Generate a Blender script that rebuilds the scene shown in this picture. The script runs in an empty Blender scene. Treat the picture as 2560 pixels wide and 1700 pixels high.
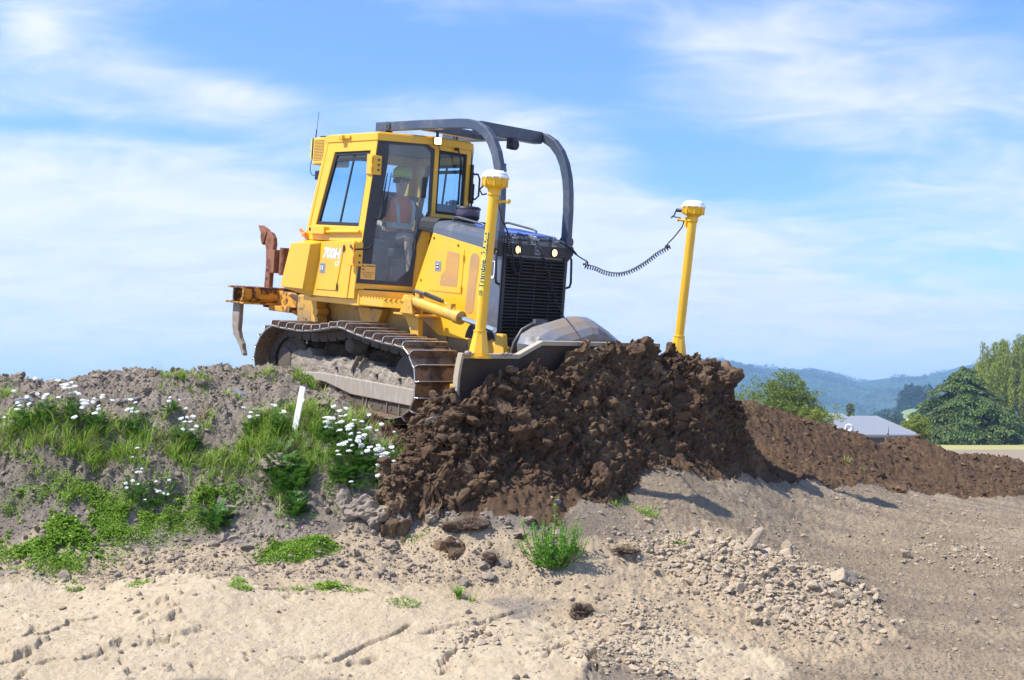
import bpy, bmesh, math, random
import numpy as np
from mathutils import Vector, Matrix

R_ = math.radians
sc = bpy.context.scene
col = sc.collection

# ------------------------------------------------------------------ camera
cam_d = bpy.data.cameras.new('camera')
cam_d.lens = 41.98
cam_d.sensor_width = 36.0
cam_d.clip_start = 0.1
cam_d.clip_end = 30000
cam = bpy.data.objects.new('camera', cam_d)
col.objects.link(cam)
cam.location = (0, 0, 1.65)
cam.rotation_euler = (R_(90 + 4.501), 0, 0)
sc.camera = cam

# ------------------------------------------------------------------ exposure
sc.view_settings.view_transform = 'Standard'
sc.view_settings.look = 'None'
sc.view_settings.exposure = 0.64
sc.view_settings.gamma = 1.0
sc.render.film_transparent = False
sc.cycles.max_bounces = 8
sc.cycles.transparent_max_bounces = 16
sc.cycles.volume_bounces = 1
sc.cycles.use_denoising = True

# ------------------------------------------------------------------ sun and sky
SUN_DIR = Vector((-0.90, -0.31, 0.0)).normalized()
SUN_EL = R_(54)
sd = Vector((SUN_DIR.x * math.cos(SUN_EL), SUN_DIR.y * math.cos(SUN_EL), math.sin(SUN_EL)))
sun_d = bpy.data.lights.new('sun', 'SUN')
sun_d.energy = 5.0
sun_d.angle = R_(0.53)
sun_d.color = (1.0, 0.955, 0.88)
sun = bpy.data.objects.new('sun', sun_d)
col.objects.link(sun)
sun.rotation_euler = (-sd).to_track_quat('-Z', 'Y').to_euler()
sun.location = (-20, -10, 30)

world = bpy.data.worlds.new('World')
sc.world = world
world.use_nodes = True
wt = world.node_tree
wt.nodes.clear()


def N(t, typ, **kw):
    n = t.nodes.new(typ)
    for k, v in kw.items():
        if k.startswith('i_'):
            n.inputs[k[2:].replace('_', ' ')].default_value = v
        elif k.startswith('n_'):
            n.inputs[int(k[2:])].default_value = v
        else:
            setattr(n, k, v)
    return n


def L(t, a, b):
    t.links.new(a, b)


def MATH(t, op, a, b=None, c=None, clamp=False):
    n = t.nodes.new('ShaderNodeMath')
    n.operation = op
    n.use_clamp = clamp
    for i, v in enumerate((a, b, c)):
        if v is None:
            continue
        if isinstance(v, (int, float)):
            n.inputs[i].default_value = v
        else:
            t.links.new(v, n.inputs[i])
    return n.outputs[0]


def MIX(t, fac, a, b, blend='MIX'):
    n = t.nodes.new('ShaderNodeMix')
    n.data_type = 'RGBA'
    n.blend_type = blend
    for idx, v in ((0, fac), (6, a), (7, b)):
        if isinstance(v, (int, float)):
            n.inputs[idx].default_value = v
        elif isinstance(v, tuple):
            n.inputs[idx].default_value = (*v[:3], 1)
        else:
            t.links.new(v, n.inputs[idx])
    return n.outputs[2]


def SMOOTH(t, v, lo, hi, a=0.0, b=1.0):
    n = t.nodes.new('ShaderNodeMapRange')
    n.interpolation_type = 'SMOOTHSTEP'
    t.links.new(v, n.inputs[0])
    n.inputs[1].default_value = lo
    n.inputs[2].default_value = hi
    n.inputs[3].default_value = a
    n.inputs[4].default_value = b
    return n.outputs[0]


def build_sky():
    t = wt
    out = N(t, 'ShaderNodeOutputWorld')
    bg = N(t, 'ShaderNodeBackground')
    bg.inputs[1].default_value = 0.088
    sky = N(t, 'ShaderNodeTexSky')
    sky.sky_type = 'NISHITA'
    sky.sun_disc = False
    sky.sun_elevation = SUN_EL
    sky.sun_rotation = math.atan2(SUN_DIR.x, SUN_DIR.y)
    sky.air_density = 1.0
    sky.dust_density = 0.3
    sky.ozone_density = 2.2
    tc = N(t, 'ShaderNodeTexCoord')
    sep = N(t, 'ShaderNodeSeparateXYZ')
    L(t, tc.outputs['Generated'], sep.inputs[0])
    x, y, z = sep.outputs
    az = MATH(t, 'ARCTAN2', x, y)
    hor = MATH(t, 'SQRT', MATH(t, 'ADD', MATH(t, 'MULTIPLY', x, x), MATH(t, 'MULTIPLY', y, y)))
    el = MATH(t, 'ARCTAN2', z, hor)
    # clouds drawn on a shallow dome: high thin layers, stretched along the wind
    zz = MATH(t, 'ADD', MATH(t, 'ABSOLUTE', z), 0.16)
    cx = MATH(t, 'DIVIDE', x, zz)
    cy = MATH(t, 'DIVIDE', y, zz)
    cmb = N(t, 'ShaderNodeCombineXYZ')
    L(t, cx, cmb.inputs[0]); L(t, cy, cmb.inputs[1])
    mp = N(t, 'ShaderNodeMapping')
    mp.inputs['Rotation'].default_value = (0, 0, R_(14))
    mp.inputs['Scale'].default_value = (0.75, 1.15, 1)
    L(t, cmb.outputs[0], mp.inputs[0])
    n1 = N(t, 'ShaderNodeTexNoise', i_Scale=1.5, i_Detail=9.0, i_Roughness=0.58, i_Distortion=0.55)
    L(t, mp.outputs[0], n1.inputs[0])
    n2 = N(t, 'ShaderNodeTexNoise', i_Scale=4.4, i_Detail=8.0, i_Roughness=0.62, i_Distortion=0.9)
    L(t, mp.outputs[0], n2.inputs[0])
    dens = MATH(t, 'ADD', MATH(t, 'MULTIPLY', n1.outputs[0], 0.62), MATH(t, 'MULTIPLY', n2.outputs[0], 0.38))
    # where the cloud banks stand: (azimuth, elevation, half widths, tilt, weight)
    banks = CLOUDS
    tot = None
    for (ca, ce, wa, we, tilt, wgt) in banks:
        da = MATH(t, 'SUBTRACT', az, ca)
        de = MATH(t, 'SUBTRACT', MATH(t, 'SUBTRACT', el, ce), MATH(t, 'MULTIPLY', da, tilt))
        q = MATH(t, 'ADD', MATH(t, 'POWER', MATH(t, 'ABSOLUTE', MATH(t, 'DIVIDE', da, wa)), 2.0),
                 MATH(t, 'POWER', MATH(t, 'ABSOLUTE', MATH(t, 'DIVIDE', de, we)), 2.0))
        g = MATH(t, 'MULTIPLY', MATH(t, 'EXPONENT', MATH(t, 'MULTIPLY', q, -1.0)), wgt)
        tot = g if tot is None else MATH(t, 'ADD', tot, g)
    low = SMOOTH(t, el, 0.0, 0.16, 0.10, 0.0)
    cov = MATH(t, 'ADD', MATH(t, 'ADD', dens, tot), low)
    c = SMOOTH(t, cov, 0.40, 0.88)
    # cloud colour: bright tops, faint violet-blue in the thicker undersides
    shade = SMOOTH(t, n2.outputs[0], 0.3, 0.7)
    ccol = MIX(t, shade, (6.4, 6.8, 8.8), (7.9, 7.9, 9.0))
    skyc = MIX(t, 1.0, sky.outputs[0], SKY_TINT, 'MULTIPLY')
    lowf = SMOOTH(t, el, 0.0, 0.13, 0.88, 0.0)
    skyc = MIX(t, lowf, skyc, (6.5, 7.2, 9.2))
    fac = MATH(t, 'MULTIPLY', c, 0.93)
    fin = MIX(t, fac, skyc, ccol)
    L(t, fin, bg.inputs[0])
    L(t, bg.outputs[0], out.inputs[0])


def _px(x, y, rx, ry, tilt, w):
    """cloud bank given by the compass direction in which it stands"""
    return (math.atan2(x - 1280, 2985), math.atan((1085 - y) / 2985), rx / 2985, ry / 2985, tilt, w)


SKY_TINT = (1.02, 1.34, 1.88)
CLOUDS = [
    _px(150, 580, 600, 170, 0.0, 0.42), _px(760, 600, 460, 130, 0.0, 0.26),
    _px(380, 215, 250, 60, -0.20, 0.18), _px(620, 250, 180, 36, -0.1, 0.14), _px(150, 40, 200, 50, 0.0, 0.08),
    _px(50, 130, 70, 40, 0.0, 0.25),
    _px(720, 340, 300, 40, -0.1, 0.12),
    _px(1340, 430, 330, 150, -0.35, 0.32), _px(1700, 690, 900, 170, 0.0, 0.30),
    _px(2080, 240, 520, 140, -0.15, 0.22), _px(1800, 100, 300, 60, 0.1, 0.12),
    _px(2450, 560, 300, 90, 0.0, 0.10), _px(450, 820, 950, 130, 0.0, 0.30), _px(2100, 820, 700, 80, 0.0, 0.15),
    _px(900, 130, 420, 90, 0.0, -0.22), _px(1780, 390, 330, 80, -0.25, -0.30),
    _px(1450, 130, 260, 90, 0.0, -0.22), _px(250, 355, 330, 30, 0.0, -0.16),
    _px(1050, 450, 160, 22, 0.0, -0.12), _px(1450, 560, 150, 40, 0.0, -0.06),
    _px(2540, 30, 120, 90, 0.0, -0.15),
]
build_sky()

# ------------------------------------------------------------------ materials
def newmat(name):
    m = bpy.data.materials.new(name)
    m.use_nodes = True
    t = m.node_tree
    b = t.nodes['Principled BSDF']
    return m, t, b


def coords(t, scale=1.0, kind='Object'):
    tc = N(t, 'ShaderNodeTexCoord')
    mp = N(t, 'ShaderNodeMapping')
    mp.inputs['Scale'].default_value = (scale,) * 3 if isinstance(scale, (int, float)) else scale
    L(t, tc.outputs[kind], mp.inputs[0])
    return mp.outputs[0]


def noise(t, vec, s, d=5.0, r=0.55, dist=0.0):
    n = N(t, 'ShaderNodeTexNoise', i_Scale=s, i_Detail=d, i_Roughness=r, i_Distortion=dist)
    L(t, vec, n.inputs[0])
    return n.outputs[0]


def bump(t, b, h, strength=0.3, dist=0.01):
    n = N(t, 'ShaderNodeBump', i_Strength=strength, i_Distance=dist)
    L(t, h, n.inputs['Height'])
    L(t, n.outputs[0], b.inputs['Normal'])


def paint(name, base, rough=0.38, dirt=(0.30, 0.24, 0.17), dirt_amt=0.15, low=None, rust=0.0, coat=0.25, spec=0.5):
    """painted steel with dust, scuffs and (low=(z0,z1)) mud thrown up from below"""
    m, t, b = newmat(name)
    v = coords(t)
    n1 = noise(t, v, 1.6, 6, 0.6)
    n2 = noise(t, v, 11, 6, 0.65)
    n3 = noise(t, v, 60, 3, 0.6)
    c = MIX(t, SMOOTH(t, n1, 0.3, 0.7, 0, 0.35), base, tuple(x * 0.82 for x in base))
    d = SMOOTH(t, MATH(t, 'ADD', MATH(t, 'MULTIPLY', n1, 0.5), MATH(t, 'MULTIPLY', n2, 0.5)), 0.46, 0.70, 0, dirt_amt * 2.2)
    if low:
        g = N(t, 'ShaderNodeTexCoord')
        s = N(t, 'ShaderNodeSeparateXYZ')
        L(t, g.outputs['Object'], s.inputs[0])
        hz = MATH(t, 'ADD', s.outputs[2], MATH(t, 'MULTIPLY', MATH(t, 'SUBTRACT', n2, 0.5), 0.25))
        d2 = SMOOTH(t, hz, low[0], low[1], 0.85, 0.0)
        d = MATH(t, 'MAXIMUM', d, d2)
    c = MIX(t, d, c, dirt)
    if rust > 0:
        rm = SMOOTH(t, MATH(t, 'ADD', MATH(t, 'MULTIPLY', n2, 0.55), MATH(t, 'MULTIPLY', n1, 0.45)), 0.60 - 0.22 * rust, 0.66 - 0.2 * rust)
        c = MIX(t, rm, c, (0.075, 0.033, 0.018))
        L(t, MATH(t, 'MAXIMUM', MATH(t, 'MULTIPLY', rm, 0.8), rough), b.inputs['Roughness'])
    else:
        L(t, MATH(t, 'ADD', MATH(t, 'MULTIPLY', d, 0.45), rough, clamp=True), b.inputs['Roughness'])
    spk = SMOOTH(t, n3, 0.70, 0.76, 0, 0.5)
    c = MIX(t, spk, c, tuple(x * 0.45 for x in dirt))
    L(t, c, b.inputs['Base Color'])
    b.inputs['Specular IOR Level'].default_value = spec
    b.inputs['Coat Weight'].default_value = coat
    b.inputs['Coat Roughness'].default_value = 0.18
    bump(t, b, n1, 0.05, 0.02)
    return m


def metal(name, base, rough=0.4, metallic=0.9, dirt=None, amt=0.4, scale=6.0):
    m, t, b = newmat(name)
    if isinstance(scale, tuple):
        v = coords(t, scale)
        scale = 1.0
    else:
        v = coords(t)
    n1 = noise(t, v, scale, 7, 0.65)
    n2 = noise(t, v, scale * 5, 5, 0.6)
    c = MIX(t, n2, tuple(x * 0.75 for x in base), base)
    f = SMOOTH(t, n1, 0.62 - 0.35 * amt, 0.80 - 0.35 * amt)
    if dirt:
        c = MIX(t, f, c, dirt)
        L(t, MATH(t, 'SUBTRACT', metallic, MATH(t, 'MULTIPLY', f, metallic)), b.inputs['Metallic'])
        L(t, MATH(t, 'ADD', rough, MATH(t, 'MULTIPLY', f, 0.5), clamp=True), b.inputs['Roughness'])
    else:
        b.inputs['Metallic'].default_value = metallic
        b.inputs['Roughness'].default_value = rough
    L(t, c, b.inputs['Base Color'])
    bump(t, b, MATH(t, 'ADD', n1, MATH(t, 'MULTIPLY', n2, 0.4)), 0.25, 0.008)
    return m


def flat(name, base, rough=0.6, metallic=0.0, var=0.15, scale=20, coat=0.0, emit=None, es=0.0):
    m, t, b = newmat(name)
    v = coords(t)
    n1 = noise(t, v, scale, 4, 0.6)
    c = MIX(t, n1, tuple(x * (1 - var) for x in base), tuple(min(1, x * (1 + var)) for x in base))
    L(t, c, b.inputs['Base Color'])
    b.inputs['Roughness'].default_value = rough
    b.inputs['Metallic'].default_value = metallic
    b.inputs['Coat Weight'].default_value = coat
    if emit:
        b.inputs['Emission Color'].default_value = (*emit, 1)
        b.inputs['Emission Strength'].default_value = es
    return m


def mudmat(name, c1, c2, c3, bs=0.6, bd=0.02):
    m, t, b = newmat(name)
    v = coords(t)
    n1 = noise(t, v, 3, 8, 0.65)
    n2 = noise(t, v, 22, 8, 0.7)
    c = MIX(t, SMOOTH(t, n1, 0.35, 0.65), c1, c2)
    c = MIX(t, SMOOTH(t, n2, 0.5, 0.72), c, c3)
    L(t, c, b.inputs['Base Color'])
    b.inputs['Roughness'].default_value = 0.95
    b.inputs['Specular IOR Level'].default_value = 0.15
    bump(t, b, MATH(t, 'ADD', n2, n1), bs, bd)
    return m


M = {}
M['yellow'] = paint('yellow_paint', (0.86, 0.450, 0.013), 0.36, dirt=(0.52, 0.36, 0.15), dirt_amt=0.24, coat=0.10)
M['yellow_low'] = paint('yellow_paint_muddy', (0.66, 0.36, 0.03), 0.55, dirt=(0.30, 0.21, 0.12), dirt_amt=0.42, rust=0.10, coat=0.03)
M['chassis'] = paint('chassis_paint_caked', (0.60, 0.34, 0.04), 0.6, dirt=(0.22, 0.155, 0.095), dirt_amt=0.60, rust=0.22, coat=0.0, low=(0.75, 1.15))
M['yellow_tank'] = paint('yellow_paint_tank', (0.84, 0.435, 0.012), 0.34, dirt=(0.36, 0.26, 0.14), dirt_amt=0.13, low=(1.02, 1.20), coat=0.12)
M['yellow_mast'] = paint('mast_yellow', (0.86, 0.47, 0.006), 0.36, dirt=(0.30, 0.20, 0.05), dirt_amt=0.10)
M['grey'] = paint('hood_grey_paint', (0.095, 0.108, 0.130), 0.30, dirt=(0.30, 0.28, 0.25), dirt_amt=0.16, coat=0.4)
M['rops'] = paint('rops_grey_paint', (0.050, 0.062, 0.085), 0.40, dirt=(0.26, 0.25, 0.23), dirt_amt=0.14, coat=0.2)
M['black'] = flat('black_paint', (0.012, 0.012, 0.013), 0.5, var=0.4)
M['rubber'] = flat('black_rubber', (0.016, 0.016, 0.018), 0.65, var=0.4)
M['doorframe'] = paint('door_black_paint', (0.022, 0.022, 0.027), 0.42, dirt=(0.10, 0.09, 0.08), dirt_amt=0.25, coat=0.1)
M['grille'] = paint('grille_charcoal', (0.030, 0.029, 0.029), 0.55, dirt=(0.10, 0.085, 0.07), dirt_amt=0.25, coat=0.0)
M['rust'] = metal('rusty_steel', (0.30, 0.125, 0.065), 0.75, 0.1, dirt=(0.13, 0.045, 0.022), amt=0.55, scale=4)
M['beam'] = paint('ripper_beam_paint', (0.62, 0.30, 0.035), 0.6, dirt=(0.17, 0.095, 0.05), dirt_amt=0.45, rust=0.62, coat=0.0)
M['shoe'] = metal('track_shoe_steel', (0.34, 0.24, 0.16), 0.42, 0.5, dirt=(0.10, 0.058, 0.034), amt=0.62, scale=7)
M['edge'] = metal('polished_grouser', (0.80, 0.78, 0.74), 0.28, 0.85, dirt=(0.42, 0.35, 0.28), amt=0.25, scale=12)
M['link'] = metal('chain_steel', (0.15, 0.13, 0.115), 0.6, 0.35, dirt=(0.11, 0.085, 0.062), amt=0.8, scale=9)
M['steel'] = metal('worn_blade_steel', (0.30, 0.31, 0.33), 0.42, 0.6, dirt=(0.20, 0.155, 0.12), amt=0.55, scale=3)
M['blade'] = metal('blade_face', (0.07, 0.058, 0.048), 0.7, 0.15, dirt=(0.07, 0.045, 0.03), amt=0.8, scale=4)
M['lip'] = metal('blade_lip', (0.48, 0.40, 0.29), 0.7, 0.1, dirt=(0.42, 0.33, 0.21), amt=0.5, scale=7)
M['chrome'] = flat('chrome_rod', (0.85, 0.87, 0.9), 0.12, 1.0, var=0.03)
M['mud'] = mudmat('dried_clay_mud', (0.33, 0.275, 0.215), (0.25, 0.205, 0.155), (0.41, 0.35, 0.28))
M['shield'] = metal('scoured_shield', (0.50, 0.48, 0.45), 0.55, 0.25, dirt=(0.34, 0.285, 0.22), amt=0.80, scale=(26, 26, 3.5))
M['mud_dark'] = mudmat('damp_mud', (0.095, 0.072, 0.052), (0.06, 0.045, 0.033), (0.14, 0.105, 0.075))
M['white'] = flat('white_plastic', (0.80, 0.80, 0.78), 0.35, var=0.05, coat=0.3)
M['blue'] = flat('painted_sky_sheen', (0.055, 0.13, 0.55), 0.35, var=0.25, scale=5, coat=0.3)  # blue colour standing in for sky mirrored in the glossy hood
M['hose'] = flat('hydraulic_hose', (0.10, 0.10, 0.105), 0.5, var=0.4)
M['purple'] = flat('precleaner_bowl', (0.085, 0.065, 0.115), 0.25, var=0.2, coat=0.5)
M['lampglass'] = flat('headlamp_lit', (0.9, 0.7, 0.4), 0.3, emit=(1.0, 0.50, 0.13), es=2.2)
M['lampcore'] = flat('headlamp_core', (1, 0.95, 0.8), 0.3, emit=(1.0, 0.80, 0.48), es=4.5)
M['amber'] = flat('amber_lens', (0.75, 0.22, 0.01), 0.3, var=0.1, coat=0.4)
M['hiviz_y'] = flat('radio_yellow', (0.72, 0.75, 0.02), 0.5)
M['decal_blue'] = flat('decal_navy', (0.015, 0.045, 0.13), 0.4, var=0.05)
M['decal_white'] = flat('decal_white', (0.85, 0.85, 0.83), 0.4, var=0.03)
M['decal_black'] = flat('decal_black', (0.02, 0.02, 0.02), 0.5, var=0.05)
M['decal_yellow'] = flat('decal_yellow', (0.80, 0.60, 0.03), 0.4, var=0.03)
M['decal_orange'] = flat('sticker_orange', (0.80, 0.44, 0.10), 0.5, var=0.04)
M['decal_grey'] = flat('decal_grey', (0.32, 0.33, 0.34), 0.5, var=0.04)
M['latch'] = metal('latch_plate', (0.45, 0.46, 0.47), 0.4, 0.7)
M['seat'] = flat('seat_cloth', (0.035, 0.036, 0.042), 0.85, var=0.3)
M['console'] = flat('console_plastic', (0.06, 0.065, 0.075), 0.6, var=0.2)
M['panel_light'] = flat('console_grey', (0.20, 0.23, 0.27), 0.5, var=0.2)


def screenmat():
    m, t, b = newmat('perforated_screen')
    v = coords(t)
    vo = N(t, 'ShaderNodeTexVoronoi', i_Scale=160)
    L(t, v, vo.inputs[0])
    f = SMOOTH(t, vo.outputs['Distance'], 0.22, 0.42)
    n1 = noise(t, v, 2.5, 3)
    c = MIX(t, SMOOTH(t, n1, 0.35, 0.65), (0.56, 0.30, 0.085), (0.44, 0.25, 0.12))
    c = MIX(t, MATH(t, 'MULTIPLY', MATH(t, 'SUBTRACT', 1.0, f), 0.55), c, (0.10, 0.06, 0.03))
    L(t, c, b.inputs['Base Color'])
    b.inputs['Roughness'].default_value = 0.7
    return m


M['screen'] = screenmat()


def glassmat(name, tint, haze, hazecol, rough=0.02):
    m, t, b = newmat(name)
    t.nodes.remove(b)
    out = [n for n in t.nodes if n.type == 'OUTPUT_MATERIAL'][0]
    tr = N(t, 'ShaderNodeBsdfTransparent')
    tr.inputs[0].default_value = (*tint, 1)
    gl = N(t, 'ShaderNodeBsdfGlossy', i_Roughness=rough)
    gl.inputs[0].default_value = (0.9, 0.95, 1, 1)
    df = N(t, 'ShaderNodeBsdfDiffuse')
    df.inputs[0].default_value = (*hazecol, 1)
    v = coords(t)
    n1 = noise(t, v, 4, 5, 0.6)
    ms = N(t, 'ShaderNodeMixShader')
    L(t, SMOOTH(t, n1, 0.3, 0.7, haze * 0.7, haze * 1.3), ms.inputs[0])
    L(t, tr.outputs[0], ms.inputs[1]); L(t, df.outputs[0], ms.inputs[2])
    fr = N(t, 'ShaderNodeFresnel', i_IOR=1.5)
    ms2 = N(t, 'ShaderNodeMixShader')
    ge = N(t, 'ShaderNodeNewGeometry')
    L(t, MATH(t, 'MULTIPLY', fr.outputs[0], MATH(t, 'SUBTRACT', 1.0, ge.outputs['Backfacing'])), ms2.inputs[0])
    L(t, ms.outputs[0], ms2.inputs[1]); L(t, gl.outputs[0], ms2.inputs[2])
    L(t, ms2.outputs[0], out.inputs[0])
    return m


M['glass'] = glassmat('window_glass', (0.78, 0.92, 0.98), 0.04, (0.45, 0.5, 0.55))
M['glass_dusty'] = glassmat('dusty_door_glass', (0.94, 0.98, 0.98), 0.11, (0.52, 0.57, 0.61))

# ------------------------------------------------------------------ mesh helpers
class MB:
    """collects plain geometry, then links it as ONE mesh object"""

    def __init__(self):
        self.v = []
        self.f = []
        self.sm = []

    def add(self, vs, fs, smooth=False):
        o = len(self.v)
        self.v += [tuple(p) for p in vs]
        self.f += [tuple(i + o for i in q) for q in fs]
        self.sm += [smooth] * len(fs)
        return self

    def box(self, a, b, rot=None, c=None):
        vs = [Vector((x, y, z)) for x in (a[0], b[0]) for y in (a[1], b[1]) for z in (a[2], b[2])]
        if rot is not None:
            c = Vector(c) if c is not None else (Vector(a) + Vector(b)) / 2
            vs = [rot @ (p - c) + c for p in vs]
        return self.add(vs, [(0, 1, 3, 2), (4, 6, 7, 5), (0, 4, 5, 1), (2, 3, 7, 6), (0, 2, 6, 4), (1, 5, 7, 3)])

    def prism(self, pts, off):
        """polygon of 3D points, extruded by vector off"""
        n = len(pts)
        off = Vector(off)
        vs = [Vector(p) for p in pts] + [Vector(p) + off for p in pts]
        fs = [tuple(range(n))[::-1], tuple(range(n, 2 * n))]
        fs += [(i, (i + 1) % n, n + (i + 1) % n, n + i) for i in range(n)]
        return self.add(vs, fs)

    def xz(self, pts, y0, y1):
        return self.prism([(x, y0, z) for x, z in pts], (0, y1 - y0, 0))

    def frame(self, outer, inner, off):
        """ring between two 3D outlines of equal length, extruded by off"""
        n = len(outer)
        off = Vector(off)
        vs = [Vector(p) for p in outer] + [Vector(p) for p in inner]
        vs += [p + off for p in vs]
        fs = []
        for i in range(n):
            j = (i + 1) % n
            fs += [(i, j, n + j, n + i), (2 * n + i, 3 * n + i, 3 * n + j, 2 * n + j),
                   (i, 2 * n + i, 2 * n + j, j), (n + i, n + j, 3 * n + j, 3 * n + i)]
        return self.add(vs, fs)

    def tube(self, path, r, n=8, cap=True, closed=False, smooth=True, square=False):
        P = [Vector(p) for p in path]
        k = len(P)
        rr = r if isinstance(r, (list, tuple)) else [r] * k
        if square:
            n = 4
            smooth = False
        T = []
        for i in range(k):
            a = P[i - 1] if (i > 0 or closed) else P[i]
            b = P[(i + 1) % k] if (i < k - 1 or closed) else P[i]
            T.append((b - a).normalized())
        up = Vector((0, 0, 1))
        if abs(T[0].dot(up)) > 0.95:
            up = Vector((0, 1, 0))
        u = (up - T[0] * up.dot(T[0])).normalized()
        vs = []
        for i in range(k):
            u = (u - T[i] * u.dot(T[i])).normalized()
            w = T[i].cross(u)
            for j in range(n):
                a = 2 * math.pi * (j + (0.5 if square else 0)) / n
                vs.append(P[i] + (u * math.cos(a) + w * math.sin(a)) * rr[i])
        fs = []
        m = k if closed else k - 1
        for i in range(m):
            for j in range(n):
                a, b = i * n + j, i * n + (j + 1) % n
                c, d = ((i + 1) % k) * n + (j + 1) % n, ((i + 1) % k) * n + j
                fs.append((a, b, c, d))
        self.add(vs, fs, smooth)
        if cap and not closed:
            self.add(vs[:n], [tuple(range(n))[::-1]])
            self.add(vs[-n:], [tuple(range(n))])
        return self

    def lathe(self, prof, c, axis='z', n=24, smooth=True, arc=1.0):
        """prof: list of (r, h)"""
        vs = []
        for r, h in prof:
            for j in range(n):
                a = 2 * math.pi * j / n
                x, y = r * math.cos(a), r * math.sin(a)
                if axis == 'z':
                    p = (x, y, h)
                elif axis == 'y':
                    p = (x, h, y)
                else:
                    p = (h, x, y)
                vs.append((p[0] + c[0], p[1] + c[1], p[2] + c[2]))
        fs = []
        for i in range(len(prof) - 1):
            for j in range(n):
                fs.append((i * n + j, i * n + (j + 1) % n, (i + 1) * n + (j + 1) % n, (i + 1) * n + j))
        self.add(vs, fs, smooth)
        for k in (0, len(prof) - 1):
            if prof[k][0] > 1e-4:
                q = [vs[k * n + j] for j in range(n)]
                self.add(q, [tuple(range(n)) if k else tuple(range(n))[::-1]])
        return self

    def loft(self, rings, smooth=False, cap=True):
        n = len(rings[0])
        vs = [p for r in rings for p in r]
        fs = []
        for i in range(len(rings) - 1):
            for j in range(n):
                fs.append((i * n + j, i * n + (j + 1) % n, (i + 1) * n + (j + 1) % n, (i + 1) * n + j))
        self.add(vs, fs, smooth)
        if cap:
            self.add(rings[0], [tuple(range(n))[::-1]])
            self.add(rings[-1], [tuple(range(n))])
        return self

    def helix(self, path, R, r, turns, n=6, seg=10):
        """coiled cable: a small tube wound round a path"""
        P = [Vector(p) for p in path]
        Ls = [0]
        for a, b in zip(P, P[1:]):
            Ls.append(Ls[-1] + (b - a).length)
        tot = Ls[-1]
        out = []
        k = int(turns * seg)
        for i in range(k + 1):
            s = tot * i / k
            j = 0
            while j < len(P) - 2 and Ls[j + 1] < s:
                j += 1
            f = (s - Ls[j]) / max(1e-6, Ls[j + 1] - Ls[j])
            p = P[j].lerp(P[j + 1], f)
            t = (P[j + 1] - P[j]).normalized()
            a0 = Vector((1, 0, 0)) if abs(t.x) < 0.8 else Vector((0, 1, 0))
            u = t.cross(a0).normalized()
            w = t.cross(u)
            a = 2 * math.pi * i / seg
            out.append(p + (u * math.cos(a) + w * math.sin(a)) * R)
        return self.tube(out, r, n)


def link(name, mb, mat, parent=None, bevel=0.0, seg=2, off=(0, 0, 0)):
    me = bpy.data.meshes.new(name)
    o3 = off
    me.from_pydata([(x - o3[0], y - o3[1], z - o3[2]) for x, y, z in mb.v], [], mb.f)
    for p, s in zip(me.polygons, mb.sm):
        p.use_smooth = s
    bm = bmesh.new()
    bm.from_mesh(me)
    bmesh.ops.recalc_face_normals(bm, faces=bm.faces)
    bm.to_mesh(me)
    bm.free()
    if isinstance(mat, (list, tuple)):
        for x in mat:
            me.materials.append(x)
    else:
        me.materials.append(mat)
    ob = bpy.data.objects.new(name, me)
    col.objects.link(ob)
    if parent is not None:
        ob.parent = parent
    if bevel > 0:
        md = ob.modifiers.new('bevel', 'BEVEL')
        md.width = bevel
        md.segments = seg
        md.limit_method = 'ANGLE'
        md.angle_limit = R_(35)
    return ob


def rawmesh(name, V, Fs, mat, smooth=True, parent=None):
    """numpy arrays straight to a mesh; Fs is (n,3) or (n,4)"""
    me = bpy.data.meshes.new(name)
    V = np.asarray(V, dtype=np.float32)
    Fs = np.asarray(Fs, dtype=np.int32)
    k = Fs.shape[1]
    me.vertices.add(len(V))
    me.vertices.foreach_set('co', V.ravel())
    me.loops.add(Fs.size)
    me.loops.foreach_set('vertex_index', Fs.ravel())
    me.polygons.add(len(Fs))
    me.polygons.foreach_set('loop_start', np.arange(0, Fs.size, k, dtype=np.int32))
    me.polygons.foreach_set('loop_total', np.full(len(Fs), k, dtype=np.int32))
    me.polygons.foreach_set('use_smooth', np.full(len(Fs), smooth, dtype=bool))
    me.update(calc_edges=True)
    me.validate()
    for x in (mat if isinstance(mat, (list, tuple)) else [mat]):
        me.materials.append(x)
    o = bpy.data.objects.new(name, me)
    col.objects.link(o)
    if parent is not None:
        o.parent = parent
    return o


def tag(o, label=None, cat=None, group=None, kind=None):
    for k, v in (('label', label), ('category', cat), ('group', group), ('kind', kind)):
        if v:
            o[k] = v
    return o


def empty(name, loc=(0, 0, 0), rz=0.0):
    o = bpy.data.objects.new(name, None)
    o.empty_display_size = 0.2
    col.objects.link(o)
    o.location = loc
    o.rotation_euler = (0, 0, rz)
    return o


def kids(o):
    return [c for c in bpy.data.objects if c.parent == o]


def copy_tree(o, parent=None):
    ch = kids(o)
    c = o.copy()
    col.objects.link(c)
    if parent is not None:
        c.parent = parent
    for k in ch:
        copy_tree(k, c)
    return c


# ------------------------------------------------------------------ vectorised noise
def _hash(ix, iy, iz, seed):
    h = (ix * 374761393 + iy * 668265263 + iz * 2147483647 + seed * 1274126177) & 0xFFFFFFFF
    h = ((h ^ (h >> 13)) * 1274126177) & 0xFFFFFFFF
    h = h ^ (h >> 16)
    return (h & 0xFFFFFF).astype(np.float64) / 0xFFFFFF


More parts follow.
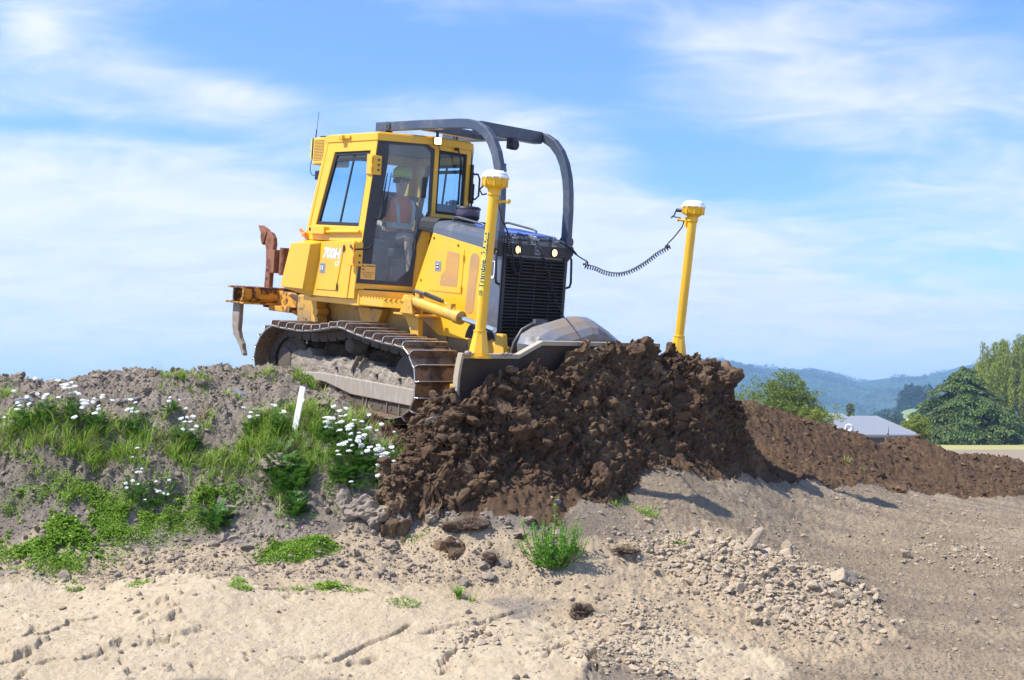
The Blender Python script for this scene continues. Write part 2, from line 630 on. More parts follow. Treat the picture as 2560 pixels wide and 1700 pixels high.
def vnoise(x, y, z=None, seed=0):
    x = np.asarray(x, float)
    y = np.asarray(y, float)
    z = np.zeros_like(x) if z is None else np.asarray(z, float)
    x0, y0, z0 = np.floor(x).astype(np.int64), np.floor(y).astype(np.int64), np.floor(z).astype(np.int64)
    fx, fy, fz = x - x0, y - y0, z - z0
    fx, fy, fz = (q * q * (3 - 2 * q) for q in (fx, fy, fz))
    r = 0
    for dx in (0, 1):
        for dy in (0, 1):
            for dz in (0, 1):
                w = (fx if dx else 1 - fx) * (fy if dy else 1 - fy) * (fz if dz else 1 - fz)
                r = r + w * _hash(x0 + dx, y0 + dy, z0 + dz, seed)
    return r * 2 - 1


def fbm(x, y, z=None, octv=5, gain=0.5, seed=0, lac=2.03):
    a, s, tot = 1.0, 1.0, 0
    for k in range(octv):
        tot = tot + a * vnoise(np.asarray(x) * s, np.asarray(y) * s, None if z is None else np.asarray(z) * s, seed + k * 17)
        a *= gain
        s *= lac
    return tot


def ridged(x, y, octv=4, seed=0, gain=0.5):
    a, s, tot = 1.0, 1.0, 0
    for k in range(octv):
        tot = tot + a * (1 - 2 * np.abs(vnoise(np.asarray(x) * s, np.asarray(y) * s, None, seed + 31 * k)))
        a *= gain
        s *= 2.1
    return tot


def sstep(v, a, b):
    q = np.clip((v - a) / (b - a), 0, 1)
    return q * q * (3 - 2 * q)

# ------------------------------------------------------------------ bulldozer
ZB = 0.38
FW = Vector((0.67631926, -0.72237036, -0.14412953))
LW = Vector((0.73323104, 0.67892134, 0.03792166))
UW = Vector((0.07045913, -0.1313274, 0.98883195))
OW = Vector((-0.84106195, 12.89152634, -0.13505889 + 1.65))


def dw(x, y, z):
    """dozer coordinates to world"""
    return OW + FW * x + LW * y + UW * z


dozer = empty('bulldozer')
mw = Matrix((FW, LW, UW)).transposed().to_4x4()
mw.translation = dw(0, 0, ZB)
dozer.matrix_world = mw
tag(dozer, 'muddy yellow crawler bulldozer pushing dark soil over the crest of a mound', 'bulldozer')


WHOLE = ('vent_slot', 'grip_teeth', 'louvre', 'louvre_rod', 'model_lettering', 'mast_lettering', 'sticker_text', 'crawler_track',
         'lock_bar', 'latch_bar', 'badge', 'side_decal', 'wiper', 'receiver_dome', 'receiver', 'coiled_cable', 'hydraulic_hose', 'sprocket', 'roller_guard', 'hose_bundle', 'blade_lip')


def pieces(mb, gap=0.003):
    """the separate lumps of a mesh: faces that share corners, or whose boxes touch, stay together"""
    par = list(range(len(mb.v)))

    def fd(a):
        while par[a] != a:
            par[a] = par[par[a]]
            a = par[a]
        return a
    for f in mb.f:
        r = fd(f[0])
        for q in f[1:]:
            par[fd(q)] = r
    comp = {}
    for k, f in enumerate(mb.f):
        comp.setdefault(fd(f[0]), []).append(k)
    items = []
    for fs in comp.values():
        vs = [mb.v[i] for k in fs for i in mb.f[k]]
        items.append([fs, [min(v[a] for v in vs) - gap for a in range(3)], [max(v[a] for v in vs) + gap for a in range(3)]])
    i = 0
    while i < len(items):
        j = i + 1
        hit = False
        while j < len(items):
            A, B = items[i], items[j]
            if all(A[1][a] <= B[2][a] and B[1][a] <= A[2][a] for a in range(3)):
                A[0] = A[0] + B[0]
                A[1] = [min(p, q) for p, q in zip(A[1], B[1])]
                A[2] = [max(p, q) for p, q in zip(A[2], B[2])]
                items.pop(j)
                hit = True
            else:
                j += 1
        if not hit:
            i += 1
    out = []
    for fs, _, _ in items:
        m = MB()
        idx = {}
        for k in fs:
            for q in mb.f[k]:
                if q not in idx:
                    idx[q] = len(m.v)
                    m.v.append(mb.v[q])
            m.f.append(tuple(idx[q] for q in mb.f[k]))
            m.sm.append(mb.sm[k])
        out.append(m)
    return out


def dk(name, mb, mat, parent=dozer, bevel=0.004, seg=2, label=None):
    if name not in WHOLE:
        ps = pieces(mb)
        if 1 < len(ps) <= 24:
            os_ = [link(name, q, mat, parent, bevel, seg, off=(0, 0, ZB)) for q in ps]
            return os_[0]
    o = link(name, mb, mat, parent, bevel, seg, off=(0, 0, ZB))
    if label:
        o['label'] = label
    return o


def mirror(mb):
    m = MB()
    m.v = [(x, -y, z) for x, y, z in mb.v]
    m.f = [tuple(reversed(f)) for f in mb.f]
    m.sm = list(mb.sm)
    return m


def both(name, fn, mat, parent=dozer, bevel=0.004, seg=2):
    a = dk(name, fn(), mat, parent, bevel, seg)
    b = dk(name, mirror(fn()), mat, parent, bevel, seg)
    return a, b


def rects(path, hw, hh):
    """rings of a rectangular bar following a path in a plane of constant y: (x, y, z)"""
    P = [Vector(p) for p in path]
    out = []
    for i, p in enumerate(P):
        a = P[max(0, i - 1)]
        b = P[min(len(P) - 1, i + 1)]
        t = (b - a).normalized()
        n = Vector((-t.z, 0, t.x))
        y = Vector((0, 1, 0))
        out.append([p + n * hh - y * hw, p + n * hh + y * hw, p - n * hh + y * hw, p - n * hh - y * hw])
    return out


def ys(z):
    return -0.75 - (3.27 - z) * 0.072


def side(x, z, o=0.0):
    return (x, ys(z) - o, z)


PD = Vector((-0.33, -0.75, 0))
ED = Vector((0.551, 0.834, 0)).normalized()
ND = Vector((0.834, -0.551, 0)).normalized()


def dp(s, z, o=0.0):
    p = PD + ED * s + ND * o
    return (p.x, p.y, z)


# ---- lower body
b = MB()
b.xz([(-1.95, 1.42), (-1.9, 0.95), (-1.5, 0.72), (1.1, 0.72), (1.38, 0.95), (1.38, 1.25), (1.2, 1.58), (0.0, 1.52), (-1.2, 1.52)], -0.42, 0.42)
b.box((-1.1, -0.45, 1.02), (0.62, -0.415, 1.46))
b.box((-1.1, 0.415, 1.02), (0.62, 0.45, 1.46))
b.xz([(-1.98, 1.0), (-1.72, 0.95), (-1.66, 1.5), (-1.98, 1.5)], -0.55, -0.46)
b.xz([(-1.98, 1.0), (-1.72, 0.95), (-1.66, 1.5), (-1.98, 1.5)], 0.46, 0.55)
dk('chassis', b, M['chassis'], bevel=0.012)
b = MB()
b.xz([(-1.62, 1.46), (-1.52, 1.46), (-1.42, 1.0), (-1.60, 1.0)], -0.60, -0.47)
b.lathe([(0.05, -0.62), (0.05, -0.47)], (-1.50, 0, 1.33), 'y', 18)
b.xz([(-0.78, 1.44), (-0.32, 1.44), (-0.42, 1.22), (-0.66, 1.22)], -0.56, -0.46)
dk('frame_bracket', b, M['yellow_low'], bevel=0.008)
# pivot arm and plate that carry the lift cylinder
b = MB()
b.xz([(0.10, 1.435), (0.50, 1.435), (0.50, 1.415), (0.42, 1.40), (0.44, 1.2), (0.50, 1.02), (0.30, 1.02), (0.30, 1.25), (0.22, 1.38), (0.10, 1.415)], -0.66, -0.60)
b.box((0.10, -0.74, 1.415), (0.52, -0.46, 1.437))
dk('cylinder_mount', b, M['yellow_low'], bevel=0.006)
b = MB()
b.xz([(1.0, 1.25), (1.30, 1.28), (1.47, 1.2), (1.47, 0.92), (1.05, 0.92)], -0.5, -0.34)
b.xz([(1.0, 1.25), (1.30, 1.28), (1.47, 1.2), (1.47, 0.92), (1.05, 0.92)], 0.34, 0.5)
b.box((1.1, -0.4, 0.8), (1.42, 0.4, 1.2))
dk('front_crossmember', b, M['yellow_low'], bevel=0.02)
b = MB()
prof = [(1.08, 1.26)] + [(1.22 + 0.13 * math.cos(a), 1.26 + 0.16 * math.sin(a)) for a in [math.pi * k / 8 for k in range(7, -1, -1)]]
b.xz(prof, -0.60, -0.49)
dk('trunnion_cover', b, M['rubber'], bevel=0.004)

# ---- hood
b = MB()


def hoodz(x):
    return 2.272 - 0.168 * (x - 0.305)


rings = []
for x in (0.02, 0.16, 0.30, 0.40, 0.7, 1.0, 1.25, 1.36):
    zt = 2.405 - 0.135 * (x - 0.43)
    if x < 0.35:
        zt = 2.40 + (0.35 - x) * 0.05
    zb = hoodz(x) - 0.02
    r = []
    for yy, zz in ((-0.445, zb), (-0.445, zt - 0.085), (-0.43, zt - 0.04), (-0.39, zt - 0.01), (-0.32, zt), (0.32, zt), (0.39, zt - 0.01), (0.43, zt - 0.04), (0.445, zt - 0.085), (0.445, zb)):
        r.append((x, yy, zz))
    rings.append(r)
b.loft(rings[2:])
hood = dk('hood', b, M['grey'], bevel=0.012)
b = MB().loft([[(p[0], p[1] * 0.94, p[2] + (0.03 if i > 1 else 0.0)) for i, p in enumerate(r)] for r in rings[:3]])
dk('hood_seal', b, M['rubber'], bevel=0.01)
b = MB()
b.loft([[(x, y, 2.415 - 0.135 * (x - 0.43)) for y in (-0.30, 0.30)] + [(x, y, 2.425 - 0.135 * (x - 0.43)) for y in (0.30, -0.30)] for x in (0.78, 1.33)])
dk('hood_sky_sheen', b, M['blue'], hood, bevel=0.003)  # thin added slab: paints the sky's reflection on the hood top


def sidepanel():
    m = MB()
    m.xz([(0.305, 2.270), (1.175, 2.124), (1.20, 1.56), (1.216, 1.22), (0.5, 1.24), (-0.02, 1.50), (0.042, 1.623)], -0.452, -0.437)
    return m


both('side_panel', sidepanel, M['yellow'], bevel=0.003)


def frontside():
    m = MB()
    m.xz([(1.180, 2.122), (1.225, 2.27), (1.372, 2.25), (1.372, 1.22), (1.220, 1.22), (1.205, 1.56)], -0.450, -0.436)
    return m


both('radiator_side', frontside, M['grey'], bevel=0.003)
sp = [(0.463, 2.178), (0.822, 2.112), (0.811, 1.677), (0.301, 1.682)]


def rounded(pts, r, n=5):
    out = []
    k = len(pts)
    for i in range(k):
        a, p, c = Vector(pts[i - 1]), Vector(pts[i]), Vector(pts[(i + 1) % k])
        d1, d2 = (a - p).normalized(), (c - p).normalized()
        q1, q2 = p + d1 * r, p + d2 * r
        for j in range(n + 1):
            t = j / n
            out.append(tuple(q1 * (1 - t) ** 2 + p * 2 * t * (1 - t) + q2 * t * t))
    return out


doors = both('access_door', lambda: MB().xz(sp, -0.4575, -0.4525), M['yellow'], bevel=0.0015)
scr = rounded([(0.567, 2.095), (0.757, 2.072), (0.748, 1.742), (0.476, 1.742), (0.49, 1.85), (0.555, 1.90), (0.55, 1.97)], 0.022)
for sgn, dr in ((1, doors[0]), (-1, doors[1])):
    m = MB().xz(scr, -0.4598 * sgn, -0.4579 * sgn)
    dk('screen', m, M['screen'], dr, bevel=0)
    for xx, zz in ((0.823, 2.03), (0.815, 1.72)):
        dk('hinge', MB().tube([(xx, -0.464 * sgn, zz - 0.03), (xx, -0.464 * sgn, zz + 0.03)], 0.006, 8), M['yellow'], dr, bevel=0)
    m = MB().box((0.385, min(-0.462 * sgn, -0.4578 * sgn), 1.885), (0.475, max(-0.462 * sgn, -0.4578 * sgn), 1.985))
    lt = dk('latch', m, M['latch'], dr, bevel=0.004)
    m = MB().box((0.405, min(-0.4635 * sgn, -0.4622 * sgn), 1.905), (0.448, max(-0.4635 * sgn, -0.4622 * sgn), 1.965))
    dk('keyhole_plate', m, M['black'], lt, bevel=0.002)
    m = MB()
    for zz in (1.915, 1.945):
        m.box((0.413, min(-0.4642 * sgn, -0.4637 * sgn), zz), (0.441, max(-0.4642 * sgn, -0.4637 * sgn), zz + 0.015))
    dk('lock_bar', m, M['decal_white'], lt, bevel=0)
stad = [(0.9 + 0.068 + 0.068 * math.cos(a) + 0.018, 2.022 + 0.065 * math.sin(a)) for a in [math.pi * k / 10 for k in range(11)]]
stad += [(0.89 + 0.062 + 0.062 * math.cos(a), 1.55 + 0.062 * math.sin(a)) for a in [math.pi + math.pi * k / 10 for k in range(11)]]
both('vent_screen', lambda: MB().xz(stad, -0.4545, -0.4524), M['screen'], bevel=0)
b = MB()
for x in (0.33, 0.72, 1.09):
    z = hoodz(x) - 0.05
    b.lathe([(0.011, -0.4615), (0.012, -0.4525)], (x, 0, z), 'y', 8)
b.lathe([(0.009, -0.4615), (0.010, -0.4525)], (0.16, 0, 1.78), 'y', 8)
dk('panel_bolt', b, M['link'], bevel=0)

# ---- radiator grille
b = MB()
b.box((1.30, -0.43, 1.20), (1.385, -0.395, 2.10))
b.box((1.30, 0.395, 1.20), (1.385, 0.43, 2.10))
b.box((1.30, -0.43, 2.097), (1.388, 0.43, 2.20))
b.box((1.30, -0.395, 1.20), (1.385, 0.395, 1.275))
b.box((1.28, -0.39, 1.27), (1.30, 0.39, 2.09))
for s in (-1, 1):
    b.prism([(1.375, s * 0.433, 2.20), (1.375, s * 0.52, 2.22), (1.375, s * 0.52, 2.14), (1.375, s * 0.433, 2.05)], (-0.10, 0, 0))
grille = dk('grille', b, M['grille'], bevel=0.004)
b = MB()
k = 25
for i in range(k):
    z = 1.283 + (2.078 - 1.283) * (i + 0.5) / k
    b.prism([(1.385, -0.393, z - 0.006), (1.385, -0.393, z), (1.335, -0.393, z + 0.016), (1.335, -0.393, z + 0.010)], (0, 0.786, 0))
dk('louvre', b, M['grille'], grille, bevel=0)
b = MB()
for y in (-0.215, -0.01, 0.195):
    b.tube([(1.388, y, 1.28), (1.388, y, 2.08)], 0.004, 6)
dk('louvre_rod', b, M['grille'], grille, bevel=0)
for y in (-0.262, 0.232):
    b = MB().lathe([(0.043, 1.3882), (0.047, 1.398), (0.040, 1.402), (0.038, 1.392)], (0, y, 2.144), 'x', 24)
    hl = dk('headlight', b, M['black'], bevel=0)
    dk('lens', MB().lathe([(0.037, 1.3885), (0.034, 1.398), (0.020, 1.402)], (0, y, 2.144), 'x', 20), M['lampglass'], hl, bevel=0)
    dk('bulb', MB().lathe([(0.0195, 1.4025), (0.012, 1.408), (0.001, 1.410)], (0, y, 2.144), 'x', 16), M['lampcore'], hl, bevel=0)
# leaping deer badge
b = MB()
q = [(-0.036, 2.192), (0.036, 2.192), (0.036, 2.108), (-0.036, 2.108)]
fr = rounded(q, 0.014)
fi = rounded([(-0.030, 2.186), (0.030, 2.186), (0.030, 2.114), (-0.030, 2.114)], 0.011)
b.frame([(1.3886, y, z) for y, z in fr], [(1.3886, y, z) for y, z in fi], (0.002, 0, 0))
deer = [(-0.020, 2.135), (-0.012, 2.146), (-0.010, 2.156), (-0.015, 2.166), (-0.012, 2.170), (-0.006, 2.163), (-0.004, 2.158), (0.006, 2.160), (0.016, 2.156), (0.022, 2.146), (0.017, 2.150), (0.014, 2.147), (0.020, 2.134), (0.014, 2.138), (0.006, 2.148), (-0.004, 2.147), (-0.008, 2.140), (-0.014, 2.137)]
b.prism([(1.3886, y, z) for y, z in deer], (0.0025, 0, 0))
b.box((1.3886, -0.022, 2.119), (1.3905, 0.022, 2.125))
dk('badge', b, M['decal_grey'], grille, bevel=0)
b = MB()
b.box((1.26, -0.36, 1.0), (1.33, 0.36, 1.19))
dk('radiator_tank', b, M['link'], bevel=0.02)

# ---- rollover frame in front of and above the cab
arc = [(-0.74, 3.385), (0.0, 3.375), (0.62, 3.362), (0.78, 3.352), (0.92, 3.322), (1.04, 3.262), (1.14, 3.168), (1.215, 3.05), (1.270, 2.90), (1.298, 2.75), (1.312, 2.58), (1.318, 2.22)]


def ropsarm():
    m = MB()
    m.loft(rects([(x, -0.463, z) for x, z in arc], 0.034, 0.048))
    return m


rops = both('rollover_frame', ropsarm, M['rops'], bevel=0.008)
b = MB()
b.box((0.78, -0.428, 3.262), (0.90, 0.428, 3.385))
b.box((-0.04, -0.428, 3.325), (0.05, 0.428, 3.405))
dk('crossbar', b, M['rops'], rops[0], bevel=0.008)
b = MB()
for s in (-1, 1):
    b.box((1.27, s * 0.463 - 0.048, 2.16), (1.366, s * 0.463 + 0.048, 2.27))
    b.lathe([(0.055, -0.05), (0.055, 0.05)], (1.318, s * 0.463, 2.265), 'y', 18)
    b.box((-0.66, s * 0.463 - 0.05, 3.285), (-0.54, s * 0.463 + 0.05, 3.335))
    b.lathe([(0.045, -0.052), (0.045, 0.052)], (-0.52, s * 0.463, 3.385), 'y', 18)
    b.lathe([(0.018, -0.064), (0.018, 0.064)], (-0.52, s * 0.463, 3.385), 'y', 10)
dk('frame_foot', b, M['rops'], rops[0], bevel=0.006)
b = MB().lathe([(0.05, -0.03), (0.055, 0.03), (0.04, 0.04)], (0.93, 0.0, 3.20), 'x', 18)
b.box((0.86, -0.03, 3.16), (0.93, 0.03, 3.27))
dk('rubber_bumper', b, M['black'], rops[0], bevel=0)

# ---- exhaust, precleaner, rails
b = MB().lathe([(0.075, 2.25), (0.075, 2.62), (0.055, 2.66), (0.055, 3.00), (0.050, 3.00), (0.050, 2.7)], (0.90, -0.12, 0), 'z', 24)
b.lathe([(0.062, 2.92), (0.062, 2.95)], (0.90, -0.12, 0), 'z', 20)
dk('exhaust_pipe', b, M['steel'], bevel=0)
b = MB().lathe([(0.07, 2.30), (0.07, 2.40), (0.105, 2.425), (0.122, 2.45), (0.124, 2.47)], (0.42, -0.10, 0), 'z', 28)
pc = dk('precleaner', b, M['black'], bevel=0)
dk('bowl', MB().lathe([(0.118, 2.466), (0.124, 2.48), (0.126, 2.54)], (0.42, -0.10, 0), 'z', 28), M['purple'], pc, bevel=0)
dk('cap', MB().lathe([(0.132, 2.538), (0.132, 2.553), (0.11, 2.568), (0.04, 2.575), (0.001, 2.576)], (0.42, -0.10, 0), 'z', 28), M['black'], pc, bevel=0)
both('hood_rail', lambda: MB().tube([(0.53, -0.35, 2.35), (0.49, -0.35, 2.40), (0.505, -0.35, 2.437), (0.56, -0.35, 2.44), (0.94, -0.35, 2.378), (0.985, -0.35, 2.36), (1.0, -0.35, 2.30)], 0.012, 8), M['rops'], bevel=0)
both('grab_handle', lambda: MB().tube([(1.335, -0.45, 2.125), (1.35, -0.495, 2.125), (1.36, -0.512, 2.09), (1.375, -0.512, 1.86), (1.372, -0.50, 1.815), (1.36, -0.45, 1.80)], 0.0125, 8), M['black'], bevel=0)
dk('side_decal', MB().frame([(x, -0.4525, z) for x, z in rounded([(1.235, 2.02), (1.285, 2.02), (1.285, 1.86), (1.235, 1.86)], 0.02)], [(x, -0.4525, z) for x, z in rounded([(1.243, 2.012), (1.277, 2.012), (1.277, 1.868), (1.243, 1.868)], 0.016)], (0, -0.002, 0)).box((1.21, -0.4545, 1.85), (1.275, -0.4525, 1.875)), M['decal_white'], bevel=0)

# three junction brackets with cable fittings on the front of the hood
for i, y in enumerate((-0.335, -0.05, 0.235)):
    b = MB()
    b.box((1.33, y - 0.035, 2.203), (1.375, y + 0.035, 2.215))
    b.box((1.335, y - 0.035, 2.212), (1.342, y + 0.035, 2.305))
    b.box((1.335, y - 0.035, 2.212), (1.39, y - 0.028, 2.300))
    b.lathe([(0.017, -0.02), (0.017, 0.02), (0.011, 0.022), (0.011, 0.07)], (1.375, y, 2.255), 'y', 12)
    b.lathe([(0.012, 0.0), (0.012, 0.03)], (1.36, y + 0.02, 2.28), 'x', 10)
    dk('cable_bracket', b, M['latch'], bevel=0.002)
b = MB()
b.tube([(1.385, -0.26, 2.25), (1.40, -0.20, 2.235), (1.39, -0.12, 2.25), (1.385, -0.09, 2.255)], 0.007, 6)
b.tube([(1.385, 0.02, 2.255), (1.39, 0.08, 2.252), (1.39, 0.15, 2.262), (1.385, 0.20, 2.258)], 0.007, 6)
b.tube([(1.385, 0.30, 2.255), (1.42, 0.36, 2.23), (1.43, 0.44, 2.20), (1.42, 0.52, 2.15)], 0.008, 6)
b.tube([(1.36, -0.30, 2.26), (1.37, -0.26, 2.31), (1.38, -0.2, 2.29), (1.39, -0.17, 2.235)], 0.005, 6)
b.tube([(1.40, -0.24, 2.235), (1.415, -0.25, 2.15), (1.42, -0.235, 2.06), (1.42, -0.225, 2.01)], 0.005, 6)
dk('jumper_cable', b, M['black'], bevel=0)

# ---- cab: roof
def YL(y):
    return y if y < 0.25 else 0.25 + (y - 0.25) * 0.6


plan = [(0.012, -0.255), (0.012, 0.255), (-0.325, YL(0.765)), (-1.285, YL(0.765)), (-1.285, -0.765), (-0.325, -0.765)]
b = MB()
b.prism([(x, y, 3.195) for x, y in plan], (0, 0, 0.078))
b.prism([(x * 0.97 - 0.02, y * 0.95, 3.2735) for x, y in plan], (0, 0, 0.012))
roof = dk('cab_roof', b, M['yellow'], bevel=0.016, seg=3)
b = MB().prism([(x * 0.94 - 0.03, y * 0.94, 3.165) for x, y in plan], (0, 0, 0.029))
dk('roof_lining', b, M['console'], roof, bevel=0)
b = MB()
b.box((-0.97, -0.815, 3.215), (-0.90, -0.766, 3.262))
b.box((-0.90, -0.785, 3.225), (-0.80, -0.766, 3.257))
b.lathe([(0.012, -0.821), (0.012, -0.81)], (-0.945, 0, 3.24), 'y', 10)
dk('lifting_eye', b, M['yellow'], roof, bevel=0.003)
# rear air conditioner box
b = MB()
b.box((-1.55, -0.752, 2.965), (-1.32, -0.40, 3.265))
acb = dk('air_conditioner_box', b, M['yellow'], bevel=0.02, seg=3)
b = MB()
for r in range(14):
    for c in range(5):
        x = -1.515 + c * 0.040
        z = 3.01 + r * 0.0165
        b.box((x + (r * 0.0), -0.7545, z), (x + 0.030, -0.7522, z + 0.0065))
dk('vent_slot', b, M['decal_black'], acb, bevel=0)
dk('grille_panel', MB().box((-1.53, -0.7521, 2.995), (-1.30, -0.750, 3.248)), M['yellow'], acb, bevel=0.001)
b = MB()
b.box((-1.56, -0.66, 3.255), (-1.35, -0.30, 3.295))
b.box((-1.60, -0.735, 3.06), (-1.565, -0.68, 3.26))
radio = dk('radio_mount', b, M['black'], bevel=0.008)
dk('radio_handset', MB().box((-1.635, -0.725, 3.12), (-1.603, -0.675, 3.25)).box((-1.63, -0.73, 3.04), (-1.605, -0.69, 3.115)), M['hiviz_y'], radio, bevel=0.008)
dk('antenna', MB().tube([(-1.585, -0.70, 3.24), (-1.57, -0.70, 3.36)], 0.007, 6).tube([(-1.57, -0.70, 3.36), (-1.545, -0.70, 3.56)], 0.003, 5), M['black'], radio, bevel=0)
dk('radio_cable', MB().tube([(-1.60, -0.71, 3.06), (-1.63, -0.72, 2.95), (-1.62, -0.72, 2.89), (-1.57, -0.72, 2.85), (-1.50, -0.72, 2.855)], 0.005, 6), M['black'], radio, bevel=0)
dk('camera_box', MB().box((-1.50, -0.74, 2.80), (-1.37, -0.60, 2.90)).box((-1.45, -0.70, 2.90), (-1.42, -0.65, 2.97)), M['black'], bevel=0.01)

# ---- cab side walls with sliding windows
hole = [(-1.095, 3.09), (-0.435, 3.09), (-0.486, 2.292), (-1.295, 2.298)]
outl = [(-1.285, 3.20), (-0.332, 3.20), (-0.385, 2.13), (-1.475, 2.13)]
for s in (1, -1):
    def S(x, z, o=0.0):
        return (x, YL(s * (ys(z) - o)), z)
    tn = (0, s * 0.06, 0)
    m = MB().frame([S(x, z) for x, z in outl], [S(x, z) for x, z in hole], tn)
    wall = dk('cab_side', m, M['yellow'], bevel=0.006)
    inn = [(-1.065, 3.055), (-0.462, 3.055), (-0.512, 2.330), (-1.255, 2.336)]
    m = MB().frame([S(x, z, -0.015) for x, z in hole], [S(x, z, -0.015) for x, z in inn], (0, s * 0.03, 0))
    m.prism([S(-0.764, 3.055, -0.022), S(-0.742, 3.055, -0.022), S(-0.858, 2.333, -0.022), S(-0.880, 2.333, -0.022)], (0, s * 0.016, 0))
    m.prism([S(-1.062, 3.03, -0.022), S(-0.464, 3.03, -0.022), S(-0.466, 2.99, -0.022), S(-1.072, 2.99, -0.022)], (0, s * 0.01, 0))
    wf = dk('window_frame', m, M['rubber'], wall, bevel=0.003)
    m = MB().prism([S(x, z, -0.030) for x, z in inn], (0, s * 0.004, 0))
    dk('window_glass', m, M['glass'], wall, bevel=0)
m = MB()
m.tube([side(-1.30, 2.215, 0.025), side(-0.42, 2.235, 0.025)], 0.018, 10)
m.box((-1.34, -0.885, 2.195), (-1.03, -0.815, 2.275))
gb = dk('grab_rail', m, M['yellow'], bevel=0.004)
m = MB().box((-1.315, -0.8885, 2.225), (-1.285, -0.8852, 2.26))
dk('rail_switch', m, M['black'], gb, bevel=0.003)
dk('marker_lamp', MB().lathe([(0.035, 2.155), (0.035, 2.185), (0.022, 2.205)], (-1.44, -0.86, 0), 'z', 14).tube([(-1.44, -0.86, 2.19), (-1.50, -0.88, 2.235)], 0.018, 8), M['amber'], bevel=0.003)

# rear wall
hole = [(-0.64, 3.06), (0.42, 3.06), (0.45, 2.30), (-0.68, 2.30)]
outl = [(-0.76, 3.20), (0.55, 3.20), (0.60, 2.13), (-0.84, 2.13)]


def RX(z):
    return -1.285 - (3.20 - z) * 0.178


m = MB().frame([(RX(z), y, z) for y, z in outl], [(RX(z), y, z) for y, z in hole], (0.05, 0, 0))
rw = dk('cab_rear', m, M['yellow'], bevel=0.006)
dk('window_glass', MB().prism([(RX(z) + 0.02, y, z) for y, z in hole], (0.004, 0, 0)), M['glass'], rw, bevel=0)

# front windscreen
hole = [(-0.195, 3.15), (0.195, 3.15), (0.195, 2.485), (-0.195, 2.485)]
outl = [(-0.25, 3.20), (0.25, 3.20), (0.25, 2.20), (-0.25, 2.20)]
m = MB().frame([(0.0, y, z) for y, z in outl], [(0.0, y, z) for y, z in hole], (-0.045, 0, 0))
fw = dk('cab_front', m, M['yellow'], bevel=0.006)
inn = [(-0.165, 3.12), (0.165, 3.12), (0.165, 2.515), (-0.165, 2.515)]
dk('window_frame', MB().frame([(-0.012, y, z) for y, z in hole], [(-0.012, y, z) for y, z in inn], (-0.02, 0, 0)), M['rubber'], fw, bevel=0.003)
dk('window_glass', MB().prism([(-0.02, y, z) for y, z in inn], (-0.004, 0, 0)), M['glass'], fw, bevel=0)
m = MB()
m.tube([(0.01, 0.02, 3.185), (0.045, 0.02, 3.185)], 0.018, 10)
m.tube([(0.045, 0.02, 3.185), (0.05, 0.06, 3.08), (0.035, 0.12, 2.86)], 0.008, 6)
m.tube([(0.045, 0.03, 3.18), (0.045, 0.10, 3.0), (0.03, 0.145, 2.82)], 0.005, 6)
m.box((0.012, 0.085, 2.60), (0.028, 0.10, 3.05))
m.tube([(0.03, 0.15, 2.85), (0.03, 0.15, 2.58)], 0.007, 6)
dk('wiper', m, M['black'], fw, bevel=0)

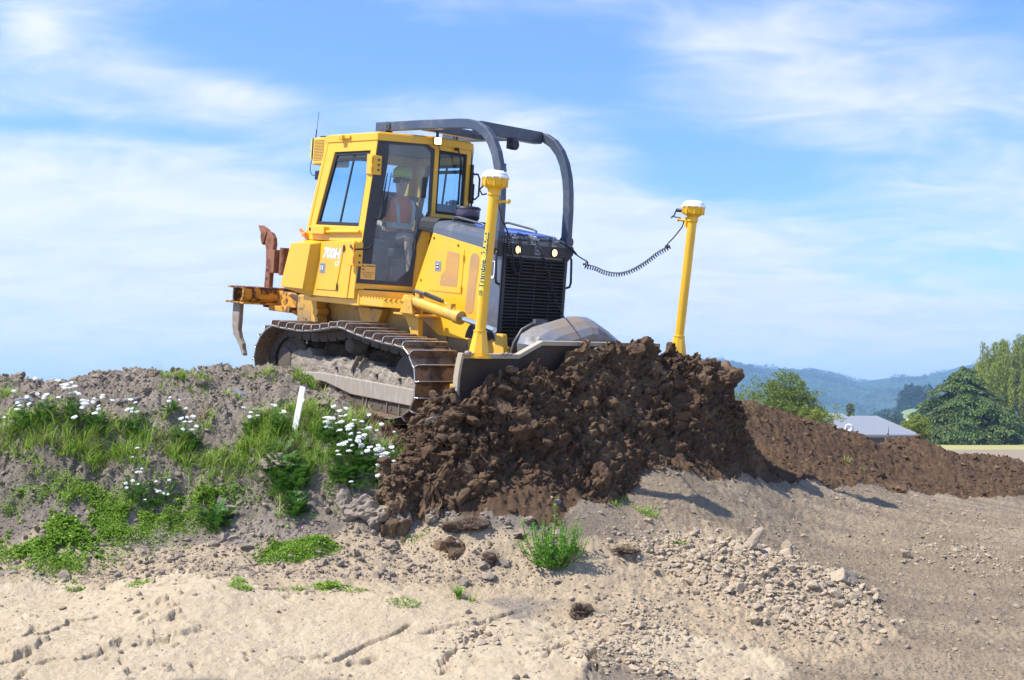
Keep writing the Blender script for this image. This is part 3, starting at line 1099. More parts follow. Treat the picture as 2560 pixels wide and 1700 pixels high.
# ---- doors
do = [(0.0, 3.19), (0.50, 3.205), (0.592, 3.15), (0.598, 2.49), (0.50, 2.26), (0.465, 2.13), (0.47, 2.05), (0.455, 1.86), (0.448, 1.70), (-0.135, 1.70), (-0.09, 2.22), (-0.045, 2.70), (-0.015, 3.0)]
di = [(0.115, 3.165), (0.485, 3.178), (0.556, 3.11), (0.562, 2.50), (0.458, 2.28), (0.426, 2.14), (0.432, 2.03), (0.405, 1.87), (0.28, 1.74), (0.0, 1.74), (0.028, 2.25), (0.078, 2.62), (0.112, 2.95)]
ol = [(-0.012, 3.2), (0.61, 3.2), (0.61, 3.15), (0.61, 2.49), (0.598, 2.26), (0.598, 2.13), (0.598, 2.05), (0.598, 1.86), (0.598, 1.64), (-0.15, 1.64), (-0.10, 2.22), (-0.055, 2.70), (-0.025, 3.0)]
for s in (1, -1):
    def D(a, z, o=0.0):
        p = dp(a, z, o)
        return (p[0], YL(p[1] * s), p[2])
    nd = Vector((ND.x, ND.y * s, 0)) if s > 0 else Vector((0.67, 0.74, 0))
    m = MB().frame([D(a, z, -0.012) for a, z in ol], [D(a, z, -0.012) for a, z in do], tuple(nd * -0.05))
    dk('door_surround', m, M['yellow'], bevel=0.004)
    m = MB().frame([D(a, z, 0.004) for a, z in do], [D(a, z, 0.004) for a, z in di], tuple(nd * -0.035))
    m.tube([D(0.0, 3.175, 0.006), D(0.118, 3.175, 0.006)], 0.003, 4)
    dr = dk('cab_door', m, M['doorframe'], bevel=0.005)
    dk('door_glass', MB().prism([D(a, z, -0.006) for a, z in di], tuple(nd * -0.005)), M['glass_dusty'], dr, bevel=0)
    for (s0, s1, z0, z1) in ((-0.10, 0.05, 2.835, 3.04), (-0.23, -0.085, 1.875, 2.13)):
        m = MB()
        m.prism([D(s0 + 0.05, z1, 0.006), D(s1, z1 - 0.01, 0.006), D(s1, z0, 0.006), D(s0 + 0.05, z0, 0.006)], tuple(nd * 0.012))
        m.prism([D(s0, z1 + 0.01, -0.05), D(s0 + 0.05, z1, 0.018), D(s0 + 0.05, z0, 0.018), D(s0, z0 + 0.01, -0.05)], tuple(nd * -0.03))
        hg = dk('door_hinge', m, M['yellow'], dr, bevel=0.005)
        m = MB()
        zz = [z1 - 0.05, (z0 + z1) / 2, z0 + 0.05] if s1 > 0 else [z0 + 0.04, z0 + 0.11]
        for z in zz:
            a = Vector(D(s1 - 0.03, z, 0.018))
            m.tube([a, a + nd * 0.012], 0.013, 8)
        dk('hinge_bolt', m, M['link'], hg, bevel=0)
        m = MB()
        a, c = Vector(D(s0 + 0.052, z0 + 0.03, 0.022)), Vector(D(s0 + 0.052, z1 - 0.03, 0.022))
        m.tube([a, a.lerp(c, 0.35)], 0.010, 8).tube([a.lerp(c, 0.6), c], 0.010, 8)
        dk('hinge_pin', m, M['amber'], hg, bevel=0)
    m = MB()
    m.prism([D(0.478, 2.85, 0.012), D(0.530, 2.85, 0.012), D(0.530, 2.635, 0.012), D(0.478, 2.635, 0.012)], tuple(nd * 0.045))
    dk('door_handle', m, M['black'], dr, bevel=0.012, seg=3)
    m = MB()
    m.tube([D(0.095, 2.40, 0.02), D(0.085, 2.56, 0.03), D(0.115, 2.86, 0.035)], [0.013, 0.012, 0.005], 8)
    m.prism([D(0.070, 2.40, 0.015), D(0.125, 2.41, 0.015), D(0.140, 2.62, 0.015), D(0.115, 2.62, 0.015)], tuple(nd * 0.03))
    m.prism([D(0.128, 2.62, 0.015), D(0.136, 2.62, 0.015), D(0.160, 2.87, 0.015), D(0.152, 2.87, 0.015)], tuple(nd * 0.012))
    m.tube([D(0.02, 2.385, 0.01), D(0.09, 2.39, 0.02)], 0.014, 8)
    dk('wiper', m, M['black'], dr, bevel=0.003)
    m = MB()
    m.tube([D(0.44, 2.20, 0.008), D(0.455, 2.22, 0.018), D(0.45, 2.13, 0.018), D(0.445, 2.06, 0.008)], 0.008, 6)
    dk('door_latch', m, M['link'], dr, bevel=0)
    if s == 1:
        m = MB().tube([(-0.475, -0.90, 2.10), (-0.46, -0.925, 2.075), (-0.42, -0.905, 2.045), D(-0.04, 2.065, 0.03), D(0.0, 2.09, 0.01)], 0.010, 8)
        dk('strap', m, M['rubber'], dr, bevel=0)
        st = dk('warning_sticker', MB().prism([D(a, z, -0.003) for a, z in rounded([(0.055, 1.745), (0.055, 1.905), (-0.095 + 0.0, 1.905), (-0.095, 1.745)][::-1], 0.008)], tuple(nd * 0.010)), M['decal_orange'], dr, bevel=0)

# ---- cab base, sill and step
cab_base = [(-0.02, -0.36), (-0.02, 0.36), (-0.40, 0.60), (-1.45, 0.60), (-1.45, -0.82), (-0.40, -0.82)]
b = MB().prism([(x, y, 1.46) for x, y in cab_base], (0, 0, 0.175))
dk('cab_base', b, M['yellow'], bevel=0.008)
b = MB()
stp = [(0.36, -0.62), (0.36, -0.46), (-0.02, -0.44), (-0.50, -0.7), (-0.66, -0.7), (-0.66, -0.815), (0.0, -0.80)]
b.prism([(x, y, 1.475) for x, y in stp], (0, 0, 0.078))
b.prism([(0.19, -0.72, 1.55), (0.36, -0.62, 1.55), (0.34, -0.6, 1.62), (0.20, -0.69, 1.62)], (-0.02, 0.03, 0))
step = dk('step', b, M['yellow'], bevel=0.005)
b = MB()
for i in range(17):
    x = -0.62 + i * 0.052
    y = -0.803 if x < 0 else -0.803 + x * 0.5
    b.box((x, y, 1.553), (x + 0.028, y + 0.09, 1.568))
dk('grip_teeth', b, M['yellow'], step, bevel=0.002)
b = MB().prism([(x, y, 1.636) for x, y in [(0.0, -0.34), (0.0, 0.34), (-0.38, 0.58), (-1.43, 0.58), (-1.43, -0.80), (-0.38, -0.80)]], (0, 0, 0.012))
dk('cab_mount_seal', b, M['rubber'], bevel=0)
b = MB().prism([(x, y, 1.649) for x, y in [(-0.06, -0.28), (-0.06, 0.28), (-0.40, 0.53), (-1.40, 0.53), (-1.40, -0.74), (-0.40, -0.74)]], (0, 0, 0.02))
dk('cab_floor', b, M['console'], bevel=0)

# ---- side boxes: service panel and rear tank
for s in (1, -1):
    m = MB()
    ring1 = [(-1.105, -0.858, 2.105), (-0.500, -0.858, 2.135), (-0.56, -0.863, 1.532), (-1.225, -0.863, 1.526)]
    ring0 = [(-1.105, -0.70, 2.185), (-0.42, -0.70, 2.185), (-0.45, -0.70, 1.50), (-1.2, -0.70, 1.50)]
    ring1 = [(x, y * s, z) for x, y, z in ring1]
    ring0 = [(x, y * s, z) for x, y, z in ring0]
    m.loft([ring0, ring1])
    m.loft([[(-0.505, -0.72 * s, 2.15), (-0.415, -0.72 * s, 2.15), (-0.43, -0.72 * s, 1.50), (-0.565, -0.72 * s, 1.50)], [(-0.497, -0.845 * s, 2.13), (-0.425, -0.845 * s, 2.13), (-0.445, -0.853 * s, 1.535), (-0.557, -0.853 * s, 1.535)]])
    sb = dk('service_box', m, M['yellow_tank'], bevel=0.006)
    m = MB().prism([(-1.052, -0.8585 * s, 2.095), (-0.66, -0.8585 * s, 2.098), (-0.76, -0.8655 * s, 1.602), (-1.155, -0.8655 * s, 1.597)], (0, -0.005 * s, 0))
    pd = dk('service_door', m, M['yellow_tank'], sb, bevel=0.0015)
    m = MB().box((-1.085, min(-0.866 * s, -0.872 * s), 1.775), (-0.985, max(-0.866 * s, -0.872 * s), 1.885))
    dk('latch', m, M['latch'], sb, bevel=0.004)
    m = MB()
    m.box((-1.067, min(-0.8721 * s, -0.8735 * s), 1.797), (-1.010, max(-0.8721 * s, -0.8735 * s), 1.868))
    dk('latch_recess', m, M['black'], sb, bevel=0.002)
    m = MB()
    for x in (-1.060, -1.030):
        m.box((x, min(-0.8736 * s, -0.875 * s), 1.803), (x + 0.013, max(-0.8736 * s, -0.875 * s), 1.862))
    dk('latch_bar', m, M['decal_white'], sb, bevel=0)
    m = MB()
    for (x, z) in ((-0.655, 2.07), (-0.655, 2.04), (-0.735, 1.65), (-0.735, 1.62)):
        m.lathe([(0.010, -0.875 * s), (0.011, -0.86 * s)], (x, 0, z), 'y', 8)
    m.tube([(-0.672, -0.868 * s, 2.02), (-0.666, -0.868 * s, 2.09)], 0.006, 6)
    m.tube([(-0.750, -0.872 * s, 1.60), (-0.744, -0.872 * s, 1.68)], 0.006, 6)
    dk('hinge', m, M['link'], sb, bevel=0)
    # tank
    T0 = [(-1.08, -0.70, 2.155), (-1.48, -0.70, 2.155), (-1.62, -0.70, 1.56), (-1.20, -0.70, 1.50)]
    T1 = [(-1.108, -0.865, 2.108), (-1.455, -0.86, 2.120), (-1.66, -0.88, 1.56), (-1.232, -0.868, 1.50)]
    T2 = [(-1.165, -0.955, 2.083), (-1.560, -0.955, 2.072), (-1.725, -0.955, 1.592), (-1.272, -0.955, 1.588)]
    m = MB()
    m.loft([[(x, y * s, z) for x, y, z in T] for T in (T0, T1, T2)])
    dk('fuel_tank', m, M['yellow_tank'], bevel=0.018, seg=3)
    m = MB().loft([[(-1.20, -0.66 * s, 1.46), (-1.62, -0.66 * s, 1.50), (-1.62, -0.40 * s, 1.50), (-1.20, -0.40 * s, 1.46)],
                   [(-1.21, -0.87 * s, 1.52), (-1.68, -0.90 * s, 1.58), (-1.68, -0.40 * s, 1.60), (-1.21, -0.40 * s, 1.52)]])
    m.loft([[(-0.50, -0.62 * s, 1.452), (-1.22, -0.62 * s, 1.45), (-1.22, -0.40 * s, 1.45), (-0.50, -0.40 * s, 1.452)],
            [(-0.50, -0.855 * s, 1.534), (-1.22, -0.86 * s, 1.527), (-1.22, -0.40 * s, 1.56), (-0.50, -0.40 * s, 1.56)]])
    dk('tank_underside', m, M['yellow_low'], bevel=0.01)
# rear body between the tanks
b = MB().xz([(-1.40, 2.15), (-1.52, 2.15), (-1.72, 1.56), (-1.4, 1.5)], -0.69, 0.69)
dk('rear_body', b, M['yellow'], bevel=0.01)
b = MB().box((-1.62, -0.68, 2.15), (-1.56, -0.55, 2.33))
dk('rear_bracket', b, M['yellow'], bevel=0.01)
b = MB().lathe([(0.035, 2.13), (0.035, 2.155), (0.022, 2.162)], (-1.13, -0.80, 0), 'z', 14)
dk('filler_cap', b, M['yellow_tank'], bevel=0)

# ---- roof work light and mirror
b = MB().box((0.035, -0.315, 3.19), (0.085, -0.235, 3.275), rot=Matrix.Rotation(R_(-32), 3, 'Z'), c=(0.06, -0.275, 3.23))
b.box((0.05, -0.30, 3.27), (0.075, -0.27, 3.33))
wl = dk('work_light', b, M['black'], bevel=0.01)
c_ = Vector((0.06, -0.275, 3.23))
rt = Matrix.Rotation(R_(-32), 3, 'Z')
b = MB().box((0.086, -0.308, 3.197), (0.092, -0.242, 3.265), rot=rt, c=c_)
dk('lens', b, M['lampcore'], wl, bevel=0.006)
dk('lamp_cable', MB().tube([(0.03, -0.25, 3.22), (0.03, -0.22, 3.16), (0.02, -0.16, 3.10)], 0.004, 5), M['black'], wl, bevel=0)
b = MB().tube([(-0.02, 0.27, 2.95), (0.06, 0.31, 2.95), (0.08, 0.32, 2.9), (0.08, 0.32, 2.72), (0.05, 0.30, 2.68), (-0.03, 0.28, 2.70)], 0.012, 6)
b.box((0.0, 0.245, 2.66), (0.03, 0.275, 3.05))
dk('side_mirror', b, M['black'], bevel=0.005)

# ---- interior
b = MB()
b.loft([[(-1.16, -0.24, 2.08), (-1.16, 0.24, 2.08), (-1.22, 0.22, 2.72), (-1.22, -0.22, 2.72)], [(-1.06, -0.24, 2.08), (-1.06, 0.24, 2.08), (-1.12, 0.22, 2.74), (-1.12, -0.22, 2.74)]])
b.box((-1.10, -0.25, 1.98), (-0.62, 0.25, 2.10))
seat = dk('driver_seat', b, M['seat'], bevel=0.04, seg=3)
dk('seat_base', MB().box((-1.05, -0.18, 1.67), (-0.70, 0.18, 1.98)), M['console'], seat, bevel=0.01)
b = MB()
b.box((-1.20, -0.60, 1.67), (-0.50, -0.40, 2.16))
b.box((-1.20, 0.36, 1.67), (-0.50, 0.50, 2.22))
b.box((-0.18, -0.22, 1.67), (-0.06, 0.22, 2.35))
con = dk('console', b, M['console'], bevel=0.02)
b = MB()
b.box((-0.17, -0.12, 2.36), (-0.10, 0.14, 2.60), rot=Matrix.Rotation(R_(-15), 3, 'Y'))
b.box((-0.22, 0.16, 2.42), (-0.14, 0.22, 2.66))
dk('display', b, M['panel_light'], con, bevel=0.01)
b = MB()
b.box((-0.62, -0.50, 1.80), (-0.60, -0.32, 1.97))
b.box((-1.15, -0.59, 2.16), (-0.55, -0.42, 2.175))
b.box((-0.25, -0.30, 1.70), (-0.12, -0.18, 1.95))
dk('control_panel', b, M['panel_light'], con, bevel=0.004)
b = MB().tube([(-0.60, -0.44, 2.16), (-0.58, -0.42, 2.30)], 0.012, 8).lathe([(0.001, 2.29), (0.026, 2.31), (0.026, 2.36), (0.001, 2.38)], (-0.58, -0.42, 0), 'z', 12)
b.tube([(-0.55, 0.40, 2.2), (-0.52, 0.36, 2.38)], 0.014, 8)
dk('control_lever', b, M['black'], con, bevel=0)
b = MB().tube([(-0.50, 0.45, 2.2), (-0.50, 0.46, 2.60), (-0.52, 0.46, 2.66), (-0.62, 0.46, 2.66), (-0.64, 0.46, 2.6), (-0.64, 0.46, 2.2)], 0.014, 8)
dk('arm_guard', b, M['latch'], con, bevel=0)
b = MB().box((-1.22, 0.30, 2.66), (-1.16, 0.48, 2.72)).box((-1.22, 0.10, 2.62), (-1.14, 0.30, 2.68))
dk('first_aid_box', b, M['decal_black'], con, bevel=0)

# ---- lift cylinder and push frame
b = MB()
b.tube([(0.42, -0.70, 1.560), (1.10, -0.70, 1.455)], 0.058, 20)
b.tube([(1.055, -0.70, 1.462), (1.13, -0.70, 1.450)], 0.068, 20)
b.tube([(0.44, -0.70, 1.645), (0.98, -0.70, 1.560), (1.02, -0.70, 1.525)], 0.014, 8)
b.box((0.93, -0.73, 1.50), (1.0, -0.67, 1.58))
b.box((0.44, -0.73, 1.60), (0.50, -0.67, 1.66))
cyl = dk('lift_cylinder', b, M['yellow_low'], bevel=0)
dk('piston_rod', MB().tube([(1.12, -0.70, 1.452), (1.62, -0.70, 1.375)], 0.026, 16), M['chrome'], cyl, bevel=0)
b = MB()
b.lathe([(0.075, -0.74), (0.075, -0.66)], (0.37, 0, 1.555), 'y', 20)
b.lathe([(0.030, -0.76), (0.030, -0.64)], (0.37, 0, 1.555), 'y', 12)
b.xz([(0.24, 1.437), (0.46, 1.437), (0.42, 1.58), (0.33, 1.60)], -0.77, -0.745)
b.xz([(0.24, 1.437), (0.46, 1.437), (0.42, 1.58), (0.33, 1.60)], -0.655, -0.635)
dk('pivot', b, M['yellow_low'], cyl, bevel=0.006)
dk('hydraulic_hose', MB().tube([(0.36, -0.70, 1.60), (0.42, -0.73, 1.675), (0.56, -0.74, 1.66), (0.72, -0.73, 1.635), (0.86, -0.72, 1.60)], 0.014, 8).helix([(0.60, -0.74, 1.655), (0.85, -0.73, 1.60)], 0.016, 0.005, 14), M['hose'], cyl, bevel=0)
b = MB()
for s in (-1, 1):
    b.xz([(0.6, 0.95), (1.4, 0.85), (2.05, 0.72), (2.05, 0.56), (1.3, 0.62), (0.6, 0.72)], s * 0.52 - 0.06, s * 0.52 + 0.06)
    b.xz([(1.56, 1.34), (1.66, 1.34), (1.76, 0.75), (1.50, 0.75)], s * 0.60 - 0.03, s * 0.60 + 0.03)
b.box((1.5, -0.52, 0.60), (1.75, 0.52, 0.80))
b.box((1.9, -0.35, 0.55), (2.12, 0.35, 1.1))
dk('push_frame', b, M['yellow_low'], bevel=0.012)
b = MB()
for k in range(4):
    o = k * 0.035
    b.tube([(1.45, -0.40 + o, 0.9), (1.56, -0.42 + o, 1.12), (1.60, -0.42 + o, 1.26 + o * 0.3), (1.62, -0.35 + o, 1.385 + o * 0.2), (1.64, -0.25 + o, 1.44 + o * 0.2), (1.66, -0.14 + o, 1.46), (1.70, -0.03 + o, 1.42), (1.76, 0.06 + o, 1.33)], 0.017, 8)
b.box((1.625, -0.22, 1.415), (1.665, -0.06, 1.49))
dk('hose_bundle', b, M['hose'], bevel=0.002)

# ---- blade
ysb = [-1.525, -1.2, -0.885, -0.645, -0.3, 0.2, 0.6, 0.98, 0.985, 1.2, 1.525]
zsb = [1.187, 1.187, 1.187, 1.312, 1.312, 1.312, 1.312, 1.312, 1.200, 1.187, 1.175]


def bx(z):
    q = (z - 0.34) / 0.97
    return 2.36 - 0.32 * q + 0.165 * q * q - 0.10 * math.sin(math.pi * q)


b = MB()
rings = []
for y, zt in zip(ysb, zsb):
    zs = [0.34 + (zt - 0.34) * i / 10 for i in range(11)]
    fr_ = [(bx(z), y, z) for z in zs]
    bk = [(bx(z) - 0.05, y, z) for z in reversed(zs)]
    rings.append(fr_ + bk)
b.loft(rings)
blade = dk('blade', b, M['blade'], bevel=0.006)
b = MB()
for (ya, za), (yb, zb) in zip(list(zip(ysb, zsb)), list(zip(ysb, zsb))[1:]):
    b.loft([[(bx(z_) + 0.008, y_, z_ - 0.028), (bx(z_) + 0.008, y_, z_ + 0.012), (bx(z_) - 0.058, y_, z_ + 0.012), (bx(z_) - 0.058, y_, z_ - 0.028)] for y_, z_ in ((ya, za), (yb, zb))])
dk('blade_lip', b, M['lip'], blade, bevel=0.004)
for s in (-1, 1):
    m = MB()
    zs = [0.32 + (1.205 - 0.32) * i / 8 for i in range(9)]
    m.prism([(bx(z) + 0.012, s * 1.527, z) for z in zs] + [(bx(z) - 0.052, s * 1.527, z) for z in reversed(zs)], (0, s * 0.028, 0))
    dk('end_plate', m, M['lip'], blade, bevel=0.004)
b = MB()
for (yy, zz, r) in ((-1.50, 1.205, 0.035), (-1.44, 1.2, 0.02), (-1.10, 1.203, 0.018), (-1.05, 1.203, 0.022), (-1.00, 1.202, 0.016)):
    b.lathe([(0.001, zz - r), (r, zz), (r * 0.8, zz + r * 0.5), (0.001, zz + r * 0.7)], (2.19, yy, 0), 'z', 7)
dk('mud_lump', b, M['mud'], blade, bevel=0)
b = MB().box((2.33, -1.52, 0.28), (2.36, 1.52, 0.44), rot=Matrix.Rotation(R_(25), 3, 'Y'))
dk('cutting_edge', b, M['steel'], blade, bevel=0.004)
b = MB()
for y in (-1.2, -0.7, -0.2, 0.3, 0.8, 1.25):
    b.xz([(bx(z) - 0.045, z) for z in (0.4, 0.6, 0.8, 1.0, 1.12)] + [(2.04, 1.12), (1.95, 0.8), (2.12, 0.4)], y - 0.012, y + 0.012)
b.box((1.98, -1.5, 0.86), (2.03, 1.5, 0.92))
dk('blade_rib', b, M['yellow_low'], blade, bevel=0.004)
# faceted spill guard behind the centre of the blade
g0 = [(-0.54, 1.16), (-0.56, 1.27), (-0.52, 1.36), (-0.38, 1.43), (0.10, 1.545), (0.25, 1.54), (0.48, 1.44), (0.66, 1.34), (0.75, 1.16)]
b = MB()
cy, cz = 0.08, 1.10


def sc_(k, x, dzz=0.0):
    return [(x, cy + (y - cy) * k, cz + (z - cz) * k + dzz) for y, z in g0]


b.loft([sc_(0.55, 2.13, 0.05), sc_(0.80, 2.08), sc_(0.93, 1.99), sc_(1.0, 1.88), sc_(0.98, 1.78), sc_(0.92, 1.73), sc_(0.5, 1.72)])
dk('spill_guard', b, M['steel'], blade, bevel=0.012)

# ---- ripper
b = MB()
b.box((-2.985, -0.90, 1.515), (-2.62, 0.90, 1.540))
b.box((-3.03, -0.90, 1.335), (-2.60, 0.90, 1.358))
b.box((-2.86, -0.90, 1.358), (-2.83, 0.90, 1.515))
b.xz([(-2.66, 1.36), (-2.62, 1.40), (-2.605, 1.515), (-2.635, 1.515), (-2.65, 1.42), (-2.69, 1.36)], -0.90, 0.90)
rb = dk('ripper_beam', b, M['beam'], bevel=0.006)
b = MB()
b.xz([(-2.66, 1.52), (-2.40, 1.50), (-1.90, 1.36), (-1.88, 1.12), (-2.10, 1.22), (-2.66, 1.34)], -0.42, -0.32)
b.xz([(-2.66, 1.52), (-2.40, 1.50), (-1.90, 1.36), (-1.88, 1.12), (-2.10, 1.22), (-2.66, 1.34)], 0.32, 0.42)
b.lathe([(0.07, -0.48), (0.07, 0.48)], (-1.93, 0, 1.26), 'y', 16)
b.box((-2.66, -0.52, 1.27), (-2.20, 0.52, 1.335))
dk('ripper_arm', b, M['beam'], rb, bevel=0.01)


def shank(pts, y, w=0.045):
    m = MB()
    m.xz(pts, y - w / 2, y + w / 2)
    return m


sh = [(-2.86, 1.34), (-2.70, 1.34), (-2.70, 1.12), (-2.71, 1.02), (-2.66, 0.92), (-2.60, 0.86), (-2.58, 0.80), (-2.545, 0.74), (-2.56, 0.715), (-2.60, 0.735), (-2.66, 0.82), (-2.74, 0.90), (-2.82, 0.95), (-2.855, 1.05), (-2.87, 1.18)]
dk('ripper_shank', shank([(x - 0.10, z) for x, z in sh], -0.80, 0.06), M['mud'], rb, bevel=0.012, label='mud-caked ripper shank pointing down')
b = MB()
s2 = [(-2.83, 1.30), (-2.72, 1.30), (-2.70, 1.9), (-2.66, 2.06), (-2.68, 2.14), (-2.74, 2.20), (-2.81, 2.22), (-2.86, 2.17), (-2.87, 2.08), (-2.84, 2.0), (-2.82, 1.86), (-2.83, 1.55)]
b.xz(s2, -0.500, -0.44)
b2 = dk('ripper_shank', b, M['rust'], rb, bevel=0.012, label='rusty ripper shank raised and stowed upright')
b = MB().xz([(-2.875, 2.075), (-2.83, 2.19), (-2.83, 2.205), (-2.90, 2.25), (-3.02, 2.29), (-3.0, 2.255), (-2.955, 2.20), (-2.955, 2.14), (-2.92, 2.07), (-2.895, 2.05)], -0.515, -0.425)
dk('ripper_tip', b, M['rust'], b2, bevel=0.006)
b = MB()
for z in (1.65, 1.75):
    b.lathe([(0.020, -0.5025), (0.020, -0.4985)], (-2.775, 0, z), 'y', 14)
dk('pin_hole', b, M['decal_black'], b2, bevel=0)
b = MB()
b.xz([(-2.72, 1.72), (-2.60, 1.72), (-2.60, 2.0), (-2.72, 2.0)], -0.52, -0.42)
b.lathe([(0.055, 1.70), (0.055, 2.03)], (-2.54, -0.42, 0), 'z', 18)
dk('shank_holder', b, M['rust'], rb, bevel=0.005)

# ---- crawler tracks
TP = [(-1.45, 1.222), (-1.26, 1.217), (-1.09, 1.216), (-.93, 1.214), (-.77, 1.225), (-.61, 1.245), (-.45, 1.272), (-.28, 1.30), (-.12, 1.303), (.06, 1.273), (.225, 1.25), (.39, 1.235), (.55, 1.22), (.71, 1.212), (.87, 1.20), (.99, 1.155), (1.07, 1.07), (1.14, .97), (1.165, .87), (1.175, .76), (1.165, .66), (1.12, .55), (1.03, .47), (.9, .41), (.7, .38), (.3, .38), (-.3, .38), (-.9, .38), (-1.4, .38), (-1.62, .45), (-1.76, .58), (-1.825, .70), (-1.84, .79), (-1.83, .88), (-1.785, .98), (-1.71, 1.075), (-1.60, 1.16)]


def catmull(P, n=8):
    out = []
    k = len(P)
    for i in range(k):
        a, b, c, d = (Vector(P[(i + j - 1) % k]) for j in range(4))
        for s in range(n):
            t = s / n
            out.append(0.5 * ((2 * b) + (c - a) * t + (2 * a - 5 * b + 4 * c - d) * t * t + (3 * b - a - 3 * c + d) * t ** 3))
    return out


loop = catmull(TP)
Ls = [0.0]
for i in range(len(loop)):
    Ls.append(Ls[-1] + (loop[(i + 1) % len(loop)] - loop[i]).length)
PER = Ls[-1]
NSH = 44
PITCH = PER / NSH


def onloop(s):
    s %= PER
    lo = 0
    while lo < len(loop) - 1 and Ls[lo + 1] < s:
        lo += 1
    f = (s - Ls[lo]) / max(1e-6, Ls[lo + 1] - Ls[lo])
    a, b = loop[lo], loop[(lo + 1) % len(loop)]
    return a.lerp(b, f)


def shoe_mesh():
    hw = 0.278
    p = PITCH * 0.5
    m = MB()
    m.box((-p + 0.002, -hw, -0.072), (p - 0.008, hw, -0.056))
    # grouser bar with rounded upper corners
    prof = [(-hw, -0.06), (-hw, -0.026), (-hw + 0.008, -0.010), (-hw + 0.026, -0.001), (hw - 0.026, -0.001), (hw - 0.008, -0.010), (hw, -0.026), (hw, -0.06)]
    m.prism([(p - 0.034, y, z) for y, z in prof], (0.016, 0, 0))
    m.box((-p + 0.004, -hw, -0.056), (-p + 0.018, hw, -0.046))
    n1 = len(m.f)
    for s in (-1, 1):
        m.tube([(-p + 0.006, s * hw, -0.060), (p - 0.040, s * hw, -0.060), (p - 0.026, s * hw, -0.050)] + [(p - 0.026, s * abs(y), z) for y, z in prof[1:3]], 0.0062, 5)
    m.tube([(p - 0.026, y, z + 0.001) for y, z in prof[2:6]], 0.0068, 5)
    n2 = len(m.f)
    for y in (-0.07, 0.07):
        for x in (-0.03, 0.02):
            m.lathe([(0.010, -0.056), (0.011, -0.048)], (x, y, 0), 'z', 6)
    me_o = link('track_shoe', m, [M['shoe'], M['edge']], None, 0)
    for i in range(n1, n2):
        me_o.data.polygons[i].material_index = 1
    return me_o


def chain_mesh(cy):
    m = MB()
    for k in range(NSH):
        s = (k + 0.5) * PITCH
        p = onloop(s)
        t = (onloop(s + 0.05) - onloop(s - 0.05)).normalized()
        n = Vector((-t.y, t.x))
        for dy in (-0.09, 0.065):
            def P(a, b):
                q = p + t * a + n * b
                return (q.x, cy + dy, q.y)
            h = PITCH * 0.5
            m.prism([P(-h + 0.012, -0.076), P(h + 0.006, -0.076), P(h + 0.010, -0.13), P(h - 0.02, -0.176), P(-h + 0.03, -0.176), P(-h - 0.004, -0.13)], (0, 0.028, 0))
            q = p + t * (h - 0.02) + n * (-0.128)
            m.lathe([(0.026, dy - 0.006), (0.026, dy + 0.034)], (q.x, cy, q.y), 'y', 10, smooth=False)
        q = p + t * (PITCH * 0.5) + n * (-0.13)
        m.lathe([(0.026, -0.07), (0.026, 0.07)], (q.x, cy, q.y), 'y', 8)
    return m


def mudcake(name, xs, top, bot, y0, out, amp, mat, parent, sgn=1, seed=3, nx=220, nz=46):
    """caked mud: a bulging, lumpy skin on the side of a frame"""
    X = np.linspace(xs[0], xs[1], nx)
    T = np.interp(X, [p[0] for p in top], [p[1] for p in top]) + fbm(X * 14, X * 0, octv=4, seed=seed) * 0.016
    B = np.interp(X, [p[0] for p in bot], [p[1] for p in bot])
    V = []
    for j in range(nz + 12):
        q = min(1.0, j / nz)
        Z = B + (T - B) * q
        nn = fbm(X * 9, Z * 9, octv=5, gain=0.6, seed=seed) * amp + ridged(X * 16, Z * 16, 3, seed + 5) * amp * 0.35
        if j <= nz:
            Y = y0 - out * (1 - 0.75 * q ** 3) - nn * (0.35 + 0.65 * q)
        else:
            e = (j - nz) / 12
            Y = y0 - out * 0.25 * (1 - e) - nn * (1 - e) + 0.25 * e
            Z = Z - 0.02 * e + nn * 0.4
        V.append(np.stack([X, Y * sgn, Z - ZB], 1))
    V = np.concatenate(V)
    R = nz + 12
    i, j = np.meshgrid(np.arange(nx - 1), np.arange(R - 1))
    a = (j * nx + i).ravel()
    F_ = np.stack([a, a + 1, a + nx + 1, a + nx], 1)
    if sgn < 0:
        F_ = F_[:, ::-1]
    o = rawmesh(name, V, F_, mat, True, parent)
    return o


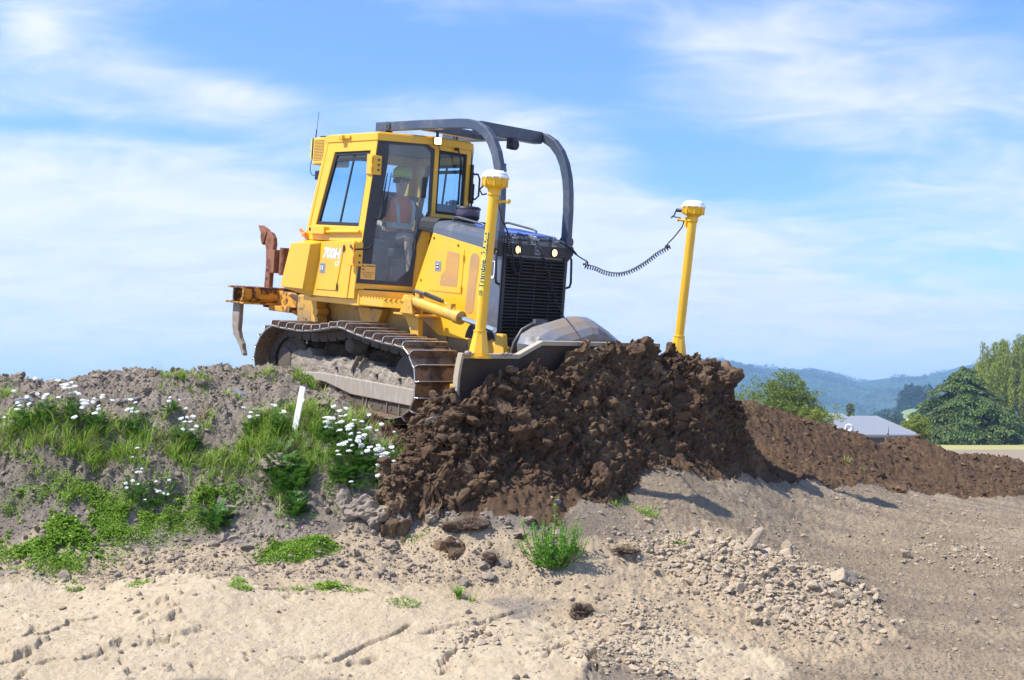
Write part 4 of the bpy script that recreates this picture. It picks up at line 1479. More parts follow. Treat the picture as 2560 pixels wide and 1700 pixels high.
MUDTOP = [(-1.40, 0.865), (-1.114, 0.934), (-0.966, 0.95), (-0.92, 0.88), (-0.667, 0.895), (-0.396, 0.923), (-0.16, 0.904), (0.09, 0.935), (0.234, 0.911), (0.371, 0.90), (0.509, 0.866), (0.644, 0.841), (0.80, 0.825), (0.91, 0.79)]
for s in (1, -1):
    cy = -0.92 * s
    tr = dk('crawler_track', chain_mesh(cy), M['link'], bevel=0.003)
    first = shoe_mesh()
    for k in range(NSH):
        sh_ = first if k == 0 else first.copy()
        if k:
            col.objects.link(sh_)
        sh_.parent = tr
        ss = (k + 0.5) * PITCH
        p = onloop(ss)
        t = (onloop(ss + 0.045) - onloop(ss - 0.045)).normalized()
        sh_.location = (p.x, cy, p.y - ZB)
        sh_.rotation_euler = (0, -math.atan2(t.y, t.x), 0)
    # frame
    y0, y1 = -1.0 * s, -0.80 * s
    lo_, hi_ = min(y0, y1), max(y0, y1)
    b = MB()
    b.xz([(-1.40, 0.86), (-1.0, 0.90), (0.5, 0.84), (0.88, 0.79), (0.90, 0.60), (-1.40, 0.60)], lo_ + 0.0, hi_)
    b.box((-1.5, -0.83 if s > 0 else 0.70, 0.66), (0.8, -0.70 if s > 0 else 0.83, 0.80))
    fr = dk('track_frame', b, M['mud'], bevel=0.015)
    mudcake('inner_mud', (-1.3, 0.75), [(-1.3, 1.02), (-0.8, 1.06), (-0.3, 1.0), (0.3, 1.05), (0.75, 0.95)], [(-1.3, 0.6), (0.75, 0.6)], -0.80, 0.02, 0.05, M['mud_dark'], fr, s, seed=8)
    mudcake('inner_mud', (-1.5, 1.1), [(-1.5, 1.10), (-0.6, 1.13), (0.2, 1.03), (0.7, 1.08), (1.1, 0.95)], [(-1.5, 0.6), (1.1, 0.6)], -0.47, 0.02, 0.04, M['mud_dark'], fr, s, seed=18)
    mudcake('caked_mud', (-1.38, 0.915), MUDTOP, [(-1.4, 0.71), (0.92, 0.725)], -1.005, 0.016, 0.016, M['mud'], fr, s)
    b = MB()
    b.xz([(-1.15, 0.70), (-0.62, 0.735), (0.905, 0.738), (0.93, 0.715), (0.87, 0.572), (-0.12, 0.566), (-0.60, 0.64), (-1.15, 0.62)], -1.04 * s, -1.0 * s)
    dk('side_shield', b, M['shield'], fr, bevel=0.010)
    b = MB()
    for (x0, z0, x1, z1) in ((-0.148, 0.79, -0.051, 0.965), (-0.024, 0.83, 0.076, 0.96)):
        b.prism([(x0, -0.99 * s, z0), (x0, -1.055 * s, z0 + 0.02), (x1, -1.055 * s, z1), (x1, -0.99 * s, z1)], (0.016, 0, 0))
    dk('mounting_fin', b, M['mud'], fr, bevel=0.004)
    b = MB()
    for x in (-0.42, -0.12, 0.28, 0.66):
        b.box((x - 0.014, min(-1.047 * s, -1.02 * s), 0.790), (x + 0.014, max(-1.047 * s, -1.02 * s), 0.822))
    dk('shield_bolt', b, M['link'], fr, bevel=0.003)
    b = MB()
    b.xz([(0.10, 0.570), (0.16, 0.47), (0.22, 0.425), (0.45, 0.395), (0.70, 0.405), (0.84, 0.50), (0.90, 0.60)], -0.995 * s, -0.975 * s)
    pth = [(0.14, 0.50), (0.22, 0.425), (0.45, 0.395), (0.70, 0.405), (0.84, 0.50), (0.90, 0.60)]
    b.tube([(x, -1.0 * s, z) for x, z in pth], 0.014, 6)
    for x in (0.06, 0.12, 0.46, 0.66):
        b.box((x, min(-1.025 * s, -0.99 * s), 0.42), (x + 0.012, max(-1.025 * s, -0.99 * s), 0.572))
    dk('roller_guard', b, M['mud'], fr, bevel=0.004)
    for x in (-1.15, -0.86, -0.57, -0.28, 0.0, 0.18, 0.45):
        b = MB().lathe([(0.03, -1.0 * s), (0.05, -0.99 * s), (0.10, -0.985 * s), (0.10, -0.86 * s)], (x, 0, 0.555), 'y', 18)
        dk('track_roller', b, M['mud'], fr, bevel=0)
    for x, z in ((-0.21, 1.06),):
        b = MB().lathe([(0.02, -1.045 * s), (0.066, -1.04 * s), (0.072, -1.03 * s), (0.078, -1.02 * s), (0.078, -0.95 * s), (0.088, -0.945 * s), (0.088, -0.86 * s)], (x, 0, z), 'y', 24)
        b.lathe([(0.030, -1.052 * s), (0.034, -1.045 * s)], (x, 0, z), 'y', 12)
        b.box((x - 0.03, min(-0.86 * s, -0.80 * s), z - 0.22), (x + 0.03, max(-0.86 * s, -0.80 * s), z + 0.03))
        dk('carrier_roller', b, M['link'], fr, bevel=0)
    b = MB().lathe([(0.02, -0.995 * s), (0.10, -0.99 * s), (0.11, -0.975 * s), (0.23, -0.965 * s), (0.245, -0.975 * s), (0.275, -0.975 * s), (0.285, -0.95 * s), (0.285, -0.88 * s), (0.02, -0.88 * s)], (0.77, 0, 0.80), 'y', 40)
    dk('front_idler', b, M['link'], fr, bevel=0)
    b = MB().lathe([(0.02, -1.03 * s), (0.13, -1.03 * s), (0.14, -1.0 * s), (0.20, -0.985 * s), (0.21, -0.965 * s), (0.27, -0.955 * s), (0.30, -0.94 * s), (0.30, -0.90 * s), (0.02, -0.90 * s)], (-1.43, 0, 0.80), 'y', 44)
    for k in range(23):
        a = 2 * math.pi * k / 23
        c0 = Vector((-1.43 + 0.30 * math.cos(a), 0, 0.80 + 0.30 * math.sin(a)))
        b.box((c0.x - 0.018, min(-0.94 * s, -0.90 * s), c0.z - 0.018), (c0.x + 0.018, max(-0.94 * s, -0.90 * s), c0.z + 0.018), rot=Matrix.Rotation(-a, 3, 'Y'))
    for k in range(10):
        a = 2 * math.pi * k / 10
        b.lathe([(0.012, -1.0 * s), (0.013, -0.985 * s)], (-1.43 + 0.17 * math.cos(a), 0, 0.80 + 0.17 * math.sin(a)), 'y', 6)
    dk('sprocket', b, M['link'], fr, bevel=0.003)


# ---- lettering
def text_mb(txt, size, fn, ext=0.0012, shear=0.0, bold=0.0, space=1.0, fine=0.0):
    cu = bpy.data.curves.new('t', 'FONT')
    cu.body = txt
    cu.size = size
    cu.align_x = 'CENTER'
    cu.align_y = 'CENTER'
    cu.shear = shear
    cu.offset = bold
    cu.space_character = space
    cu.resolution_u = 3
    cu.extrude = ext / 2
    o = bpy.data.objects.new('t', cu)
    col.objects.link(o)
    dg = bpy.context.evaluated_depsgraph_get()
    me = bpy.data.meshes.new_from_object(o.evaluated_get(dg))
    if fine:
        bm = bmesh.new()
        bm.from_mesh(me)
        bmesh.ops.triangulate(bm, faces=bm.faces)
        for _ in range(4):
            lg = [e for e in bm.edges if e.calc_length() > fine]
            if not lg:
                break
            bmesh.ops.subdivide_edges(bm, edges=lg, cuts=1)
            bmesh.ops.triangulate(bm, faces=bm.faces)
        bm.to_mesh(me)
        bm.free()
    m = MB()
    m.v = [tuple(fn(v.co.x, v.co.y, v.co.z)) for v in me.vertices]
    m.f = [tuple(p.vertices) for p in me.polygons]
    m.sm = [False] * len(m.f)
    bpy.data.objects.remove(o)
    bpy.data.curves.remove(cu)
    bpy.data.meshes.remove(me)
    return m


box_ = [o for o in kids(dozer) if o.name.startswith('service_box')][0]


def onbox(cx_, cz_, lift):
    return lambda x, y, z: (cx_ + x + 0.1 * y, -0.8655 + 0.0 * y - lift - z - (2.0 - cz_) * 0.012, cz_ + y - 0.02 * x)


dk('model_lettering', text_mb('700H', 0.150, onbox(-0.880, 1.985, 0.0), 0.001, 0.18, 0.009, 0.95), M['decal_grey'], box_, bevel=0)
dk('model_lettering', text_mb('700H', 0.150, onbox(-0.885, 1.988, 0.0012), 0.001, 0.18, 0.0045, 0.95), M['decal_white'], box_, bevel=0)
dk('model_lettering', text_mb('LT', 0.068, onbox(-0.760, 1.885, 0.0012), 0.001, 0.0, 0.002), M['decal_white'], box_, bevel=0)

# sticker writing on the door
stick = [o for o in bpy.data.objects if o.name.startswith('warning_sticker')][0]


def onstick(cs, cz_):
    def f(x, y, z):
        return dp(cs + x, cz_ + y, 0.008 + z)
    return f


m = text_mb('WARNING', 0.020, onstick(0.003, 1.884), 0.001, 0, 0.0005)
m2 = text_mb('VIDEO SURVEILLANCE', 0.0125, onstick(-0.02, 1.816), 0.001)
m3 = text_mb('& REMOTE ALARM', 0.0125, onstick(-0.02, 1.793), 0.001)
m4 = text_mb('OPERATING', 0.0125, onstick(-0.02, 1.770), 0.001)
for q in (m2, m3, m4):
    m.add(q.v, q.f)
m.frame([dp(-0.085, 1.873, 0.0075), dp(-0.058, 1.873, 0.0075), dp(-0.0715, 1.897, 0.0075)], [dp(-0.079, 1.877, 0.0075), dp(-0.064, 1.877, 0.0075), dp(-0.0715, 1.890, 0.0075)], tuple(ND * 0.001))
m.prism([dp(-0.085, 1.845, 0.0075), dp(-0.060, 1.838, 0.0075), dp(-0.057, 1.848, 0.0075), dp(-0.084, 1.856, 0.0075)], tuple(ND * 0.001))
dk('sticker_text', m, M['decal_black'], stick, bevel=0)

# ---- positioning masts on the blade
for s, (px_, py_) in ((-1, (2.185, -1.36)), (1, (2.150, 1.36))):
    lean = 0.04
    zt = 2.60
    m = MB().tube([(px_ - 0.015, py_, 1.38), (px_ + lean, py_, zt)], 0.046, 28)
    m.lathe([(0.060, 2.36), (0.060, 2.365)], (px_ + 0.03, py_, 0), 'z', 24) if False else None
    mast = dk('antenna_mast', m, M['yellow_mast'], bevel=0, label='yellow mast with the blue lettered decal' if s < 0 else None)
    m = MB()
    rg = []
    for z, r in ((1.185, 0.092), (1.21, 0.092), (1.395, 0.057), (1.405, 0.052)):
        rg.append([(px_ - 0.015 + r * math.cos(a), py_ + r * math.sin(a), z) for a in [2 * math.pi * (k + 0.5) / 8 for k in range(8)]])
    m.loft(rg)
    m.lathe([(0.112, 1.168), (0.112, 1.190)], (px_ - 0.015, py_, 0), 'z', 28, smooth=False)
    m.lathe([(0.060, 1.392), (0.060, 1.402)], (px_ - 0.015, py_, 0), 'z', 24, smooth=False)
    dk('mast_base', m, M['yellow_mast'], mast, bevel=0.004)
    cx0 = px_ + lean
    m = MB().lathe([(0.044, zt - 0.05), (0.055, zt - 0.04), (0.055, zt + 0.0), (0.062, zt + 0.012), (0.090, zt + 0.03), (0.099, zt + 0.045), (0.108, zt + 0.085), (0.113, zt + 0.102), (0.113, zt + 0.108)], (cx0, py_, 0), 'z', 28, smooth=False)
    for k in range(8):
        a = 2 * math.pi * k / 8
        p = Vector((cx0 + 0.102 * math.cos(a), py_ + 0.102 * math.sin(a), zt + 0.06))
        m.box((p.x - 0.012, p.y - 0.008, p.z - 0.03), (p.x + 0.012, p.y + 0.008, p.z + 0.04), rot=Matrix.Rotation(a, 3, 'Z'))
    rc = dk('receiver', m, M['yellow_mast'], mast, bevel=0.002)
    m = MB().lathe([(0.117, zt + 0.106), (0.119, zt + 0.114), (0.115, zt + 0.120), (0.108, zt + 0.132), (0.102, zt + 0.148), (0.084, zt + 0.160), (0.05, zt + 0.168), (0.001, zt + 0.171)], (cx0, py_, 0), 'z', 32)
    for k in range(12):
        a = 2 * math.pi * (k + 0.3) / 12
        m.box((cx0 + 0.117 * math.cos(a) - 0.006, py_ + 0.117 * math.sin(a) - 0.006, zt + 0.100), (cx0 + 0.117 * math.cos(a) + 0.006, py_ + 0.117 * math.sin(a) + 0.006, zt + 0.118))
    for k in range(5):
        y_ = -0.05 + k * 0.022
        m.box((cx0 - 0.055, py_ + y_, zt + 0.158), (cx0 + 0.055, py_ + y_ + 0.006, zt + 0.170))
    dk('receiver_dome', m, M['white'], mast, bevel=0.001)
    m = MB()
    if s < 0:
        m.tube([(cx0 + 0.03, py_ + 0.02, 2.505), (cx0 + 0.15, py_ + 0.03, 2.51)], 0.013, 8)
        m.tube([(cx0 + 0.15, py_ + 0.03, 2.51), (cx0 + 0.165, py_ + 0.03, 2.51)], 0.020, 8)
    else:
        m.tube([(cx0 - 0.03, py_ - 0.02, 2.565), (cx0 - 0.13, py_ - 0.05, 2.575)], 0.013, 8)
        m.tube([(cx0 - 0.13, py_ - 0.05, 2.575), (cx0 - 0.145, py_ - 0.05, 2.575)], 0.020, 8)
        m.box((cx0 - 0.07, py_ - 0.04, 2.50), (cx0 - 0.045, py_ + 0.0, 2.60))
    dk('clamp_screw', m, M['yellow_mast'], mast, bevel=0)
    if s < 0:
        m = MB().tube([(cx0 - 0.06, py_ - 0.08, 2.63), (cx0 - 0.10, py_ - 0.08, 2.60), (cx0 - 0.095, py_ - 0.05, 2.56), (cx0 - 0.06, py_ - 0.03, 2.57)], 0.008, 6)
        dk('hook', m, M['black'], mast, bevel=0)
        # decal wrapped round the pole, facing the side of the machine
        x_of = lambda z: px_ - 0.015 + (lean + 0.015) * (z - 1.38) / (zt - 1.38)

        def wrap(u, v, lift=0.0):
            """u: distance round the pole (to the front positive), v: height"""
            a = R_(-90) + u / 0.046
            r = 0.0468 + lift
            return (x_of(v) + r * math.cos(a), py_ + r * math.sin(a), v)

        def patch(u0, u1, z0, z1, lift, n=8):
            mm = MB()
            vs = [wrap(u0 + (u1 - u0) * i / n, z, lift) for z in (z0, z1) for i in range(n + 1)]
            mm.add(vs, [(i, i + 1, n + 2 + i, n + 1 + i) for i in range(n)])
            return mm
        dk('mast_decal', patch(-0.030, 0.032, 1.69, 2.245, 0.0008), M['decal_yellow'], mast, bevel=0)
        dk('mast_decal', patch(-0.028, 0.030, 2.06, 2.240, 0.0016), M['decal_blue'], mast, bevel=0)
        mm = MB()
        n = 6
        mm.add([wrap(-0.030, 2.06, 0.0018), wrap(0.0, 2.06, 0.0018), wrap(0.030, 2.06, 0.0018), wrap(0.026, 1.99, 0.0018), wrap(0.004, 2.035, 0.0018), wrap(-0.020, 2.02, 0.0018)], [(0, 1, 4, 5), (1, 2, 3, 4)])
        dk('mast_decal', mm, M['decal_blue'], mast, bevel=0)

        def tw(cz_, lift):
            return lambda x, y, z: wrap(-y + 0.004, cz_ + x, lift + z)
        dk('mast_lettering', text_mb('GUIDED', 0.058, tw(2.150, 0.0024), 0.0006, 0, 0.0025, 0.92, 0.007), M['decal_yellow'], mast, bevel=0)
        dk('mast_lettering', text_mb('Trimble', 0.078, tw(1.885, 0.0016), 0.0006, 0, 0.0015, 0.98, 0.007), M['decal_blue'], mast, bevel=0)
        mm = MB()
        for a0 in range(3):
            pts = [wrap(0.004 + 0.017 * math.cos(t), 1.725 + 0.022 * math.sin(t) + 0.000 * a0, 0.0025) for t in [2 * math.pi * k / 16 for k in range(17)]]
        mm.tube(pts, 0.0022, 4)
        mm.tube([wrap(-0.012, 1.705, 0.0025), wrap(0.004, 1.728, 0.0025), wrap(0.020, 1.742, 0.0025)], 0.0025, 4)
        mm.tube([wrap(-0.012, 1.745, 0.0025), wrap(0.010, 1.722, 0.0025), wrap(0.022, 1.712, 0.0025)], 0.0025, 4)
        dk('mast_lettering', mm, M['decal_blue'], mast, bevel=0)
    else:
        m = MB().tube([(cx0 - 0.10, py_ - 0.04, zt + 0.065), (cx0 - 0.17, py_ - 0.06, zt + 0.07)], 0.018, 10)
        m.tube([(cx0 - 0.17, py_ - 0.06, zt + 0.07), (cx0 - 0.20, py_ - 0.05, zt + 0.02), (cx0 - 0.23, py_ - 0.06, zt - 0.01), (cx0 - 0.20, py_ - 0.08, zt + 0.005), (cx0 - 0.12, py_ - 0.05, zt - 0.01), (cx0 - 0.085, py_ - 0.03, zt - 0.05), (2.085, 1.33, 2.50), (2.04, 1.29, 2.41), (1.99, 1.25, 2.33)], 0.007, 6)
        dk('mast_cable', m, M['black'], mast, bevel=0)

# coiled cables from the masts to the fittings on the hood
b = MB()
b.tube([(1.99, 1.25, 2.335), (1.985, 1.24, 2.305), (1.97, 1.23, 2.29)], 0.007, 6)
cat = [(1.97, 1.23, 2.29), (1.92, 1.17, 2.21), (1.86, 1.09, 2.12), (1.79, 1.00, 2.04), (1.73, 0.92, 1.992), (1.67, 0.84, 1.975), (1.62, 0.74, 1.985), (1.58, 0.64, 2.022), (1.55, 0.56, 2.065)]
cs_ = [Vector(p) for p in catmull([Vector(p) for p in cat], 4)[:(len(cat) - 1) * 4 + 1]]
b.helix(cs_, 0.021, 0.0055, 40)
b.tube([(1.55, 0.56, 2.065), (1.545, 0.55, 2.085), (1.50, 0.52, 2.11), (1.44, 0.47, 2.155), (1.42, 0.40, 2.21), (1.385, 0.31, 2.255)], 0.007, 6)
dk('coiled_cable', b, M['black'], bevel=0)
b = MB()
b.tube([(2.20, -1.31, 2.60), (2.12, -1.22, 2.57), (1.95, -1.05, 2.50), (1.70, -0.78, 2.40), (1.50, -0.52, 2.31), (1.43, -0.44, 2.275), (1.405, -0.41, 2.285)], 0.007, 6)
b.helix([(1.41, -0.405, 2.27), (1.42, -0.40, 2.17), (1.42, -0.385, 2.10), (1.42, -0.355, 2.02)], 0.021, 0.0055, 13)
b.helix([(1.42, -0.355, 2.02), (1.42, -0.33, 1.955), (1.42, -0.30, 1.915), (1.42, -0.27, 1.91), (1.42, -0.25, 1.95), (1.42, -0.255, 2.02)], 0.018, 0.0055, 14)
b.tube([(1.42, -0.255, 2.01), (1.415, -0.27, 2.06), (1.41, -0.262, 2.16), (1.395, -0.255, 2.25)], 0.005, 6)
dk('coiled_cable', b, M['black'], bevel=0)
b = MB()
b.tube([(1.40, -0.045, 2.25), (1.44, -0.03, 2.18), (1.45, 0.0, 2.12)], 0.006, 6)
b.helix([(1.45, 0.005, 2.11), (1.46, 0.05, 2.0), (1.47, 0.10, 1.88), (1.47, 0.15, 1.78), (1.47, 0.20, 1.69)], 0.018, 0.0055, 17)
b.tube([(1.47, 0.20, 1.69), (1.50, 0.25, 1.60), (1.55, 0.29, 1.50), (1.62, 0.27, 1.44)], 0.006, 6)
dk('coiled_cable', b, M['black'], bevel=0)

# ------------------------------------------------------------------ driver
driver = empty('person')
driver.matrix_world = mw.copy()
driver.matrix_world.translation = dw(-0.85, 0, 2.10)
tag(driver, 'driver in orange reflective vest, shorts and lime hard hat seated in the bulldozer cab', 'person')
DO = Vector((-0.85, 0, 2.10))


def skin_obj(name, verts, edges, radii, mat, parent, sub=2, root=0):
    me = bpy.data.meshes.new(name)
    me.from_pydata([Vector(v) - DO for v in verts], edges, [])
    o = bpy.data.objects.new(name, me)
    col.objects.link(o)
    o.parent = parent
    md = o.modifiers.new('skin', 'SKIN')
    md.use_smooth_shade = True
    me.skin_vertices or None
    sv = me.skin_vertices[0].data
    for i, r in enumerate(radii):
        rr = r if isinstance(r, tuple) else (r, r)
        sv[i].radius = rr
        sv[i].use_root = (i == root)
    ss = o.modifiers.new('sub', 'SUBSURF')
    ss.levels = ss.render_levels = sub
    me.materials.append(mat)
    return o


def figure():
    V, E, Rr = [], [], []

    def add(p, r, prev=None):
        V.append(p)
        Rr.append(r)
        if prev is not None:
            E.append((prev, len(V) - 1))
        return len(V) - 1
    pel = add((-0.88, 0, 2.20), (0.135, 0.11))
    w = add((-0.90, 0, 2.34), (0.13, 0.10), pel)
    ch = add((-0.91, 0, 2.50), (0.15, 0.11), w)
    sh2 = add((-0.90, 0, 2.62), (0.12, 0.085), ch)
    nk = add((-0.885, 0, 2.69), 0.055, sh2)
    hd0 = add((-0.875, 0, 2.74), 0.052, nk)
    hd = add((-0.865, -0.005, 2.82), (0.070, 0.082), hd0)
    add((-0.865, -0.005, 2.90), (0.076, 0.092), hd)
    tips = []
    for s, el, ha in ((-1, (-0.86, -0.31, 2.38), (-0.62, -0.40, 2.33)), (1, (-0.84, 0.32, 2.40), (-0.58, 0.37, 2.40))):
        a = add((-0.91, s * 0.17, 2.60), 0.062, sh2)
        e = add(el, 0.043, a)
        wv = add(tuple(Vector(el).lerp(Vector(ha), 0.82)), 0.028, e)
        h = add(ha, (0.036, 0.022), wv)
        d = (Vector(ha) - Vector(el)).normalized()
        for k, (off, ln) in enumerate(((-0.030, 0.062), (-0.010, 0.072), (0.010, 0.068), (0.030, 0.055))):
            q = Vector(ha) + d * 0.035 + Vector((0, off, 0.0))
            f1 = add(tuple(q), 0.010, h)
            q2 = q + d * ln * 0.5 + Vector((0, 0, -0.010))
            f2 = add(tuple(q2), 0.009, f1)
            add(tuple(q2 + d * ln * 0.3 + Vector((0, 0, -0.03))), 0.0075, f2)
        q = Vector(ha) + Vector((0.0, s * -0.036, -0.004))
        f1 = add(tuple(q), 0.011, h)
        add(tuple(q + d * 0.035 + Vector((0, s * -0.008, -0.012))), 0.0085, f1)
    for s in (-1, 1):
        hp = add((-0.84, s * 0.10, 2.18), 0.092, pel)
        kn = add((-0.46, s * 0.17, 2.235), 0.060, hp)
        cf = add((-0.42, s * 0.175, 2.05), 0.055, kn)
        an = add((-0.38, s * 0.18, 1.80), 0.036, cf)
        ft = add((-0.36, s * 0.18, 1.735), (0.042, 0.036), an)
        add((-0.22, s * 0.19, 1.715), (0.040, 0.026), ft)
    return V, E, Rr


M['skin'] = flat('skin', (0.58, 0.34, 0.24), 0.5, var=0.08)
M['vest'] = flat('vest_orange', (1.0, 0.21, 0.045), 0.75, var=0.12)
M['navy'] = flat('navy_shirt', (0.022, 0.032, 0.06), 0.85, var=0.2)
M['reflective'] = flat('reflective_tape', (0.62, 0.68, 0.66), 0.4, var=0.06)
M['lime'] = flat('lime_helmet', (0.62, 0.80, 0.04), 0.35, var=0.04, coat=0.4)
M['shorts'] = flat('dark_shorts', (0.03, 0.04, 0.05), 0.85, var=0.2)
V_, E_, R2 = figure()
body = skin_obj('body', V_, E_, R2, M['skin'], driver)


def dlink(name, mb, mat, parent=None, bevel=0.0):
    return link(name, mb, mat, parent or driver, bevel, off=tuple(DO))


# face: nose, brow, ears, glasses on a head turned towards the camera
yaw = R_(-38)
HC = Vector((-0.865, -0.005, 2.855))


def hx(f, s, u):
    return (HC.x + f * math.cos(yaw) - s * math.sin(yaw), HC.y + f * math.sin(yaw) + s * math.cos(yaw), HC.z + u)


b = MB()
b.loft([[hx(0.070, -0.010, 0.022), hx(0.070, 0.010, 0.022), hx(0.090, 0.0, 0.02)], [hx(0.078, -0.017, -0.022), hx(0.078, 0.017, -0.022), hx(0.112, 0.0, -0.018)]], smooth=True)
b.tube([hx(0.0, -0.083, 0.02), hx(-0.012, -0.092, 0.0), hx(-0.004, -0.085, -0.025)], 0.010, 8)
b.tube([hx(0.0, 0.083, 0.02), hx(-0.012, 0.092, 0.0), hx(-0.004, 0.085, -0.025)], 0.010, 8)
b.loft([[hx(0.04, -0.045, -0.05), hx(0.04, 0.045, -0.05), hx(0.086, 0.0, -0.05)], [hx(0.045, -0.035, -0.088), hx(0.045, 0.035, -0.088), hx(0.080, 0.0, -0.088)]], smooth=True)
dlink('face', b, M['skin'], body, 0.004)
b = MB().tube([hx(0.088, -0.022, -0.045), hx(0.092, 0.0, -0.047), hx(0.088, 0.022, -0.045)], 0.004, 6)
dlink('mouth', b, flat('lips', (0.30, 0.10, 0.08), 0.5), body)
b = MB()
for s in (-1, 1):
    b.prism([hx(0.088, s * 0.010, 0.030), hx(0.084, s * 0.045, 0.030), hx(0.084, s * 0.043, 0.006), hx(0.089, s * 0.013, 0.006)], (0.006, -0.004, 0))
    b.tube([hx(0.084, s * 0.045, 0.024), hx(0.02, s * 0.083, 0.022)], 0.003, 4)
dlink('sunglasses', b, M['black'], body)
b = MB().lathe([(0.080, -0.035), (0.086, 0.0), (0.084, 0.03), (0.07, 0.05)], (HC.x - 0.008, HC.y, HC.z + 0.01), 'z', 18)
dlink('hair', b, flat('dark_hair', (0.03, 0.02, 0.015), 0.8), body)
b = MB().lathe([(0.122, 0.034), (0.124, 0.042), (0.110, 0.052), (0.108, 0.09), (0.098, 0.125), (0.072, 0.152), (0.035, 0.165), (0.001, 0.168)], (HC.x, HC.y, HC.z), 'z', 28)
b.prism([hx(0.08, -0.08, 0.038), hx(0.145, -0.05, 0.034), hx(0.158, 0.0, 0.032), hx(0.145, 0.05, 0.034), hx(0.08, 0.08, 0.038)], (0, 0, 0.008))
dlink('hard_hat', b, M['lime'], driver, 0.003)
# shirt, vest, tape, shorts
V2 = [(-0.90, 0, 2.30), (-0.91, 0, 2.50), (-0.90, 0, 2.63), (-0.885, 0, 2.70), (-0.91, -0.17, 2.60), (-0.875, -0.27, 2.46), (-0.86, -0.31, 2.38), (-0.91, 0.17, 2.60), (-0.855, 0.28, 2.46), (-0.84, 0.32, 2.40)]
skin_obj('shirt', V2, [(0, 1), (1, 2), (2, 3), (2, 4), (4, 5), (5, 6), (2, 7), (7, 8), (8, 9)], [(0.14, 0.11), (0.158, 0.118), (0.128, 0.09), 0.066, 0.072, 0.062, 0.054, 0.072, 0.062, 0.054], M['navy'], driver)


def oval(cx_, z, a, c, n=20, lean_=0.0):
    return [(cx_ + c * math.cos(t), a * math.sin(t), z) for t in [2 * math.pi * k / n for k in range(n)]]


b = MB().loft([oval(-0.88, 2.15, 0.165, 0.150), oval(-0.89, 2.25, 0.172, 0.145), oval(-0.90, 2.36, 0.172, 0.137), oval(-0.905, 2.48, 0.187, 0.142), oval(-0.905, 2.57, 0.205, 0.138), oval(-0.90, 2.625, 0.195, 0.12), oval(-0.895, 2.665, 0.145, 0.09), oval(-0.89, 2.69, 0.085, 0.075)], smooth=True, cap=False)
vest = dlink('safety_vest', b, M['vest'])
b = MB()
b.loft([oval(-0.90, 2.325, 0.178, 0.144), oval(-0.90, 2.385, 0.179, 0.144)], smooth=True, cap=False)
for s in (-1, 1):
    pts = [(-0.755, 0.095 * s, 2.36), (-0.757, 0.10 * s, 2.46), (-0.765, 0.115 * s, 2.56), (-0.81, 0.12 * s, 2.645), (-0.89, 0.125 * s, 2.682)]
    vs = []
    for p in pts:
        vs += [(p[0], p[1] - 0.025, p[2]), (p[0], p[1] + 0.025, p[2])]
    b.add(vs, [(2 * i, 2 * i + 1, 2 * i + 3, 2 * i + 2) for i in range(4)], True)
dlink('reflective_tape', b, M['reflective'], vest)
V3 = [(-0.88, 0, 2.20), (-0.84, -0.10, 2.19), (-0.60, -0.145, 2.215), (-0.84, 0.10, 2.19), (-0.60, 0.145, 2.215)]
skin_obj('shorts', V3, [(0, 1), (1, 2), (0, 3), (3, 4)], [(0.15, 0.125), 0.104, 0.088, 0.104, 0.088], M['shorts'], driver)
b = MB()
for s in (-1, 1):
    b.loft([[(-0.44, s * 0.18 - 0.05, 1.675), (-0.44, s * 0.18 + 0.05, 1.675), (-0.43, s * 0.18 + 0.045, 1.83), (-0.43, s * 0.18 - 0.045, 1.83)],
            [(-0.33, s * 0.18 - 0.052, 1.675), (-0.33, s * 0.18 + 0.052, 1.675), (-0.34, s * 0.18 + 0.045, 1.83), (-0.34, s * 0.18 - 0.045, 1.83)],
            [(-0.17, s * 0.19 - 0.04, 1.675), (-0.17, s * 0.19 + 0.04, 1.675), (-0.18, s * 0.19 + 0.035, 1.735), (-0.18, s * 0.19 - 0.035, 1.735)]], smooth=True)
for pb in pieces(b):
    dlink('boot', pb, M['seat'], driver, 0.01)
